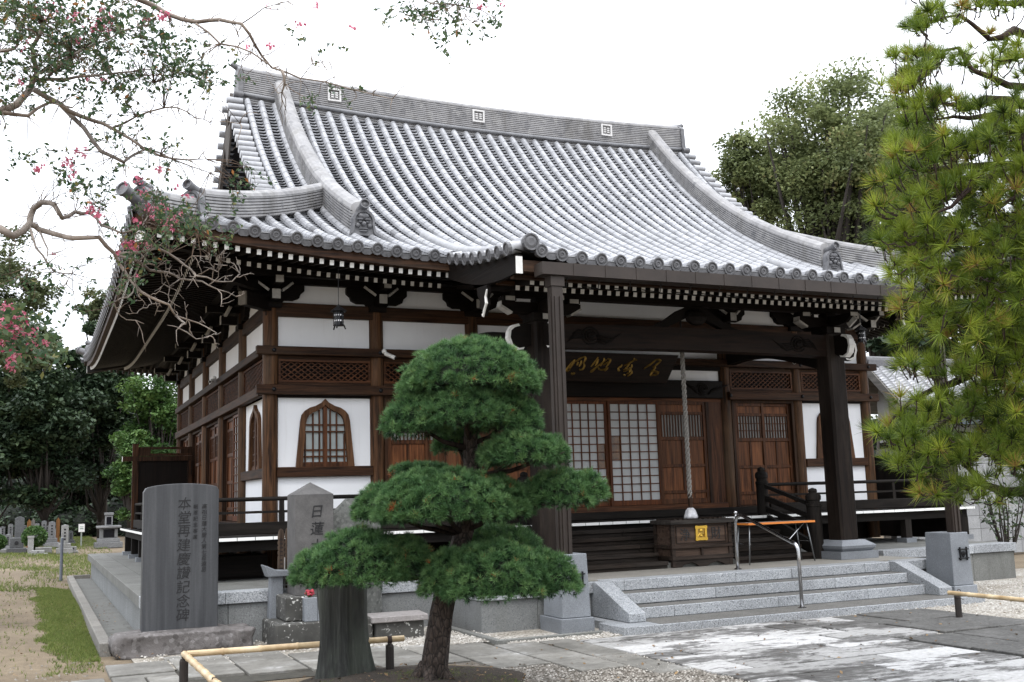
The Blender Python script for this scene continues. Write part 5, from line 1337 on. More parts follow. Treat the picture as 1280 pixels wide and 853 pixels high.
pads = {
 'A': [(590,484,82,58,5,0),(538,486,34,32,5,-.05),(636,487,36,36,6,-.1)],
 'B': [(520,539,40,46,4,-.15),(580,528,60,42,5,-.2),(634,533,42,40,5,-.05)],
 'C': [(652,576,48,36,4,-.2),(689,574,22,26,4,-.15),(618,577,20,20,3,-.05)],
 'D': [(572,560,28,24,8,.25)],
 'E': [(555,645,86,54,4,-.28),(480,646,38,38,4,-.1),(622,642,42,44,4,-.15),(522,645,50,52,4,-.35)],
 'J': [(524,591,36,9,4,.35)],
 'F': [(700,628,44,38,8,-.05),(734,620,24,28,8,0),(672,624,22,22,6,0)],
 'G': [(450,724,64,60,5,-.2),(404,724,38,38,5,-.05),(506,716,38,42,4,-.15)],
 'H': [(620,740,70,58,6,-.35),(566,737,40,48,6,-.3),(682,736,40,44,6,-.25)],
 'I': [(620,688,52,28,8,.3)],
}
YV = np.array([math.sin(YAW), math.cos(YAW), 0])
for nm, lobes in pads.items():
    Vs, Fs, Vr = [], [], []; cores = MB()
    for (px, py, rx, ru, rd, dd) in lobes:
        w_ = W0+dd; sc = w_/FPX; c = at(px, py, w_); RX, RU, RDn = (rx-5)*sc, (ru-4)*sc, rd*sc; RDp = RX*.85
        area = 2*math.pi*((RX*RDp)**.8+2*(RX*RU)**.8)/3
        # clumps of shoots over the pad: each clump is a small dome of needle tufts
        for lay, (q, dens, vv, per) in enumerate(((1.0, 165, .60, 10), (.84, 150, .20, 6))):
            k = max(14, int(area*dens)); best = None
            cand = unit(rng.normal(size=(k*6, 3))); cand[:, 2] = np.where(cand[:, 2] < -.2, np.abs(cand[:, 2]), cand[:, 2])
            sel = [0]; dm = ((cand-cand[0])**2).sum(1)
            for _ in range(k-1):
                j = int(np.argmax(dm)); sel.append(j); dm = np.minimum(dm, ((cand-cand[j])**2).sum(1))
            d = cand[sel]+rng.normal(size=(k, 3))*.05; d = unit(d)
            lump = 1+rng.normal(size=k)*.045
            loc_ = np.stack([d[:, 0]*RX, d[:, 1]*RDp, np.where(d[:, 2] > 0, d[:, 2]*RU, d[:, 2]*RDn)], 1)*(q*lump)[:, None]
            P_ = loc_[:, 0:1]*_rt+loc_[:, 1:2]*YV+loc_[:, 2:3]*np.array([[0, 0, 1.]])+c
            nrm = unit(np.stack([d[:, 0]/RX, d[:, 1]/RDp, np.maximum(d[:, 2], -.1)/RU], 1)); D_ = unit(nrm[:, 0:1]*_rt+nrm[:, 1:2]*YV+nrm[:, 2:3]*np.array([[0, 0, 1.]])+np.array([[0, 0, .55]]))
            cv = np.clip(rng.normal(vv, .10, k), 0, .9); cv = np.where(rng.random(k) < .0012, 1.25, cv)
            # tufts on each clump dome (radius ~5 cm), coloured lighter towards the crest of the dome
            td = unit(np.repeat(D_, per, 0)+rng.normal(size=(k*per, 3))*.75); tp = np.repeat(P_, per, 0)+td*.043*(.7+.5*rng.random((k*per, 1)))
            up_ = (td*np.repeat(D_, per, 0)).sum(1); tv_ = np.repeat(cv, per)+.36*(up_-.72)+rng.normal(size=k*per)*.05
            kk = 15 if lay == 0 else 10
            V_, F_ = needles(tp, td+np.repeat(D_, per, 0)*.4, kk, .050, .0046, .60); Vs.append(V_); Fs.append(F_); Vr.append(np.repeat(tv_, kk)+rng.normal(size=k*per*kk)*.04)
        m_, n_ = 8, 14; vs = []
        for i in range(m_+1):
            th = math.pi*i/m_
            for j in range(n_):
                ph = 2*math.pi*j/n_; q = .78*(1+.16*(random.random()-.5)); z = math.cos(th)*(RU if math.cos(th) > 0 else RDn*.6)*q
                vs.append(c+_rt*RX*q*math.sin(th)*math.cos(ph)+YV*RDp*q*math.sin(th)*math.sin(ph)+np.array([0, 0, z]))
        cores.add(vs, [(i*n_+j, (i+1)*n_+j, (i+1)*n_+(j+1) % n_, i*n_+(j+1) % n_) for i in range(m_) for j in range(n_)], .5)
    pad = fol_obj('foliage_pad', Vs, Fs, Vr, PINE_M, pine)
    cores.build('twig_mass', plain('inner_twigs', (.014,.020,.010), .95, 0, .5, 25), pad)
    bm_ = MB()
    for (px, py, rx, ru, rd, dd) in lobes:
        tgt = at(px, py-ru*.15, W0+dd); ty = min(max(py+22, 500), 720); tx = float(np.interp(ty, [480, 560, 640, 720, 765], [592, 588, 588, 562, 553])); st_ = at(tx, ty, W0+.08)
        mid_ = (st_+tgt)/2+np.array((0, 0, -.04)); bm_.tube([st_, mid_, tgt], [.028, .02, .012], 7)
        for k in range(8):
            e = tgt+_rt*rx*W0/FPX*random.uniform(-.9, .9)+np.array((0, random.uniform(-.2, .2), random.uniform(-.02, .10))); bm_.tube([mid_*.4+tgt*.6, (mid_+tgt*2+e*2)/5+np.array((0, 0, -.02)), e], [.010, .007, .004], 5)
    bm_.build('branch', BARK, pad, smooth=True)
# ---- long-needled pine at the right
PM = foliage('long_needles', [(0, (.02,.036,.006)), (.3, (.068,.115,.014)), (.6, (.17,.235,.026)), (.92, (.33,.39,.05)), (.98, (.30,.19,.06))], .35, .45, 1.2, .2)
rp_ = thing('black_pine', 'large pine with long yellow-green needles reaching over the block wall and annex', 'pine tree', tuple(at(1400, 900, 8.5)[:2])+(0,))
tr = [(1420,980,8.4,.24),(1405,760,8.3,.2),(1385,560,8.2,.18),(1400,380,8.2,.16),(1380,200,8.2,.13),(1365,60,8.2,.10),(1350,-60,8.2,.07)]
mb = MB(); tp_ = [at(a, b_, d) for a, b_, d, r in tr]; tp_[0][2] = -.1; mb.tube(tp_, [r for *_, r in tr], 14); mb.build('trunk', BARK, rp_, smooth=True)
BR = [
 [(1365,30),(1280,4),(1252,5),(1228,0),(1205,-8)],
 [(1370,70),(1280,43),(1267,37),(1252,47),(1237,49),(1215,30),(1200,19),(1180,22)],
 [(1372,130),(1280,109),(1260,107),(1237,96),(1215,88),(1198,60),(1177,64),(1160,60)],
 [(1375,160),(1280,131),(1256,126),(1230,124),(1215,131),(1185,131),(1166,120)],
 [(1376,150),(1280,128),(1245,143),(1211,148),(1192,146),(1170,150)],
 [(1380,215),(1300,175),(1250,160),(1219,184),(1192,186),(1174,197),(1136,189),(1118,187)],
 [(1382,235),(1280,205),(1206,208),(1181,210),(1155,214),(1131,212)],
 [(1384,270),(1280,200),(1230,225),(1207,240),(1189,259),(1160,270)],
 [(1390,330),(1280,278),(1252,292),(1219,292),(1200,296),(1174,311),(1140,320),(1110,340)],
 [(1395,400),(1280,385),(1250,393),(1220,410),(1180,405),(1150,395),(1120,400)],
 [(1393,480),(1280,430),(1240,425),(1210,470),(1189,480),(1172,484),(1140,500),(1105,535)],
 [(1388,540),(1300,520),(1260,500),(1228,498),(1190,520),(1150,550),(1115,548)],
 [(1387,600),(1280,615),(1257,615),(1233,607),(1217,591),(1195,570),(1170,575)],
 [(1387,600),(1300,580),(1262,560),(1235,545),(1200,540)],
 [(1385,330),(1320,250),(1290,240),(1262,250),(1240,268)],
 [(1392,440),(1300,350),(1270,345),(1245,350),(1225,345),(1200,352)],
]
BR += [[(1375+4*q_, 60+95*q_), (1420, 40+95*q_), (1460, 50+92*q_), (1510, 40+95*q_)] for q_ in range(5)]
brp = []; bb = MB()
for k, pl in enumerate(BR):
    d0 = 8.2; d1 = 6.9+1.6*random.random(); P_ = [at(a, b_, d0+(d1-d0)*min(1, i/3)+random.uniform(-.04, .04)) for i, (a, b_) in enumerate(pl)]
    r0 = .05 if k in (3, 8, 12, 10) else .034
    bb.tube(P_, [r0*(1-.8*i/(len(P_)-1)) for i in range(len(P_))], 9)
    for i in range(1, len(P_)):
        for t in np.linspace(0, 1, 5): brp.append(P_[i-1]*(1-t)+P_[i]*t)
brp = np.array(brp)
bb.build('branch', wood('dark_bark', (.03,.022,.02), (.085,.062,.054), 'x', (.11,.09,.08), .9, .4), rp_, smooth=True)
ly = [-30, 0, 45, 80, 110, 150, 185, 215, 255, 290, 330, 350, 385, 415, 450, 480, 510, 540, 565, 590, 612, 632]
lx = [1150, 1142, 1140, 1118, 1112, 1140, 1100, 1104, 1095, 1090, 1098, 1112, 1118, 1108, 1120, 1150, 1125, 1092, 1105, 1120, 1150, 1185]
tuf = []; tries = 0
while len(tuf) < 2600 and tries < 60000:
    tries += 1; py = random.uniform(-30, 628); px = random.uniform(1085, 1345); L_ = np.interp(py, ly, lx)
    if px < L_+random.uniform(0, 14)+14*math.sin(py*.16)+9*math.sin(py*.31+1): continue
    if px < L_+55 and random.random() < .25: continue
    dens = 1.0
    if py < 155 and px > 1175: dens = .30
    if 20 < py < 60 and px > 1205: dens = .10
    if 88 < py < 135 and px > 1195: dens = .10
    if py < 20 and px < 1180: dens = .7
    if 130 < py < 330 and px > 1185: dens = .75
    if 395 < py < 500 and px < 1200: dens = .45
    if 585 < py and px > 1225: dens = .12
    if 340 < py < 380 and px < 1180: dens = .6
    if random.random() > dens: continue
    if math.sin(px*.045+1.3+.6*math.sin(py*.03))*.6+.9*math.sin(py*.115+.02*px+.6)+.4*math.sin(px*.13+py*.1) < (-.45 if py < 200 else -.85): continue
    tuf.append((px, py, random.uniform(6.7, 8.7)))
for q_ in range(900):
    px, py = random.uniform(1345, 1520), random.uniform(-120, 560)
    if math.sin(px*.045+1.3)*.6+.9*math.sin(py*.115+.02*px+.6) > -.2: tuf.append((px, py, random.uniform(7.2, 9.2)))
TP = np.array([at(*q) for q in tuf]); k = len(TP)
near = np.array([brp[np.argmin(((brp-p)**2).sum(1))] for p in TP])
out = unit(TP-near+np.array([[0, 0, .25]])+rng.normal(size=(k, 3))*.15)
Dn = unit(out*.6+np.array([[-.2*_rt[0], -.2*_rt[1], .6]])+rng.normal(size=(k, 3))*.3)
kk = 60; V1, F1 = needles(TP, Dn, kk, .122, .0052, .64)
tv = np.clip(rng.normal(.52, .24, k), 0, .95); tv = np.where(rng.random(k) < .018, .99, tv)
pf = arr_mesh('needles', V1, F1, PM, rp_, np.repeat(tv, kk)+rng.normal(size=k*kk)*.07)
mb = MB()
for p, q, d in zip(TP, near, Dn):
    v_ = q-p; L_ = np.linalg.norm(v_); e = p+(v_/L_*.4-d*.6)*min(L_, .12) if L_ > .02 else p-d*.1
    mb.tube([e, (e+p)/2+np.array((0, 0, -.02)), p+d*.03], [.0055, .0045, .0035], 5, False)
mb.build('twigs', wood('dark_bark', (0,)*3, (0,)*3, 'x'), rp_)
def smooth_path(pts, k=5):
    pts = [np.array(p, float) for p in pts]; out = []
    for i in range(len(pts)-1):
        p0, p1, p2, p3 = pts[max(0, i-1)], pts[i], pts[i+1], pts[min(len(pts)-1, i+2)]
        for t in np.linspace(0, 1, k, endpoint=False): out.append(.5*((2*p1)+(p2-p0)*t+(2*p0-5*p1+4*p2-p3)*t*t+(3*p1-p0-3*p2+p3)*t**3))
    return out+[pts[-1]]
def trunk_tube(mb, pts, rad, n=12):
    P_ = smooth_path(pts); R_ = np.interp(np.linspace(0, 1, len(P_)), np.linspace(0, 1, len(rad)), rad); mb.tube(P_, list(R_), n)
# ---- crape myrtle reaching in from the left
CM = foliage('myrtle_leaf', [(0, (.02,.05,.025)), (.4, (.055,.11,.05)), (.75, (.12,.17,.07)), (.95, (.24,.23,.08)), (1, (.38,.17,.06))], .35, .45, 1.5, .15)
cm = thing('crape_myrtle', 'pink-flowering tree with bare pale twigs hanging over the hall eave corner', 'flowering tree', tuple(at(-330, 800, 6.8)[:2])+(0,))
mb = MB(); q = [at(a, b_, 6.8) for a, b_ in ((-330,900),(-320,700),(-290,500),(-260,330),(-180,200),(-80,150))]; q[0][2] = -.05; trunk_tube(mb, q, [.15,.13,.11,.1,.075,.055])
q2 = [at(a, b_, 6.8) for a, b_ in ((-290,500),(-180,380),(-80,300),(-20,286))]; trunk_tube(mb, q2, [.09,.06,.04,.03]); trunk_tube(mb, [at(a, b_, 6.8) for a, b_ in ((-260,330),(-120,60),(40,-60),(170,-2))], [.07,.05,.03,.02]); mb.build('trunk', BARK2, cm, smooth=True)
LN = [
 ([(-80,150),(0,139),(21,131),(38,112),(46,92),(40,60),(55,30)], .050, .018),
 ([(0,140),(35,145),(62,128),(90,135)], .025, .010),
 ([(42,112),(75,130),(105,160),(127,190),(155,203),(165,195),(185,186),(215,199),(262,216)], .032, .005),
 ([(75,130),(100,145),(130,155),(165,175),(200,195),(235,200),(258,199)], .028, .005),
 ([(140,160),(170,146),(205,135),(222,135),(245,148),(262,153),(300,155)], .012, .004),
 ([(46,100),(80,100),(115,95),(160,90),(193,104)], .022, .005),
 ([(60,95),(90,70),(120,55),(150,40),(190,30)], .018, .005),
 ([(20,60),(0,64),(-30,70)], .02, .015),
 ([(170,-2),(210,18),(245,28),(275,25),(302,30),(318,55),(340,85),(375,98),(440,112),(490,124)], .030, .004),
 ([(245,30),(275,55),(315,66),(340,84)], .013, .008),
 ([(302,30),(330,10),(360,2)], .008, .004), ([(352,88),(356,105),(352,122)], .02, .004), ([(375,100),(390,80),(412,78)], .006, .003),
 ([(-40,284),(0,286),(16,295),(37,280),(42,261),(52,253),(68,256),(78,273),(94,265),(112,266),(127,282),(152,292),(176,287),(185,270)], .046, .006),
 ([(37,280),(49,287),(77,295),(94,298),(124,297),(143,317),(150,331),(169,357),(187,371),(211,381),(220,395),(248,404),(270,416)], .034, .005),
 ([(150,320),(173,327),(187,338),(211,341),(225,349),(253,352),(272,362),(295,371)], .020, .004),
 ([(150,318),(175,316),(195,310),(211,317),(230,331),(244,345),(270,352),(290,352),(300,343)], .020, .004),
 ([(37,283),(45,310),(60,330),(70,340),(90,342),(82,355)], .014, .004), ([(50,290),(60,312),(58,328)], .012, .004),
 ([(169,357),(160,372),(143,378),(148,392),(158,400),(180,405)], .009, .003), ([(220,395),(232,405),(222,410),(245,424),(262,420)], .012, .004),
 ([(176,325),(168,345),(172,362)], .012, .005), ([(225,349),(212,358),(205,340)], .008, .003), ([(244,345),(262,336),(272,340),(278,330)], .007, .003),
 ([(185,371),(190,380),(184,385)], .006, .003), ([(265,352),(268,330),(284,332)], .006, .002), ([(230,331),(240,320),(262,322)], .006, .002),
 ([(510,-8),(540,5),(570,6),(600,12),(615,20)], .010, .004), ([(570,6),(582,20),(590,28)], .005, .003), ([(515,2),(522,14),(540,25)], .004, .002),
]
tw_ = MB(); lf = MB(); nodes = []
for pl, r0, r1 in LN:
    d0 = random.uniform(6.6, 7.2); P_ = []; n_ = len(pl)
    for i, (a, b_) in enumerate(pl): P_.append(at(a, b_, 6.85+.12*math.sin(i*1.3+r0*200)))
    Q = []
    for i in range(n_-1):
        for t in (0, .5): 
            j = np.array((random.uniform(-1, 1), random.uniform(-1, 1), random.uniform(-1, 1)))*.010*(1 if t else 0); Q.append(P_[i]*(1-t)+P_[i+1]*t+j)
    Q.append(P_[-1]); tw_.tube(Q, [max(.0028, .60*(r0+(r1-r0)*i/(len(Q)-1))) for i in range(len(Q))], 7)
    nodes += [(p, i/len(Q), r0) for i, p in enumerate(Q)]
    bare = pl[-1][1] > 300 and pl[0][0] > 30
    for i in range(2, len(Q)):
        for _q in range(3 if not bare else 1):
            if random.random() > .6: continue
            d = Q[i]-Q[i-1]; d /= np.linalg.norm(d); s_ = np.cross(d, FW); e = d*.5+s_*random.choice((-1, 1))*random.uniform(.4, 1)+np.array((0, 0, random.uniform(-.2, .4)))
            L_ = random.uniform(.06, .26); pp_ = [Q[i]]; dr = e/np.linalg.norm(e)
            for q_ in range(5):
                dr = dr+np.array((random.gauss(0, .35), random.gauss(0, .35), random.gauss(0, .35))); dr /= np.linalg.norm(dr); pp_.append(pp_[-1]+dr*L_/5)
            tw_.tube(pp_, [.0038, .0032, .0027, .0022, .0018, .0012], 5)
            if bare:
                for q_ in range(2):
                    k_ = random.randint(1, 4); d3 = dr*.5+np.array((random.gauss(0, .7), random.gauss(0, .7), random.gauss(0, .7))); d3 /= np.linalg.norm(d3); tw_.tube([pp_[k_], pp_[k_]+d3*L_*.2, pp_[k_]+d3*L_*.38+np.array((0, 0, random.uniform(-.02, .03)))], [.0024, .0018, .001], 4)
tw_.build('branch', wood('twig_bark', (.19,.155,.13), (.44,.38,.33), 'x', (.54,.51,.47), .8, .5), cm, smooth=True)
clus = [(40,25,45,36,330),(110,30,48,36,330),(185,55,48,38,260),(235,82,35,22,130),(60,85,45,30,240),(130,95,42,26,170),(8,70,22,50,150),(10,120,16,20,60),(262,105,18,12,40),(85,60,40,30,180),
 (20,15,36,18,160),(150,20,50,18,120),(210,95,30,14,50),(165,115,28,10,30),(130,140,16,12,26),
 (535,12,34,12,70),(565,8,44,9,80),(548,45,12,12,22),(590,32,16,10,30),(615,12,14,10,22),(500,10,16,10,30),(622,26,8,5,8),
 (120,170,30,10,24),(170,165,20,10,20),(195,190,32,12,40),(150,165,12,10,14),(95,225,30,12,50),(120,235,26,12,40),(60,190,26,8,18),(40,205,36,10,16),(85,215,16,10,18),(105,250,20,10,20),(140,220,14,12,16),(130,262,14,10,14),(15,190,20,12,12),
 (190,245,16,12,70),(215,285,34,12,100),(185,295,24,12,60),(245,285,20,10,50),(262,300,12,10,24),(172,315,14,14,40),(205,262,14,14,40),(160,345,14,10,36),(170,330,10,10,24),(232,262,12,10,24),(280,290,10,8,14),(290,222,10,8,26),(310,215,10,8,14),(285,235,8,8,14),
 (400,60,10,8,10),(385,50,8,8,8),(410,120,7,10,12),(386,110,8,10,10),(420,105,7,5,8),(455,110,6,6,8),(352,30,12,8,8),(290,72,10,6,12),(298,95,8,8,10),(110,330,14,6,10),(115,365,16,8,16),(130,350,10,6,8),(60,350,26,10,30),(20,340,30,16,40),(90,380,16,8,16)]
Pl = []; tl = MB(); npos = np.array([q[0] for q in nodes])
def leafy(a, b_, rx, ry, cnt, per=11):
    for k in range(max(1, int(cnt*2.4/per))):
        p = at(a+random.gauss(0, rx*.55), b_+random.gauss(0, ry*.6), random.uniform(6.3, 7.5)); nn_ = npos[np.argmin(((npos-p)**2).sum(1))]
        d = p-nn_; L0 = np.linalg.norm(d); d = d/(L0+1e-6)+np.array((random.gauss(0, .6), random.gauss(0, .6), random.gauss(-.15, .5))); d /= np.linalg.norm(d)
        if L0 < .45: tl.tube([nn_, nn_*.5+p*.5+np.array((random.gauss(0, .015), 0, random.gauss(.01, .015))), p], [.0028, .0022, .0016], 4)
        q = p; pts = [q]
        for j in range(per):
            d = d+np.array((random.gauss(0, .22), random.gauss(0, .22), random.gauss(-.04, .22))); d /= np.linalg.norm(d); q = q+d*.017; pts.append(q)
            sd2 = np.cross(d, np.array((random.gauss(0, 1), random.gauss(0, 1), random.gauss(0, 1)))); sd2 /= np.linalg.norm(sd2)+1e-6; Pl.append(q+sd2*.016)
        tl.tube(pts[::3]+[pts[-1]], [.0017]*len(pts[::3])+[.001], 4)
for q_ in clus: leafy(*q_)
Pl = np.array(Pl); V1, F1 = leaves(Pl, .0185, .2, .5); vv_ = np.clip(rng.normal(.45, .22, len(Pl)), 0, .93); vv_ = np.where(rng.random(len(Pl)) < .02, 1.05, vv_)
arr_mesh('leaves', V1, F1, CM, cm, vv_)
tl.build('leaf_twigs', wood('leaf_twig', (.10,.07,.05), (.22,.16,.12), 'x', None, .8, .5), cm)
FLM = foliage('myrtle_flower', [(0, (.45,.06,.14)), (.5, (.74,.20,.30)), (1, (.88,.48,.55))], .3, .6, 3, .1)
flw = [(122,32,12,60),(135,25,8,30),(128,12,5,14),(205,20,9,24),(185,22,8,18),(60,12,14,20),(95,20,8,12),(30,55,10,10),(96,50,6,12),(110,98,5,8),(28,105,6,8),(130,100,5,8),(372,30,5,10),(337,57,5,8),(310,60,3,5),(335,4,6,8),(395,8,5,6),(440,35,5,7),(600,10,7,12),(630,6,5,6),(95,190,5,14),(105,196,5,12),(85,203,8,26),(48,212,6,20),(92,218,6,10),(108,186,3,6),(172,224,6,14),(198,212,5,12),(133,190,4,6),(157,231,3,6),
 (178,243,8,34),(190,262,9,44),(200,270,10,46),(215,276,10,44),(228,262,8,26),(235,245,7,18),(210,285,9,36),(170,277,5,16),(182,308,8,40),(170,310,5,16),(160,306,9,44),(205,256,7,20),(170,347,4,12),(112,262,8,24),(122,270,6,16),(66,318,3,7),(148,315,3,6),(222,234,6,14),
 (8,405,12,70),(22,412,10,60),(36,414,8,30),(2,425,10,40),(40,432,7,30),(18,445,10,36),(56,428,5,14),(30,395,6,16),(8,385,8,20),(50,445,6,18),(12,458,8,20)]
Pf = []
for (a, b_, r, cnt) in flw:
    dz_ = random.uniform(6.6, 7.1)
    for k in range(int(cnt*(.7 if 160 < a < 260 and b_ > 230 else 1.5))): Pf.append(at(a+random.gauss(0, r*.5), b_+random.gauss(0, r*.48), dz_+random.gauss(0, .03)))
Pf = np.array(Pf); V1, F1 = leaves(Pf, .0115, .1, .8); arr_mesh('flowers', V1, F1, FLM, cm, np.clip(rng.normal(.5, .25, len(Pf)), 0, 1))
lf_ = [(20,425,40,26,300),(60,440,24,18,120),(10,400,26,20,120),(40,400,26,12,70)]
Pl = np.array([at(a+random.gauss(0, rx*.55), b_+random.gauss(0, ry*.6), random.uniform(6.5, 7.3)) for a, b_, rx, ry, cnt in lf_ for k in range(cnt)])
V1, F1 = leaves(Pl, .026, .2, .55); arr_mesh('low_leaves', V1, F1, CM, cm, np.clip(rng.normal(.5, .2, len(Pl)), 0, .93))
# ---- background trees
def bg_tree(name, label, cat, px, depth, top, halfw, bottom, mat, leaf=.16, clumps=46, per=210, group=None, limbs=True, seed=0, trunk_r=.22, flat=.62, shell=.55, base_px=None, vv=.5):
    r_ = np.random.default_rng(seed+11); s_ = depth/FPX
    pt = at(px, top, depth); pbm = at(px, bottom, depth); bx = at(base_px or px, 640, depth); base = np.array([bx[0], bx[1], 0.1])
    H = pt[2]; zb = pbm[2]; cz = (H+zb)/2; rz_ = (H-zb)/2; rw = halfw*s_; cen = np.array([pt[0], pt[1], cz])
    t = thing(name, label, cat, base, group)
    d = unit(r_.normal(size=(clumps, 3))); rad = shell+(1-shell)*r_.random((clumps, 1)); rad = np.where(r_.random((clumps, 1)) < .2, rad*.6, rad)
    cl = cen+d*rad*np.array([[rw*.86, rw*.86, rz_*.88]])
    cr = (rw*.20+.25)*(.6+.7*r_.random((clumps, 1)))
    P_ = []
    for c_, q in zip(cl, cr[:, 0]):
        g_ = r_.normal(size=(per, 3)); g_ = unit(g_)*(r_.random((per, 1))**.5); P_.append(c_+g_*np.array([[q, q, q*flat]]))
    P_ = np.concatenate(P_); V_, F_ = leaves(P_, leaf, .6, .6)
    va_ = np.repeat(np.clip(r_.normal(vv, .13, clumps), 0, 1), per)+r_.normal(size=len(P_))*.12
    arr_mesh('crown', V_, F_, mat, t, np.clip(va_, 0, .96))
    mb = MB(); fork = base+(cen-base)*np.array([.7, .7, 0])+np.array([0, 0, max(.8, zb*.75)]) 
    mb.tube([base-np.array([0, 0, .4]), (base+fork)/2+np.array([.1, 0, 0]), fork], [trunk_r*1.25, trunk_r, trunk_r*.85], 10)
    if limbs:
        for c_ in cl[::2]:
            m_ = fork*.5+c_*.5+np.array([0, 0, -.12*rz_])+r_.normal(size=3)*.15*rw*.4; mb.tube([fork, fork*.75+m_*.25+np.array([0,0,.2]), m_, c_], [trunk_r*.5, trunk_r*.42, trunk_r*.26, trunk_r*.08], 6)
    mb.build('trunk', BARK3, t, smooth=True)
    return t
G1 = foliage('zelkova_leaf', [(0, (.062,.080,.034)), (.45, (.155,.190,.080)), (.8, (.25,.285,.12)), (1, (.34,.28,.15))], .4, .6, .25, .25)
G2 = foliage('dark_leaf', [(0, (.010,.020,.011)), (.45, (.036,.064,.032)), (.8, (.082,.122,.055)), (1, (.14,.18,.08))], .15, .55, .25, .25)
G3 = foliage('bright_leaf', [(0, (.02,.05,.015)), (.45, (.055,.115,.03)), (.8, (.11,.19,.05)), (1, (.19,.26,.08))], .3, .55, .3, .25)
G4 = foliage('olive_leaf', [(0, (.03,.04,.018)), (.45, (.075,.095,.04)), (.8, (.13,.15,.07)), (1, (.19,.19,.09))], .25, .6, .3, .25)
bg_tree('zelkova_tree', 'tallest spreading olive-green tree rising behind the hall roof', 'tree', 1035, 42, 82, 118, 345, G1, .075, 180, 340, None, True, 1, .36, .5, .4, 1025)
bg_tree('zelkova_tree', 'smaller olive-green tree with thin crown nearest the main roof ridge', 'tree', 938, 44, 150, 56, 310, G1, .085, 80, 230, None, True, 2, .2, .5, .4, 985)
bg_tree('zelkova_tree', 'olive-green tree half hidden behind the long-needled pine above the roof end', 'tree', 1125, 46, 100, 70, 345, G1, .085, 100, 280, None, True, 3, .3, .5, .4)
for i, (px, dp, top, hw, bot, lab) in enumerate(((1150, 40, 225, 70, 470, 'dark green tree behind the pine between roof end and annex house'), (1255, 38, 190, 80, 520, 'dark green tree behind the pine above the block wall'), (1095, 36, 300, 45, 490, 'dark green shrubby tree just behind the hall above the annex roof'), (1330, 40, 150, 60, 500, 'dark tree outside'))):
    if i < 3: bg_tree('evergreen_tree', lab, 'tree', px, dp, top, hw, bot, G2, .17, 46, 240, None, True, 20+i, .25, .7, .4)
left = [
 ('broadleaf_tree', 'olive-green tree with small leaves right behind the pink low flowers of the crape myrtle', 20, 40, 262, 62, 520, G4, .085, 48, 260, 30),
 ('broadleaf_tree', 'small olive tree with an open crown against the sky above the dark evergreens', 128, 52, 345, 30, 440, G4, .09, 26, 200, 31),
 ('evergreen_tree', 'large dark rounded evergreen directly behind the round clipped shrub and graves', 62, 47, 415, 70, 645, G2, .11, 90, 480, 32),
 ('evergreen_tree', 'dark evergreen with rounded crown directly below the eave corner', 130, 50, 390, 46, 645, G2, .11, 80, 460, 33),
 ('evergreen_tree', 'dark evergreen below the low pink flowers of the crape myrtle', -10, 46, 440, 60, 655, G2, .11, 70, 460, 34),
 ('evergreen_tree', 'very dark low tree over the path behind the lantern grave', 95, 60, 500, 60, 660, G2, .13, 70, 420, 35),
 ('evergreen_tree', 'dark tree in the shade between eave corner and veranda screen', 170, 56, 470, 40, 650, G2, .12, 60, 400, 36),
 ('bright_tree', 'bright green airy tree beside the back corner of the hall', 196, 48, 436, 46, 630, G3, .09, 80, 220, 37),
 ('broadleaf_tree', 'mid-green tree filling the space between eave corner and bright airy tree', 160, 60, 440, 44, 640, G3, .11, 70, 260, 40),
 ('bright_tree', 'young light-green conifer close beside the veranda end screen', 165, 36, 525, 24, 655, G3, .06, 40, 320, 38),
 ('bright_tree', 'light green tree with gaps between the dark trees and the hall', 190, 62, 530, 30, 645, G3, .11, 40, 220, 39),
]
for nm, lab, px, dp, top, hw, bot, mt, lf, cl, pr, sd_ in left:
    bg_tree(nm, lab, 'tree', px, dp, top, hw, bot, mt, lf, cl, pr, None, sd_ != 30, sd_, .2 if sd_ != 30 else .1, .65, .4, -70 if sd_ == 30 else None)
# far wood closing the view low down: leaf masses with a dense dark interior
P_ = []; core = MB()
def mass(px, py, dp, rx, rz_, k):
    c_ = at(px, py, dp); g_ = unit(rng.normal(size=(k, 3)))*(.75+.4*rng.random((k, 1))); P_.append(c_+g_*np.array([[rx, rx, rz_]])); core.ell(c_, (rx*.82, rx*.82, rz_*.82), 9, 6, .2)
for k in range(46): mass(-140+k*10.5, random.uniform(595, 640), random.uniform(66, 78), random.uniform(1.6, 2.6), random.uniform(1.3, 2.2), 420)
for k in range(34): mass(-140+k*14, random.uniform(520, 600), random.uniform(74, 84), random.uniform(2.2, 3.2), random.uniform(1.8, 3.0), 420)
for k in range(30): mass(-100+k*11, random.uniform(640, 662), random.uniform(56, 62), random.uniform(.9, 1.5), random.uniform(.7, 1.1), 300)
for k in range(34): mass(1080+k*11, random.uniform(430, 610), random.uniform(46, 56), random.uniform(1.5, 2.4), random.uniform(1.2, 2.0), 380)
P_ = np.concatenate(P_); V_, F_ = leaves(P_, .13, .5, .6)
fw_ = arr_mesh('far_wood', V_, F_, G2, None, np.clip(rng.normal(.35, .2, len(P_)), 0, .9)); meta(fw_, 'dark shaded wood closing the view behind the graves and annex', 'wood', kind='stuff')
core.build('wood_interior', plain('wood_interior', (.010,.016,.009), .95, 0, .5, 1.5), fw_)
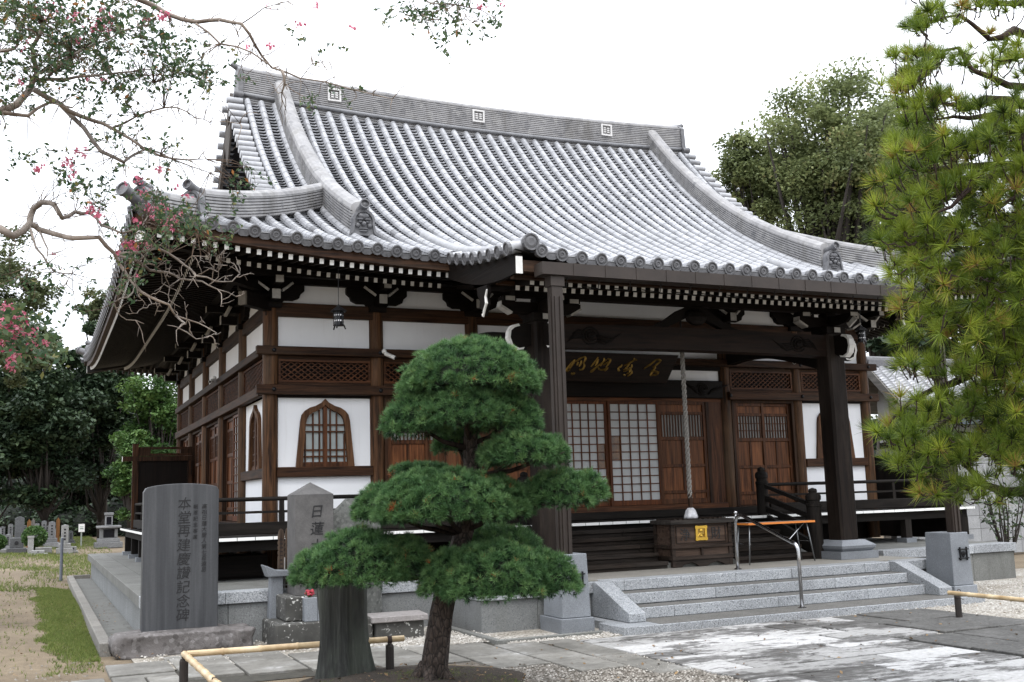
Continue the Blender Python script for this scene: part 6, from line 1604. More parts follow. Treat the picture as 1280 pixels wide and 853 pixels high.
# ---- grass on the left verge
def grass(name, n_, xr, yr, hgt, maskf, mat, label):
    P_ = np.stack([rng.uniform(*xr, n_), rng.uniform(*yr, n_), np.zeros(n_)], 1)
    keep = np.array([maskf(p[0], p[1]) > random.random() for p in P_]); P_ = P_[keep]; P_[:, 2] = [gz(a, b_) for a, b_ in P_[:, :2]]
    V_, F_ = needles(P_, np.tile([[0, 0, 1.]], (len(P_), 1)), 4, hgt, hgt*.14, .45)
    return meta(arr_mesh(name, V_, F_, mat, None, np.clip(np.repeat(rng.normal(.5, .2, len(P_)), 4), 0, 1)), label, 'grass', kind='stuff')
GR = foliage('grass_blade', [(0, (.09,.11,.03)), (.5, (.19,.26,.06)), (.85, (.32,.36,.11)), (1, (.40,.33,.16))], .3, .6, .8, .25)
from mathutils import noise as mnoise
def nz(x, y, s_): return .5+.5*mnoise.fractal(Vector((x*s_, y*s_, 3.1)), 1.0, 2.0, 4)
def gm(x, y):
    edge = .10+.16*(nz(3.3, y*.8, 1.0)-.5)*2-.012*(y-13); e = max(0, min(1, (x-edge)/.16+.25*(nz(x*3, y*2, 1.5)-.5)*2))
    q = nz(x*1.6, y*.6, 1.2); q = .55+.45*max(0, min(1, (q-.36)*4)); return max(.012, q*e*(.25 if y < 12.6 else 1))
grass('lawn_grass', 42000, (-.5, .69), (11.8, 24), .045, gm, GR, 'short green grass on the verge beside the drain kerb')
grass('lawn_grass', 60000, (-9, 2.6), (23, 60), .07, lambda x, y: max(.12, min(1, (nz(x, y*.6, .35)-.36)*4)), GR, 'patchy green grass in front of the gravestones')
grass('bed_moss', 2600, (2.2, 3.9), (8.5, 9.4), .03, lambda x, y: max(0, .3+.7*math.sin(x*5+1)*math.sin(y*6)), GR, 'small green weeds on the soil under the trimmed pine')
# ================================================================ things on and around the hall
# name plaque over the doors
pq = thing('name_plaque', 'dark wooden plaque with gilt brush-written characters above the paper doors', 'plaque', (8.95, 15.5, 3.5))
tilt = .22
def PQ(x, z, d=0.0):     # point on the tilted plaque face (x along, z up 0..1)
    return np.array([x, 15.62-tilt*z-d, 3.49+.47*z])
mb = MB()
c8 = [PQ(7.72, 0, -.05), PQ(10.02, 0, -.05), PQ(10.02, 0), PQ(7.72, 0), PQ(7.60, 1, -.05), PQ(10.16, 1, -.05), PQ(10.16, 1), PQ(7.60, 1)]
mb.hexa([c8[3], c8[2], c8[1], c8[0], c8[7], c8[6], c8[5], c8[4]]); pqb = mb.build('board', wood('plaque_wood', (.012,.008,.006), (.035,.02,.014), 'x', None, .5), pq, bevel=.006)
# brush strokes traced as tapered ribbons: (x, y) in a 0..1 cell, width
CH = {
 'a': [[(.62,.95),(.45,.75),(.18,.55),(.02,.42)],[(.62,.95),(.80,.93),(.92,.88)],[(.92,.88),(.70,.66),(.50,.52)],[(.50,.52),(.62,.55),(.66,.48),(.44,.28)],[(.44,.28),(.62,.32),(.78,.30),(.92,.28)],[(.66,.48),(.52,.22),(.44,.08)],[(.44,.08),(.66,.12),(.86,.16),(.90,.26)]],
 'b': [[(.12,.55),(.03,.40),(.10,.28),(.16,.30)],[(.22,.62),(.14,.45)],[(.78,.98),(.84,.90),(.70,.78),(.50,.66),(.30,.55)],[(.80,.88),(.98,.90)],[(.62,.70),(.52,.50),(.34,.34)],[(.72,.66),(.78,.52),(.66,.40),(.46,.30),(.32,.26)],[(.60,.48),(.74,.40),(.70,.22),(.52,.14)],[(.76,.34),(.84,.20),(.70,.06),(.58,.02)],[(.44,.42),(.58,.36)],[(.36,.12),(.50,.04)]],
 'c': [[(.30,.98),(.24,.80),(.10,.62),(.0,.46)],[(.34,.86),(.30,.66),(.22,.52)],[(.0,.20),(.16,.34),(.36,.50),(.60,.72),(.78,.86)],[(.0,.20),(.12,.22),(.28,.40)],[(.62,.94),(.66,.80),(.56,.64),(.50,.50)],[(.80,.92),(1.0,.86),(.92,.62),(.80,.44)],[(.40,.44),(.46,.34),(.64,.32),(.82,.38),(.90,.46),(.86,.32),(.76,.26)],[(.96,.80),(.78,.66),(.62,.58)]],
 'd': [[(.30,.70),(.18,.50),(.06,.28),(.10,.18),(.26,.30)],[(.36,.78),(.34,.56),(.24,.34)],[(.10,.36),(.26,.44)],[(.40,.82),(.40,.60)],[(.92,1.0),(.74,.92),(.56,.78),(.48,.70)],[(.92,1.0),(.98,.84),(.90,.66)],[(.90,.66),(.98,.50),(.94,.34),(.80,.28),(.72,.34)],[(.76,.78),(.78,.62),(.70,.46)],[(.62,.70),(.58,.52)],[(.34,.14),(.42,.04),(.52,.12),(.42,.14)]],
}
mb = MB()
for key, xc in (('d', 8.165), ('c', 8.64), ('b', 9.16), ('a', 9.67)):
    for st_ in CH[key]:
        # smooth the stroke and give it a brush taper
        q = np.array(st_, float); t = np.linspace(0, len(q)-1, 4*(len(q)-1)+1); xs_ = np.interp(t, range(len(q)), q[:, 0]); ys_ = np.interp(t, range(len(q)), q[:, 1])
        for _ in range(2):
            xs_[1:-1] = (xs_[:-2]+2*xs_[1:-1]+xs_[2:])/4; ys_[1:-1] = (ys_[:-2]+2*ys_[1:-1]+ys_[2:])/4
        wd = .034*(.45+.55*np.sin(np.linspace(.35, math.pi*.93, len(t))))
        vs = []
        for i in range(len(t)):
            a = max(0, i-1); e = min(len(t)-1, i+1); dx, dy = xs_[e]-xs_[a], ys_[e]-ys_[a]; L_ = math.hypot(dx, dy)+1e-6; nx, ny_ = -dy/L_, dx/L_
            for sg_, dd in ((-1, .006), (0, .016), (1, .006)):
                vs.append(PQ(xc+(xs_[i]-.5)*.36+sg_*nx*wd[i]*.6, .20+.66*ys_[i]+sg_*ny_*wd[i]*1.0, dd))
        mb.add(vs, [f_ for i in range(len(t)-1) for f_ in ((i*3, i*3+1, i*3+4, i*3+3), (i*3+1, i*3+2, i*3+5, i*3+4))], .5)
mb.build('gilt_writing', plain('dull_gilt', (.42,.27,.07), .38, .85, .35, 18), pqb)
# bell rope
br_ = thing('bell_rope', 'twisted grey-white bell rope hanging from the porch beam above the offertory box', 'rope', (9.0, 13.55, 1.2))
RY = 13.55
mb = MB()
for s_ in range(3):
    P_ = [(9.0+.0215*math.cos(z*26+s_*2.094), RY+.0215*math.sin(z*26+s_*2.094), z) for z in np.linspace(3.72, 1.50, 150)]; mb.tube(P_, .0165, 6, var=.2+.3*s_)
mb.build('strands', plain('rope_fibre', (.34,.32,.29), .9, 0, .4, 50), br_, smooth=True)
mb = MB(); mb.lathe((9.0, RY, 1.35), [(.03, 0), (.034, .01), (.034, .2), (.028, .21)], 12); mb.build('wooden_grip', MID('z'), br_)
mb = MB(); K = 24
mb.lathe((9.0, RY, 1.20), [(.10, 0), (.098, .03), (.07, .12), (.04, .155), (.0, .16)], K)
for i, p in enumerate(mb.v):
    a = math.atan2(p[1]-RY, p[0]-9.0); q = 1+.12*math.sin(a*9)+.06*math.sin(a*5+1); mb.v[i] = (9.0+(p[0]-9.0)*q, RY+(p[1]-RY)*q, p[2])
mb.build('plastic_wrap', plain('clear_plastic', (.62,.62,.64), .12, 0, .3, 22), br_, smooth=True)
mb = MB(); mb.tube([(9.0, RY, 3.72), (9.0, RY, 4.38)], .012, 6); mb.build('hook', IRON, br_)
# offertory box
ob_ = thing('offertory_box', 'dark wooden offertory box with gilt crest standing before the wooden steps', 'offertory box', (9.05, 13.6, .5))
x0, x1, y0, y1 = 8.53, 9.60, 13.38, 13.88
BW = wood('box_wood', (.018,.0125,.0095), (.058,.040,.031), 'x', (.085,.070,.06), .6)
mb = MB(); mb.box(x0+.03, x1-.03, y0+.03, y1-.03, .60, 1.12); bd = mb.build('body', wood('box_panel', (.05,.032,.024), (.13,.088,.066), 'x', (.16,.12,.10), .6), ob_, bevel=.004)
mb = MB(); mb.box(x0-.03, x1+.03, y0-.04, y1+.04, 1.122, 1.185); mb.build('rim', wood('rim_wood', (.03,.025,.022), (.09,.078,.068), 'x', (.15,.14,.13), .7), ob_, bevel=.005)
mb = MB()
for k in range(11): mb.box(x0+.06+k*.088, x0+.10+k*.088, y0+.0, y1, 1.187, 1.20)
mb.build('slats', BW, ob_)
mb = MB()
for xa, xb in ((x0, x0+.06), (x1-.06, x1)):
    for ya, yb in ((y0, y0+.06), (y1-.06, y1)): mb.box(xa, xb, ya, yb, .5, 1.12)
for za, zb in ((.77, .82), (.60, .66)): mb.box(x0-.008, x1+.008, y0-.012, y0+.05, za, zb); mb.box(x0-.008, x0+.05, y0+.05, y1, za, zb)
mb.box(9.04, 9.075, y0-.004, y0+.04, .66, .77)
mb.prism([(x0+.06,.60),(x0+.06,.5),(x0+.16,.5),(x0+.2,.53),(x0+.33,.56),(x0+.42,.53),(x0+.46,.5),(x0+.62,.5),(x0+.66,.53),(x0+.78,.56),(x0+.88,.53),(x0+.93,.5),(x1-.06,.5),(x1-.06,.60)], 'xz', y0+.005, y0+.04)
mb.build('frame', BW, ob_, bevel=.004)
mb = MB(); mb.strip([(x0+.09,.84),(x1-.09,.84),(x1-.09,1.1),(x0+.09,1.1),(x0+.09,.84)], [(x0+.105,.855),(x1-.105,.855),(x1-.105,1.085),(x0+.105,1.085),(x0+.105,.855)], 'xz', y0+.018, y0+.03); mb.build('panel_moulding', BW, ob_)
glyphs('浄', .19, (8.785, y0+.028, .972), (1,0,0), (0,0,1), 0, bd, plain('glossy_black', (.006,.006,.007), .55, 0, .1), extr=.006); glyphs('財', .19, (9.335, y0+.028, .978), (1,0,0), (0,0,1), 0, bd, plain('glossy_black', (0,)*3), extr=.006)
mb = MB(); cx, cz, s_ = 9.06, .983, .085; y_ = y0+.03
mb2 = MB(); mb2.box(cx-s_*.95, cx+s_*.95, y_-.010, y_, cz-s_*.95, cz+s_*.95); mb2.build('crest_ground', plain('dull_gilt', (0,)*3), bd)
for q in (-1, 1):
    mb.box(cx-s_*1.25, cx+s_*1.25, y_-.028, y_-.012, cz+q*s_*1.0-.02, cz+q*s_*1.0+.02); mb.box(cx+q*s_*.95-.018, cx+q*s_*.95+.018, y_-.024, y_-.0125, cz-s_*1.3, cz+s_*1.3)
    mb.tube([(cx+q*s_*.75, y_-.014, cz-.05), (cx+q*s_*.35, y_-.018, cz-.012), (cx, y_-.02, cz-.004)], .007, 6)
mb.ell((cx, y_-.016, cz+.035), (.035, .014, .022), 8, 5); mb.ell((cx, y_-.016, cz-.04), (.03, .012, .02), 8, 5)
mb.build('gilt_crest', plain('bright_gilt', (.78,.50,.08), .25, .8, .12, 12), bd)
# folding table with orange edge
ft = thing('folding_table', 'small folding table with orange edge and thin steel legs behind the handrail', 'table', (10.2, 13.15, .5))
tx0, tx1, ty0, ty1 = 9.62, 10.85, 12.98, 13.34
mb = MB(); mb.box(tx0, tx1, ty0, ty1, 1.085, 1.108); tt_ = mb.build('table_top', plain('table_top_grey', (.35,.34,.32), .35, 0, .06), ft, bevel=.003)
mb = MB(); mb.box(tx0-.003, tx1+.003, ty0-.006, ty0-.001, 1.08, 1.11); mb.box(tx0-.006, tx0-.001, ty0, ty1, 1.08, 1.11); mb.build('orange_edge', plain('orange_trim', (.72,.22,.03), .45, 0, .08), tt_)
for xa, xb in ((tx0+.05, tx0+.0), (tx1-.12, tx1-.02)):
    for yy in (ty0+.05, ty1-.05):
        mb = MB(); mb.tube([(xa, yy, 1.084), (xb, yy+(.03 if yy > 13.1 else -.02), .502)], .011, 7); mb.build('leg', plain('grey_steel', (.28,.29,.30), .35, .8), ft, smooth=True)
mb = MB(); mb.tube([(tx0+.05, ty0+.05, .8), (tx0+.05, ty1-.05, .8)], .008, 6); mb.tube([(tx1-.08, ty0+.05, .8), (tx1-.08, ty1-.05, .8)], .008, 6); mb.tube([(tx1-.1, 13.1, 1.08), (tx1-.45, 13.1, .8)], .007, 6); mb.build('brace', STEEL, ft)
# sheets lying on the table / white board behind it
# steel handrail
hr_ = thing('steel_handrail', 'bent stainless steel handrail running down the middle of the granite steps', 'handrail', (9.0, 11.8, .08))
P_ = [(9.0,12.45,.50),(9.0,12.45,1.12)]+[(9.0, 12.45-.14*(1-math.cos(t)), 1.12+.13*math.sin(t)) for t in np.linspace(.3, math.pi*.62, 7)]+[(9.0,11.24,.905)]+[(9.0, 11.24-.11*math.sin(t), .905-.11*(1-math.cos(t))*1.0) for t in np.linspace(.3, math.pi/2, 5)]+[(9.0,11.125,.70),(9.0,11.125,.08)]
mb = MB(); mb.tube(P_, .024, 14); mb.build('bent_tube', STEEL, hr_, smooth=True)
mb = MB(); mb.tube([(9.0,12.43,1.20),(9.0,12.43,1.27)], .012, 8); mb.ell((9.0, 12.43, 1.285), (.028,.028,.028), 10, 7); mb.build('ball_cap', STEEL, hr_, smooth=True)
for yy, zz_ in ((12.45, .5), (11.125, .08)):
    mb = MB(); mb.lathe((9.0, yy, zz_), [(.055, .001), (.055, .008), (.03, .02)], 16); mb.build('foot_plate', STEEL, hr_)
# hanging eave lanterns
def shrink(mb, x, y, z, k): mb.v = [(x+(p[0]-x)*k, y+(p[1]-y)*k, z+(p[2]-z)*k) for p in mb.v]
def lantern(x, y, z, label):
    K_ = .8
    t = thing('hanging_lantern', label, 'lantern', (x, y, z), 'bronze lanterns under the eaves')
    mb = MB(); mb.lathe((x, y, z+.12), [(.16, 0), (.10, .05), (.03, .10), (.012, .13), (.0, .14)], 6); mb.lathe((x, y, z-.13), [(.10, 0), (.10, .02)], 6)
    for k in range(6):
        a = math.pi*k/3; mb.tube([(x+.085*math.cos(a), y+.085*math.sin(a), z-.11), (x+.085*math.cos(a), y+.085*math.sin(a), z+.12)], .008, 5)
        if k % 2 == 0: mb.tube([(x+.095*math.cos(a), y+.095*math.sin(a), z-.12), (x+.125*math.cos(a), y+.125*math.sin(a), z-.19)], .014, 5)
    shrink(mb, x, y, z, K_); mb.build('lantern_frame', IRON, t)
    mb = MB(); mb.lathe((x, y, z), [(.075, -.11), (.075, .12)], 6); shrink(mb, x, y, z, K_); bd2 = mb.build('lantern_body', plain('dark_bronze', (.035,.036,.04), .4, .5, .3, 20), t)
    mb = MB()
    for k in range(6):
        a = math.pi*(k+.5)/3; c_ = np.array((math.cos(a), math.sin(a), 0)); s2 = np.array((-math.sin(a), math.cos(a), 0))
        for da, dz in ((-.02, .055), (.02, .055), (-.02, -.045), (.02, -.045)): mb.lathe(np.array((x, y, z+dz))+c_*.068+s2*da, [(.014, 0), (.014, .004)], 8, c_)
    shrink(mb, x, y, z, K_); mb.build('pierced_panes', plain('pale_pane', (.62,.62,.64), .3, 0, .1), bd2)
    mb = MB(); mb.tube([(x, y, z+.16), (x, y, z+.75)], .005, 5); mb.build('chain', IRON, t)
    return t
lantern(3.80, 14.3, 4.16, 'dark lantern hanging under the eave in front of a white plaster panel')
lantern(13.30, 14.3, 4.24, 'dark lantern hanging under the eave beyond the porch pillar, near the long-needled pine')
# security cameras
def cctv(base, aim, label):
    t = thing('security_camera', label, 'camera', base, 'white cameras on the hall wall')
    b_ = np.array(base); a = np.array(aim); a = a/np.linalg.norm(a); mb = MB(); mb.tube([b_+a*.02+np.array((0,0,-.03)), b_+a*.19+np.array((0,0,-.05))], .032, 12); mb.build('camera_body', PAINT, t, auto=40)
    mb = MB(); mb.ell(b_, (.04, .04, .04), 10, 7); mb.build('mount', PAINT, t, smooth=True)
    mb = MB(); mb.lathe(b_+a*.19+np.array((0,0,-.05)), [(.024, .001), (.024, .004)], 10, a); mb.build('lens', IRON, t)
cctv((4.93, 15.80, 3.93), (.8, -.6, -.35), 'white security camera on the front beam next to the trimmed pine top')
cctv((XL-.20, 20.3, 3.99), (-.5, -.8, -.2), 'white security camera on the shaded side wall beam facing the graves')
cctv((13.05, 15.80, 4.03), (-.8, -.6, -.25), 'white security camera on the front beam above the lattice beside the porch pillar')
# dark storage box under the veranda
mb = MB(); mb.box(1.95, 3.0, 15.2, 15.95, .62, .90); mb.box(2.02, 2.93, 15.25, 15.9, .58, .62); meta(mb.build('storage_box', DK('x'), None), 'dark wooden box stored under the veranda behind the slate stele', 'box')
# ================================================================ bamboo rails
m, n, b, o = newmat('bamboo'); v = coord(n); g = noise(n, v, 7, 5); c = ramp(n, [(.3, (.36,.25,.13)), (.55, (.52,.40,.24)), (.75, (.62,.52,.36))], g).outputs[0]; n.links.new(c, b.inputs['Base Color']); b.inputs['Roughness'].default_value = .4; BAMB = m
def bamboo(mb, p, q, r=.026):
    p, q = np.array(p, float), np.array(q, float); L_ = np.linalg.norm(q-p); k = max(2, int(L_/.30)); pts = []; rad = []
    for i in range(k+1):
        c_ = p+(q-p)*i/k; d = (q-p)/L_
        if 0 < i < k: pts += [c_-d*.015, c_-d*.006, c_+d*.006, c_+d*.015]; rad += [r, r*1.14, r*1.14, r]
        else: pts.append(c_); rad.append(r)
    mb.tube(pts, rad, 10)
def rail_post(mb, x, y, h=.36): mb.lathe((x, y, -.1), [(.04, 0), (.038, h+.08), (.03, h+.1)], 10)
bf = thing('bamboo_rail', 'low bamboo rail on dark posts in front of the slate stele and trimmed pine', 'bamboo fence', (2.2, 10.5, 0), 'low bamboo rails')
a_ = Zp(230, 818, .33); b__ = Zp(505, 798, .33)
mb = MB(); bamboo(mb, a_, b__, .028); mb.build('bamboo_pole', BAMB, bf, auto=35)
c_ = Zp(268, 853, .33); c2 = a_+(c_-a_)*2.0
mb = MB(); bamboo(mb, a_+np.array((0,0,.004)), c2+np.array((0,0,.004)), .028); mb.build('bamboo_pole', BAMB, bf, auto=35)
for p_ in (a_, Zp(487, 800, .33), c2, a_+(c2-a_)*.5):
    mb = MB(); rail_post(mb, p_[0], p_[1], .29); po = mb.build('rail_post', plain('charred_post', (.03,.022,.018), .8, 0, .4, 12), bf)
    mb = MB()
    dd_ = np.array((.28, .96, 0)) if p_ is c2 else np.array((.98, -.18, 0)); pe_ = np.array((-dd_[1], dd_[0], 0))
    for q_ in (-.014, -.004, .006, .016): mb.tube([p_+dd_*q_+.033*(math.cos(t)*pe_+math.sin(t)*np.array((0, 0, 1.))) for t in np.linspace(0, 2*math.pi, 12)], .005, 5)
    mb.build('rope_tie', plain('dark_cord', (.05,.03,.025), .9), po)
bf2 = thing('bamboo_rail', 'low bamboo rail on a dark post beside pale gravel and granite pipe base', 'bamboo fence', (10.2, 9.7, 0), 'low bamboo rails')
pr_ = Zp(1199, 772, 0); tp2 = Yp(1187, 741, pr_[1]); zt = tp2[2]; e_ = Zp(1282, 750.5, zt); s3 = Zp(1186, 741, zt); e2_ = s3+(e_-s3)*2.2
mb = MB(); bamboo(mb, s3, e2_, .026); mb.build('bamboo_pole', BAMB, bf2, auto=35)
for f_ in (.10, 1.25): 
    p_ = s3+(e_-s3)*f_ if f_ > 1 else np.array((pr_[0], pr_[1], zt)); mb = MB(); rail_post(mb, p_[0], p_[1], zt-.03); mb.build('rail_post', plain('charred_post', (0,)*3), bf2)
    mb = MB(); mb.tube([p_+np.array((.034*math.cos(t), -.03, .034*math.sin(t))) for t in np.linspace(0, 2*math.pi, 10)], .005, 4); mb.tube([p_+np.array((-.07, -.03, -.05)), p_+np.array((.06, -.04, -.09))], .004, 4); mb.build('rope_tie', plain('dark_cord', (0,)*3), bf2)
# ================================================================ graveyard at the left
GST = [granite('grave_grey', (.24,.245,.25), (.15,.15,.155), (.34,.345,.35), 60, .4, (.12,.12,.11), .7), granite('grave_dark', (.11,.115,.12), (.07,.07,.075), (.17,.175,.18), 60, .3, (.07,.07,.065), .5), granite('grave_pale', (.36,.36,.35), (.25,.25,.25), (.46,.46,.45), 60, .4, (.18,.18,.16), .75)]
def grave(px, ptop, pbase, wpx, depth, label, mat=0, kind='pillar'):
    s_ = depth/FPX; p = at(px, pbase, depth); z0 = gz(p[0], p[1])-.02; x, y = p[0], p[1]; H = at(px, ptop, depth)[2]-z0; w_ = wpx*s_
    t = thing('gravestone', label, 'gravestone', (x, y, z0), 'gravestones behind the path'); m_ = GST[mat]
    def ob(name, *bx):
        mb = MB()
        for (a, d, h0, h1) in bx: mb.box(x-a/2, x+a/2, y-d/2, y+d/2, z0+h0, z0+h1)
        return mb.build(name, m_, t, bevel=.015)
    if kind == 'pillar':
        ob('base', (w_*1.9, w_*1.9, 0, H*.20), (w_*1.45, w_*1.45, H*.202, H*.36)); ob('pillar', (w_*.85, w_*.8, H*.362, H*.97)); mb = MB(); a = w_*.425
        mb.add([(x-a, y-a, z0+H*.97), (x+a, y-a, z0+H*.97), (x+a, y+a, z0+H*.97), (x-a, y+a, z0+H*.97), (x, y, z0+H)], [(0,1,4),(1,2,4),(2,3,4),(3,0,4)]); mb.build('cap', m_, t)
        mb = MB(); 
        for k in range(4): mb.box(x-w_*.12, x+w_*.12, y-w_*.4-.006, y-w_*.4-.001, z0+H*(.86-.11*k)-.06, z0+H*(.86-.11*k))
        mb.build('engraving', CARVE, t)
    elif kind == 'slab':
        ob('base', (w_*1.15, .5, 0, H*.12)); mb = MB(); tops = [(x-w_/2+w_*q, z0+H*(.95+.05*math.sin(math.pi*q))) for q in np.linspace(0, 1, 9)]; mb.prism([(x-w_/2, z0+H*.122), (x+w_/2, z0+H*.122)]+tops[::-1], 'xz', y-.09, y+.09); mb.build('slab', m_, t, bevel=.01)
    elif kind == 'low':
        ob('base', (w_*1.5, w_, 0, H*.35)); ob('stone', (w_, w_*.6, H*.352, H*.97)); mb = MB(); mb.lathe((x, y-w_*.31, z0+H*.66), [(H*.12, 0), (H*.12, .01)], 14, (0, -1, 0)); mb.build('crest', CARVE, t)
    elif kind == 'shrine':
        ob('base', (w_*1.25, w_*1.1, 0, H*.16), (w_, w_*.9, H*.162, H*.27)); ob('body', (w_*.8, w_*.7, H*.272, H*.56)); ob('ledge', (w_*1.1, w_*.95, H*.562, H*.63)); ob('pillar', (w_*.34, w_*.34, H*.632, H*.92)); ob('cap', (w_*.42, w_*.42, H*.922, H))
        mb = MB(); mb.box(x-w_*.25, x+w_*.25, y-w_*.35-.01, y-w_*.35-.002, z0+H*.30, z0+H*.53); mb.box(x-w_*.11, x+w_*.11, y-w_*.17-.01, y-w_*.17-.002, z0+H*.66, z0+H*.88); mb.build('dark_panel', plain('polished_black', (.012,.012,.016), .15), t)
    return t
grave(23, 646, 697, 11, 39, 'tall dark slab gravestone left of the round clipped shrub', 1, 'slab')
grave(20, 672, 699, 15, 37, 'low dark gravestone with a crest in front of the tall dark slab', 1, 'low')
grave(9, 668, 697, 8, 38, 'small grey gravestone beside the tall dark slab', 0, 'pillar')
grave(-4, 660, 700, 10, 38, 'grey gravestone farthest from the white sign, cut by the photo edge', 0, 'pillar')
grave(47, 688, 705, 15, 35.5, 'low pale stone with a dark crest directly below the round clipped shrub', 2, 'low')
grave(54, 651, 690, 7, 42, 'narrow grey gravestone just right behind the round clipped shrub', 0, 'pillar')
grave(64, 652, 690, 9, 42, 'grey gravestone left of the orange wooden tablet', 0, 'pillar')
grave(80, 656, 701, 10, 38, 'weathered gravestone on a big pale pedestal left of the white sign', 2, 'pillar')
grave(91, 683, 699, 8, 38.5, 'small pale stone block at the right end of the gravestones', 2, 'low')
grave(135, 641, 689, 26, 42, 'shrine-shaped grey gravestone standing alone near the veranda corner', 0, 'shrine')
for k_, (px_, pt_, pb_, w_, d_) in enumerate(((12, 655, 694, 7, 44), (30, 657, 694, 6, 45), (45, 654, 692, 7, 45), (58, 656, 690, 6, 46), (70, 661, 690, 5, 45), (88, 664, 689, 6, 46), (2, 658, 694, 7, 45), (52, 661, 691, 6, 44))):
    g_ = grave(px_, pt_, pb_, w_, d_, 'plain grey gravestone in the crowded rear row of the graveyard', (0, 1, 0, 2)[k_ % 4]); g_['group'] = 'gravestones of the rear row'
mb = MB()
for px, dp in ((37.5, 36),):
    p = at(px, 705, dp); z0 = gz(p[0], p[1]); s_ = dp/FPX; mb.box(p[0]-3.4*s_, p[0]+3.4*s_, p[1]-.1, p[1]+.1, z0-.05, z0+20*s_); mb.box(p[0]-4*s_, p[0]+4*s_, p[1]-.12, p[1]+.12, z0+20*s_+.002, z0+22.5*s_)
meta(mb.build('gate_post', GST[2]), 'pale square stone gate post left of the low stone with dark crest', 'gate post')
for k, (px, pt_, pb_, dp, col, lab) in enumerate(((35, 649, 695, 41, 0, 'brown wooden grave tablet standing left behind the round clipped shrub'), (40, 648, 695, 41.5, 1, 'grey wooden grave tablet just right of the brown one behind the shrub'), (71.5, 647, 690, 43, 0, 'orange-brown wooden grave tablet between two gravestones'))):
    p = at(px, pb_, dp); z0 = gz(p[0], p[1])-.02; H = at(px, pt_, dp)[2]; mb = MB(); mb.prism([(p[0]-.07, z0), (p[0]+.07, z0), (p[0]+.07, H-.1), (p[0], H), (p[0]-.07, H-.1)], 'xz', p[1], p[1]+.03)
    meta(mb.build('wooden_tablet', wood('orange_tablet', (.20,.09,.03), (.36,.18,.07), 'z') if col == 0 else GREYW('z')), lab, 'grave tablet', 'tall wooden tablets among the graves')
mb = MB(); p0 = at(-60, 706, 35); p1 = at(66, 706, 35); z0 = .25; mb.box(p0[0], p1[0], p0[1]+1.5, p0[1]+1.75, 0, .32); meta(mb.build('plot_kerb', GST[2], bevel=.02), 'long pale stone kerb bordering the grave plots', 'stone kerb')
def ball_shrub(px, py, r_px, depth, label, mat):
    c_ = at(px, py, depth); r = r_px*depth/FPX; t = thing('clipped_shrub', label, 'shrub', (c_[0], c_[1], gz(c_[0], c_[1])))
    k = 3200; d = unit(rng.normal(size=(k, 3))); P_ = c_+d*r*(.8+.25*rng.random((k, 1)))*np.array([[1.05, 1.05, .95]]); V_, F_ = leaves(P_, .035, .3, .6); arr_mesh('foliage', V_, F_, mat, t, np.clip(rng.normal(.45, .18, k), 0, .95))
    mb = MB(); mb.tube([(c_[0], c_[1], gz(c_[0], c_[1])-.05), tuple(c_)], [.05, .04], 7); mb.build('stem', BARK3, t)
ball_shrub(43, 671, 14, 36.5, 'round clipped bright green shrub among the gravestones', G3)
ball_shrub(-3, 678, 10, 36, 'round clipped shrub cut by the photo edge beside the graves', G3)
sg_ = thing('notice_sign', 'small white notice sign on a thin pale post behind the graves', 'sign', tuple(at(102, 683, 44)))
p = at(102, 660, 44); z0 = gz(p[0], p[1]); mb = MB(); mb.box(p[0]-.12, p[0]+.12, p[1]-.02, p[1]+.0, p[2]-.17, p[2]+.16); bo = mb.build('board', PAINT, sg_)
mb = MB(); mb.box(p[0]-.07, p[0]+.07, p[1]-.026, p[1]-.021, p[2]-.05, p[2]-.02); mb.box(p[0]-.07, p[0]+.07, p[1]-.026, p[1]-.021, p[2]+.03, p[2]+.05); mb.build('writing', plain('green_ink', (.15,.3,.2), .6), bo)
mb = MB(); mb.box(p[0]-.03, p[0]+.03, p[1]+.003, p[1]+.05, z0-.1, p[2]-.1); mb.build('post', plain('pale_green_post', (.38,.42,.36), .6), sg_)
p = Zp(76, 725, .05); mb = MB(); mb.lathe((p[0], p[1], 0), [(.035, 0), (.035, .98), (.0, 1.0)], 10); meta(mb.build('marker_post', plain('blue_grey_post', (.17,.19,.23), .5), None, auto=40), 'thin blue-grey post standing in the grass at the end of the drain kerb', 'post')
# ================================================================ annex house and block wall at the right
AX = 20.0
r0 = Xp(1083, 456, AX); e0 = Xp(1126, 503, AX)
house = thing('annex_house', 'low annex house with grey tiled roof and pale walls right of the hall', 'house', (AX+4, e0[1]+1.5, 0))
ry, rz0, ey, ez = r0[1], r0[2], e0[1], e0[2]
AXE = 33.0
mb = MB(); nrow = 44
for i in range(nrow):
    x = AX+.15+(AXE-AX-.3)*i/(nrow-1); nj = 16
    for j in range(nj):
        t0, t1 = j/nj, (j+1)/nj; ya, za = ey+(ry-ey)*t0, ez+(rz0-ez)*t0; yb, zb = ey+(ry-ey)*t1, ez+(rz0-ez)*t1; v1 = random.random()
        pr = [(-.15, .0), (-.07, .035), (.0, .045), (.06, .015), (.15, -.015)]
        mb.add([(x+a, ya, za+h+.045) for a, h in pr]+[(x+a, yb, zb+h+.005) for a, h in pr]+[(x+a, ya, za+h) for a, h in pr], [(k, k+1, k+6, k+5) for k in range(4)]+[(k+10, k+11, k+1, k) for k in range(4)], v1)
mb.build('roof', TILE, house)
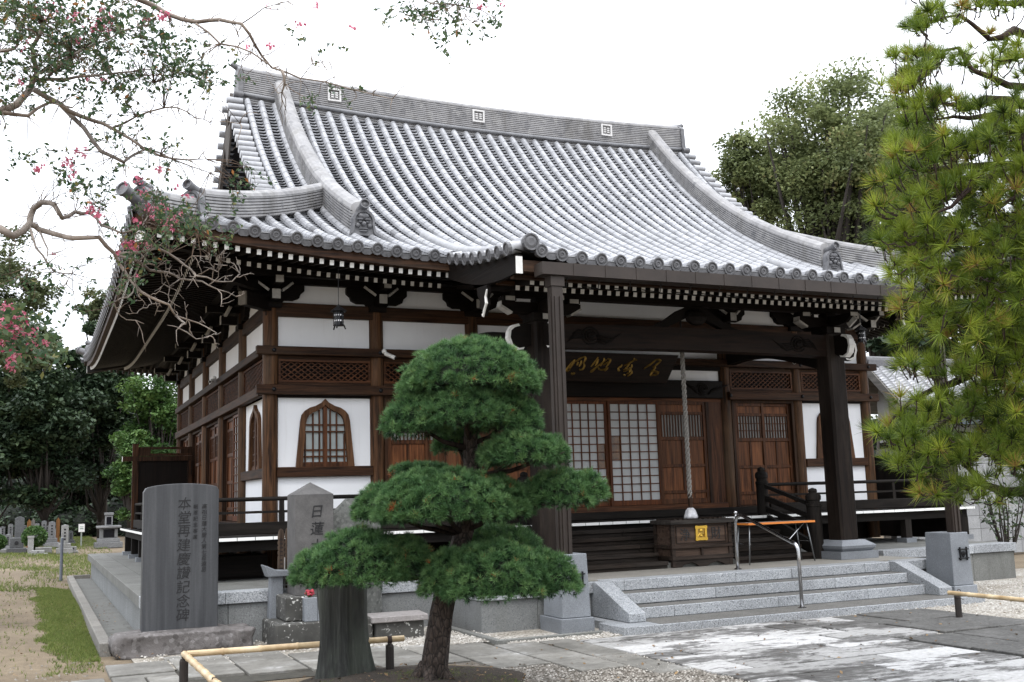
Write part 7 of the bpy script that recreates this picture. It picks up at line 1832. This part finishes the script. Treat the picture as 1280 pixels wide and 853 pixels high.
mb = MB(); mb.hexa([(AX, ey, ez-.12), (AXE, ey, ez-.12), (AXE, ry, rz0-.12), (AX, ry, rz0-.12), (AX, ey, ez-.01), (AXE, ey, ez-.01), (AXE, ry, rz0-.01), (AX, ry, rz0-.01)]); mb.hexa([(AX, 2*ry-ey, ez-.12), (AXE, 2*ry-ey, ez-.12), (AXE, ry, rz0-.12), (AX, ry, rz0-.12), (AX, 2*ry-ey, ez), (AXE, 2*ry-ey, ez), (AXE, ry, rz0), (AX, ry, rz0)]); mb.build('roof_base', GREYW('x'), house)
mb = MB(); mb.tube([(AX-.05, ry, rz0+.12), (AXE, ry, rz0+.12)], .11, 10); mb.box(AX-.02, AXE, ry-.11, ry+.11, rz0-.05, rz0+.12); mb.build('roof_ridge', TILED, house)
mb = MB()
for yq in (ey, 2*ry-ey):
    mb.hexa([(AX-.06, yq, ez-.30), (AX-.005, yq, ez-.30), (AX-.005, ry, rz0-.26), (AX-.06, ry, rz0-.26), (AX-.06, yq, ez-.02), (AX-.005, yq, ez-.02), (AX-.005, ry, rz0+.02), (AX-.06, ry, rz0+.02)])
mb.build('bargeboard', GREYW('y'), house)
mb = MB(); wx = AX+.45; yw = ey+.9
mb.prism([(yw, -.1), (yw, ez+.05), (ry, rz0-.15), (2*ry-yw, ez+.05), (2*ry-yw, -.1)], 'yz', wx, wx+.12); mb.box(wx+.12, AXE-.5, yw, yw+.12, -.1, ez+.2); mb.build('wall', plain('annex_plaster', (.55,.56,.56), .8, 0, .06, 1), house)
mb = MB(); mb.box(wx-.03, AXE-.6, yw-.05, yw-.01, 2.55, 2.72); mb.box(wx-.03, wx-.005, yw-.05, 2*ry-yw, 2.55, 2.72)
for x in np.arange(wx, AXE-.6, 1.2): mb.box(x-.03, x+.09, yw-.05, yw-.01, -.1, 2.55)
mb.build('timber', DK('x'), house)
mb = MB(); mb.box(AX-.1, AXE, ey+.05, ey+.4, ez-.55, ez-.32); mb.build('gutter', plain('blue_grey_metal', (.12,.15,.18), .5, .3), house)
mb = MB(); 
for i in range(10):
    z = .1+i*.245; mb.hexa([(wx-.10, yw-.16, z), (AXE-.7, yw-.16, z), (AXE-.7, yw-.06, z), (wx-.10, yw-.06, z), (wx-.10, yw-.13, z+.25), (AXE-.7, yw-.13, z+.25), (AXE-.7, yw-.06, z+.25), (wx-.10, yw-.06, z+.25)])
    mb.hexa([(wx-.16, yw-.06, z), (wx-.06, yw-.06, z), (wx-.06, 2*ry-yw, z), (wx-.16, 2*ry-yw, z), (wx-.13, yw-.06, z+.25), (wx-.06, yw-.06, z+.25), (wx-.06, 2*ry-yw, z+.25), (wx-.13, 2*ry-yw, z+.25)])
mb.build('board_cladding', GREYW('x'), house)
bw_ = thing('block_wall', 'pale concrete block wall behind the right downspout base', 'wall', (23, 19.8, 0))
mb = MB()
for j in range(8):
    for i in range(20):
        x = 16.9+i*.62; mb.box(x+.006, x+.614, 17.6, 17.78, .0+j*.29+.005, .0+(j+1)*.29-.005)
mb.build('blocks', granite('block_concrete', (.42,.43,.44), (.34,.345,.35), (.5,.505,.51), 60, .2, (.3,.3,.3), .9), bw_)
mb = MB(); mb.box(16.9, 29.3, 17.61, 17.77, 0, 2.32); mb.build('mortar', plain('mortar', (.10,.10,.10), .9), bw_)
# bare leafy shrub in front of the block wall
sh = thing('thin_shrub', 'thin leafless-looking shrub with few green leaves in front of the pale block wall', 'shrub', tuple(at(1258, 662, 19.5)))
b0 = at(1256, 664, 19.5); b0[2] = 0; mb = MB(); Pl = []
for k in range(16):
    tip_ = at(1258+random.uniform(-32, 40), random.uniform(588, 645), 19.5+random.uniform(-.5, .5)); md = b0*.5+tip_*.5+np.array((random.uniform(-.1,.1), 0, random.uniform(-.15, .2))); mb.tube([b0+np.array((random.uniform(-.06,.06), 0, 0)), md, tip_], [.022, .014, .004], 5)
    for q in range(22): Pl.append(md*(1-q/22)+tip_*(q/22)+rng.normal(size=3)*.09)
mb.build('stems', BARK3, sh); V_, F_ = leaves(np.array(Pl), .045, .3, .5); arr_mesh('foliage', V_, F_, G2, sh, np.clip(rng.normal(.7, .2, len(Pl)), 0, .95))

# fallen leaves and twigs on the bare ground and paving
def litter(k, xr, yr, z, sz): return np.stack([rng.uniform(*xr, k), rng.uniform(*yr, k), np.full(k, z)], 1), sz
Pl = np.concatenate([litter(420, (-2.5, .7), (10.5, 22), 0, 0)[0], litter(260, (2.0, 4.4), (8.0, 10.0), 0, 0)[0], litter(260, (4.2, 13), (7.0, 10.8), .008, 0)[0], litter(120, (.7, 1.25), (12.2, 20), .03, 0)[0], litter(200, (9.5, 15), (9.5, 13), .0, 0)[0]])
for p in Pl:
    if p[2] == 0: p[2] = gz(p[0], p[1])+.02
V_, F_ = leaves(Pl, .021, 2.5, .5)
meta(arr_mesh('fallen_leaves', V_, F_, foliage('dry_leaf', [(0, (.05,.03,.015)), (.5, (.16,.09,.04)), (1, (.34,.22,.10))], .1), None, rng.random(len(Pl))), 'small dry fallen leaves scattered over path, soil and paving', 'fallen leaves', kind='stuff')
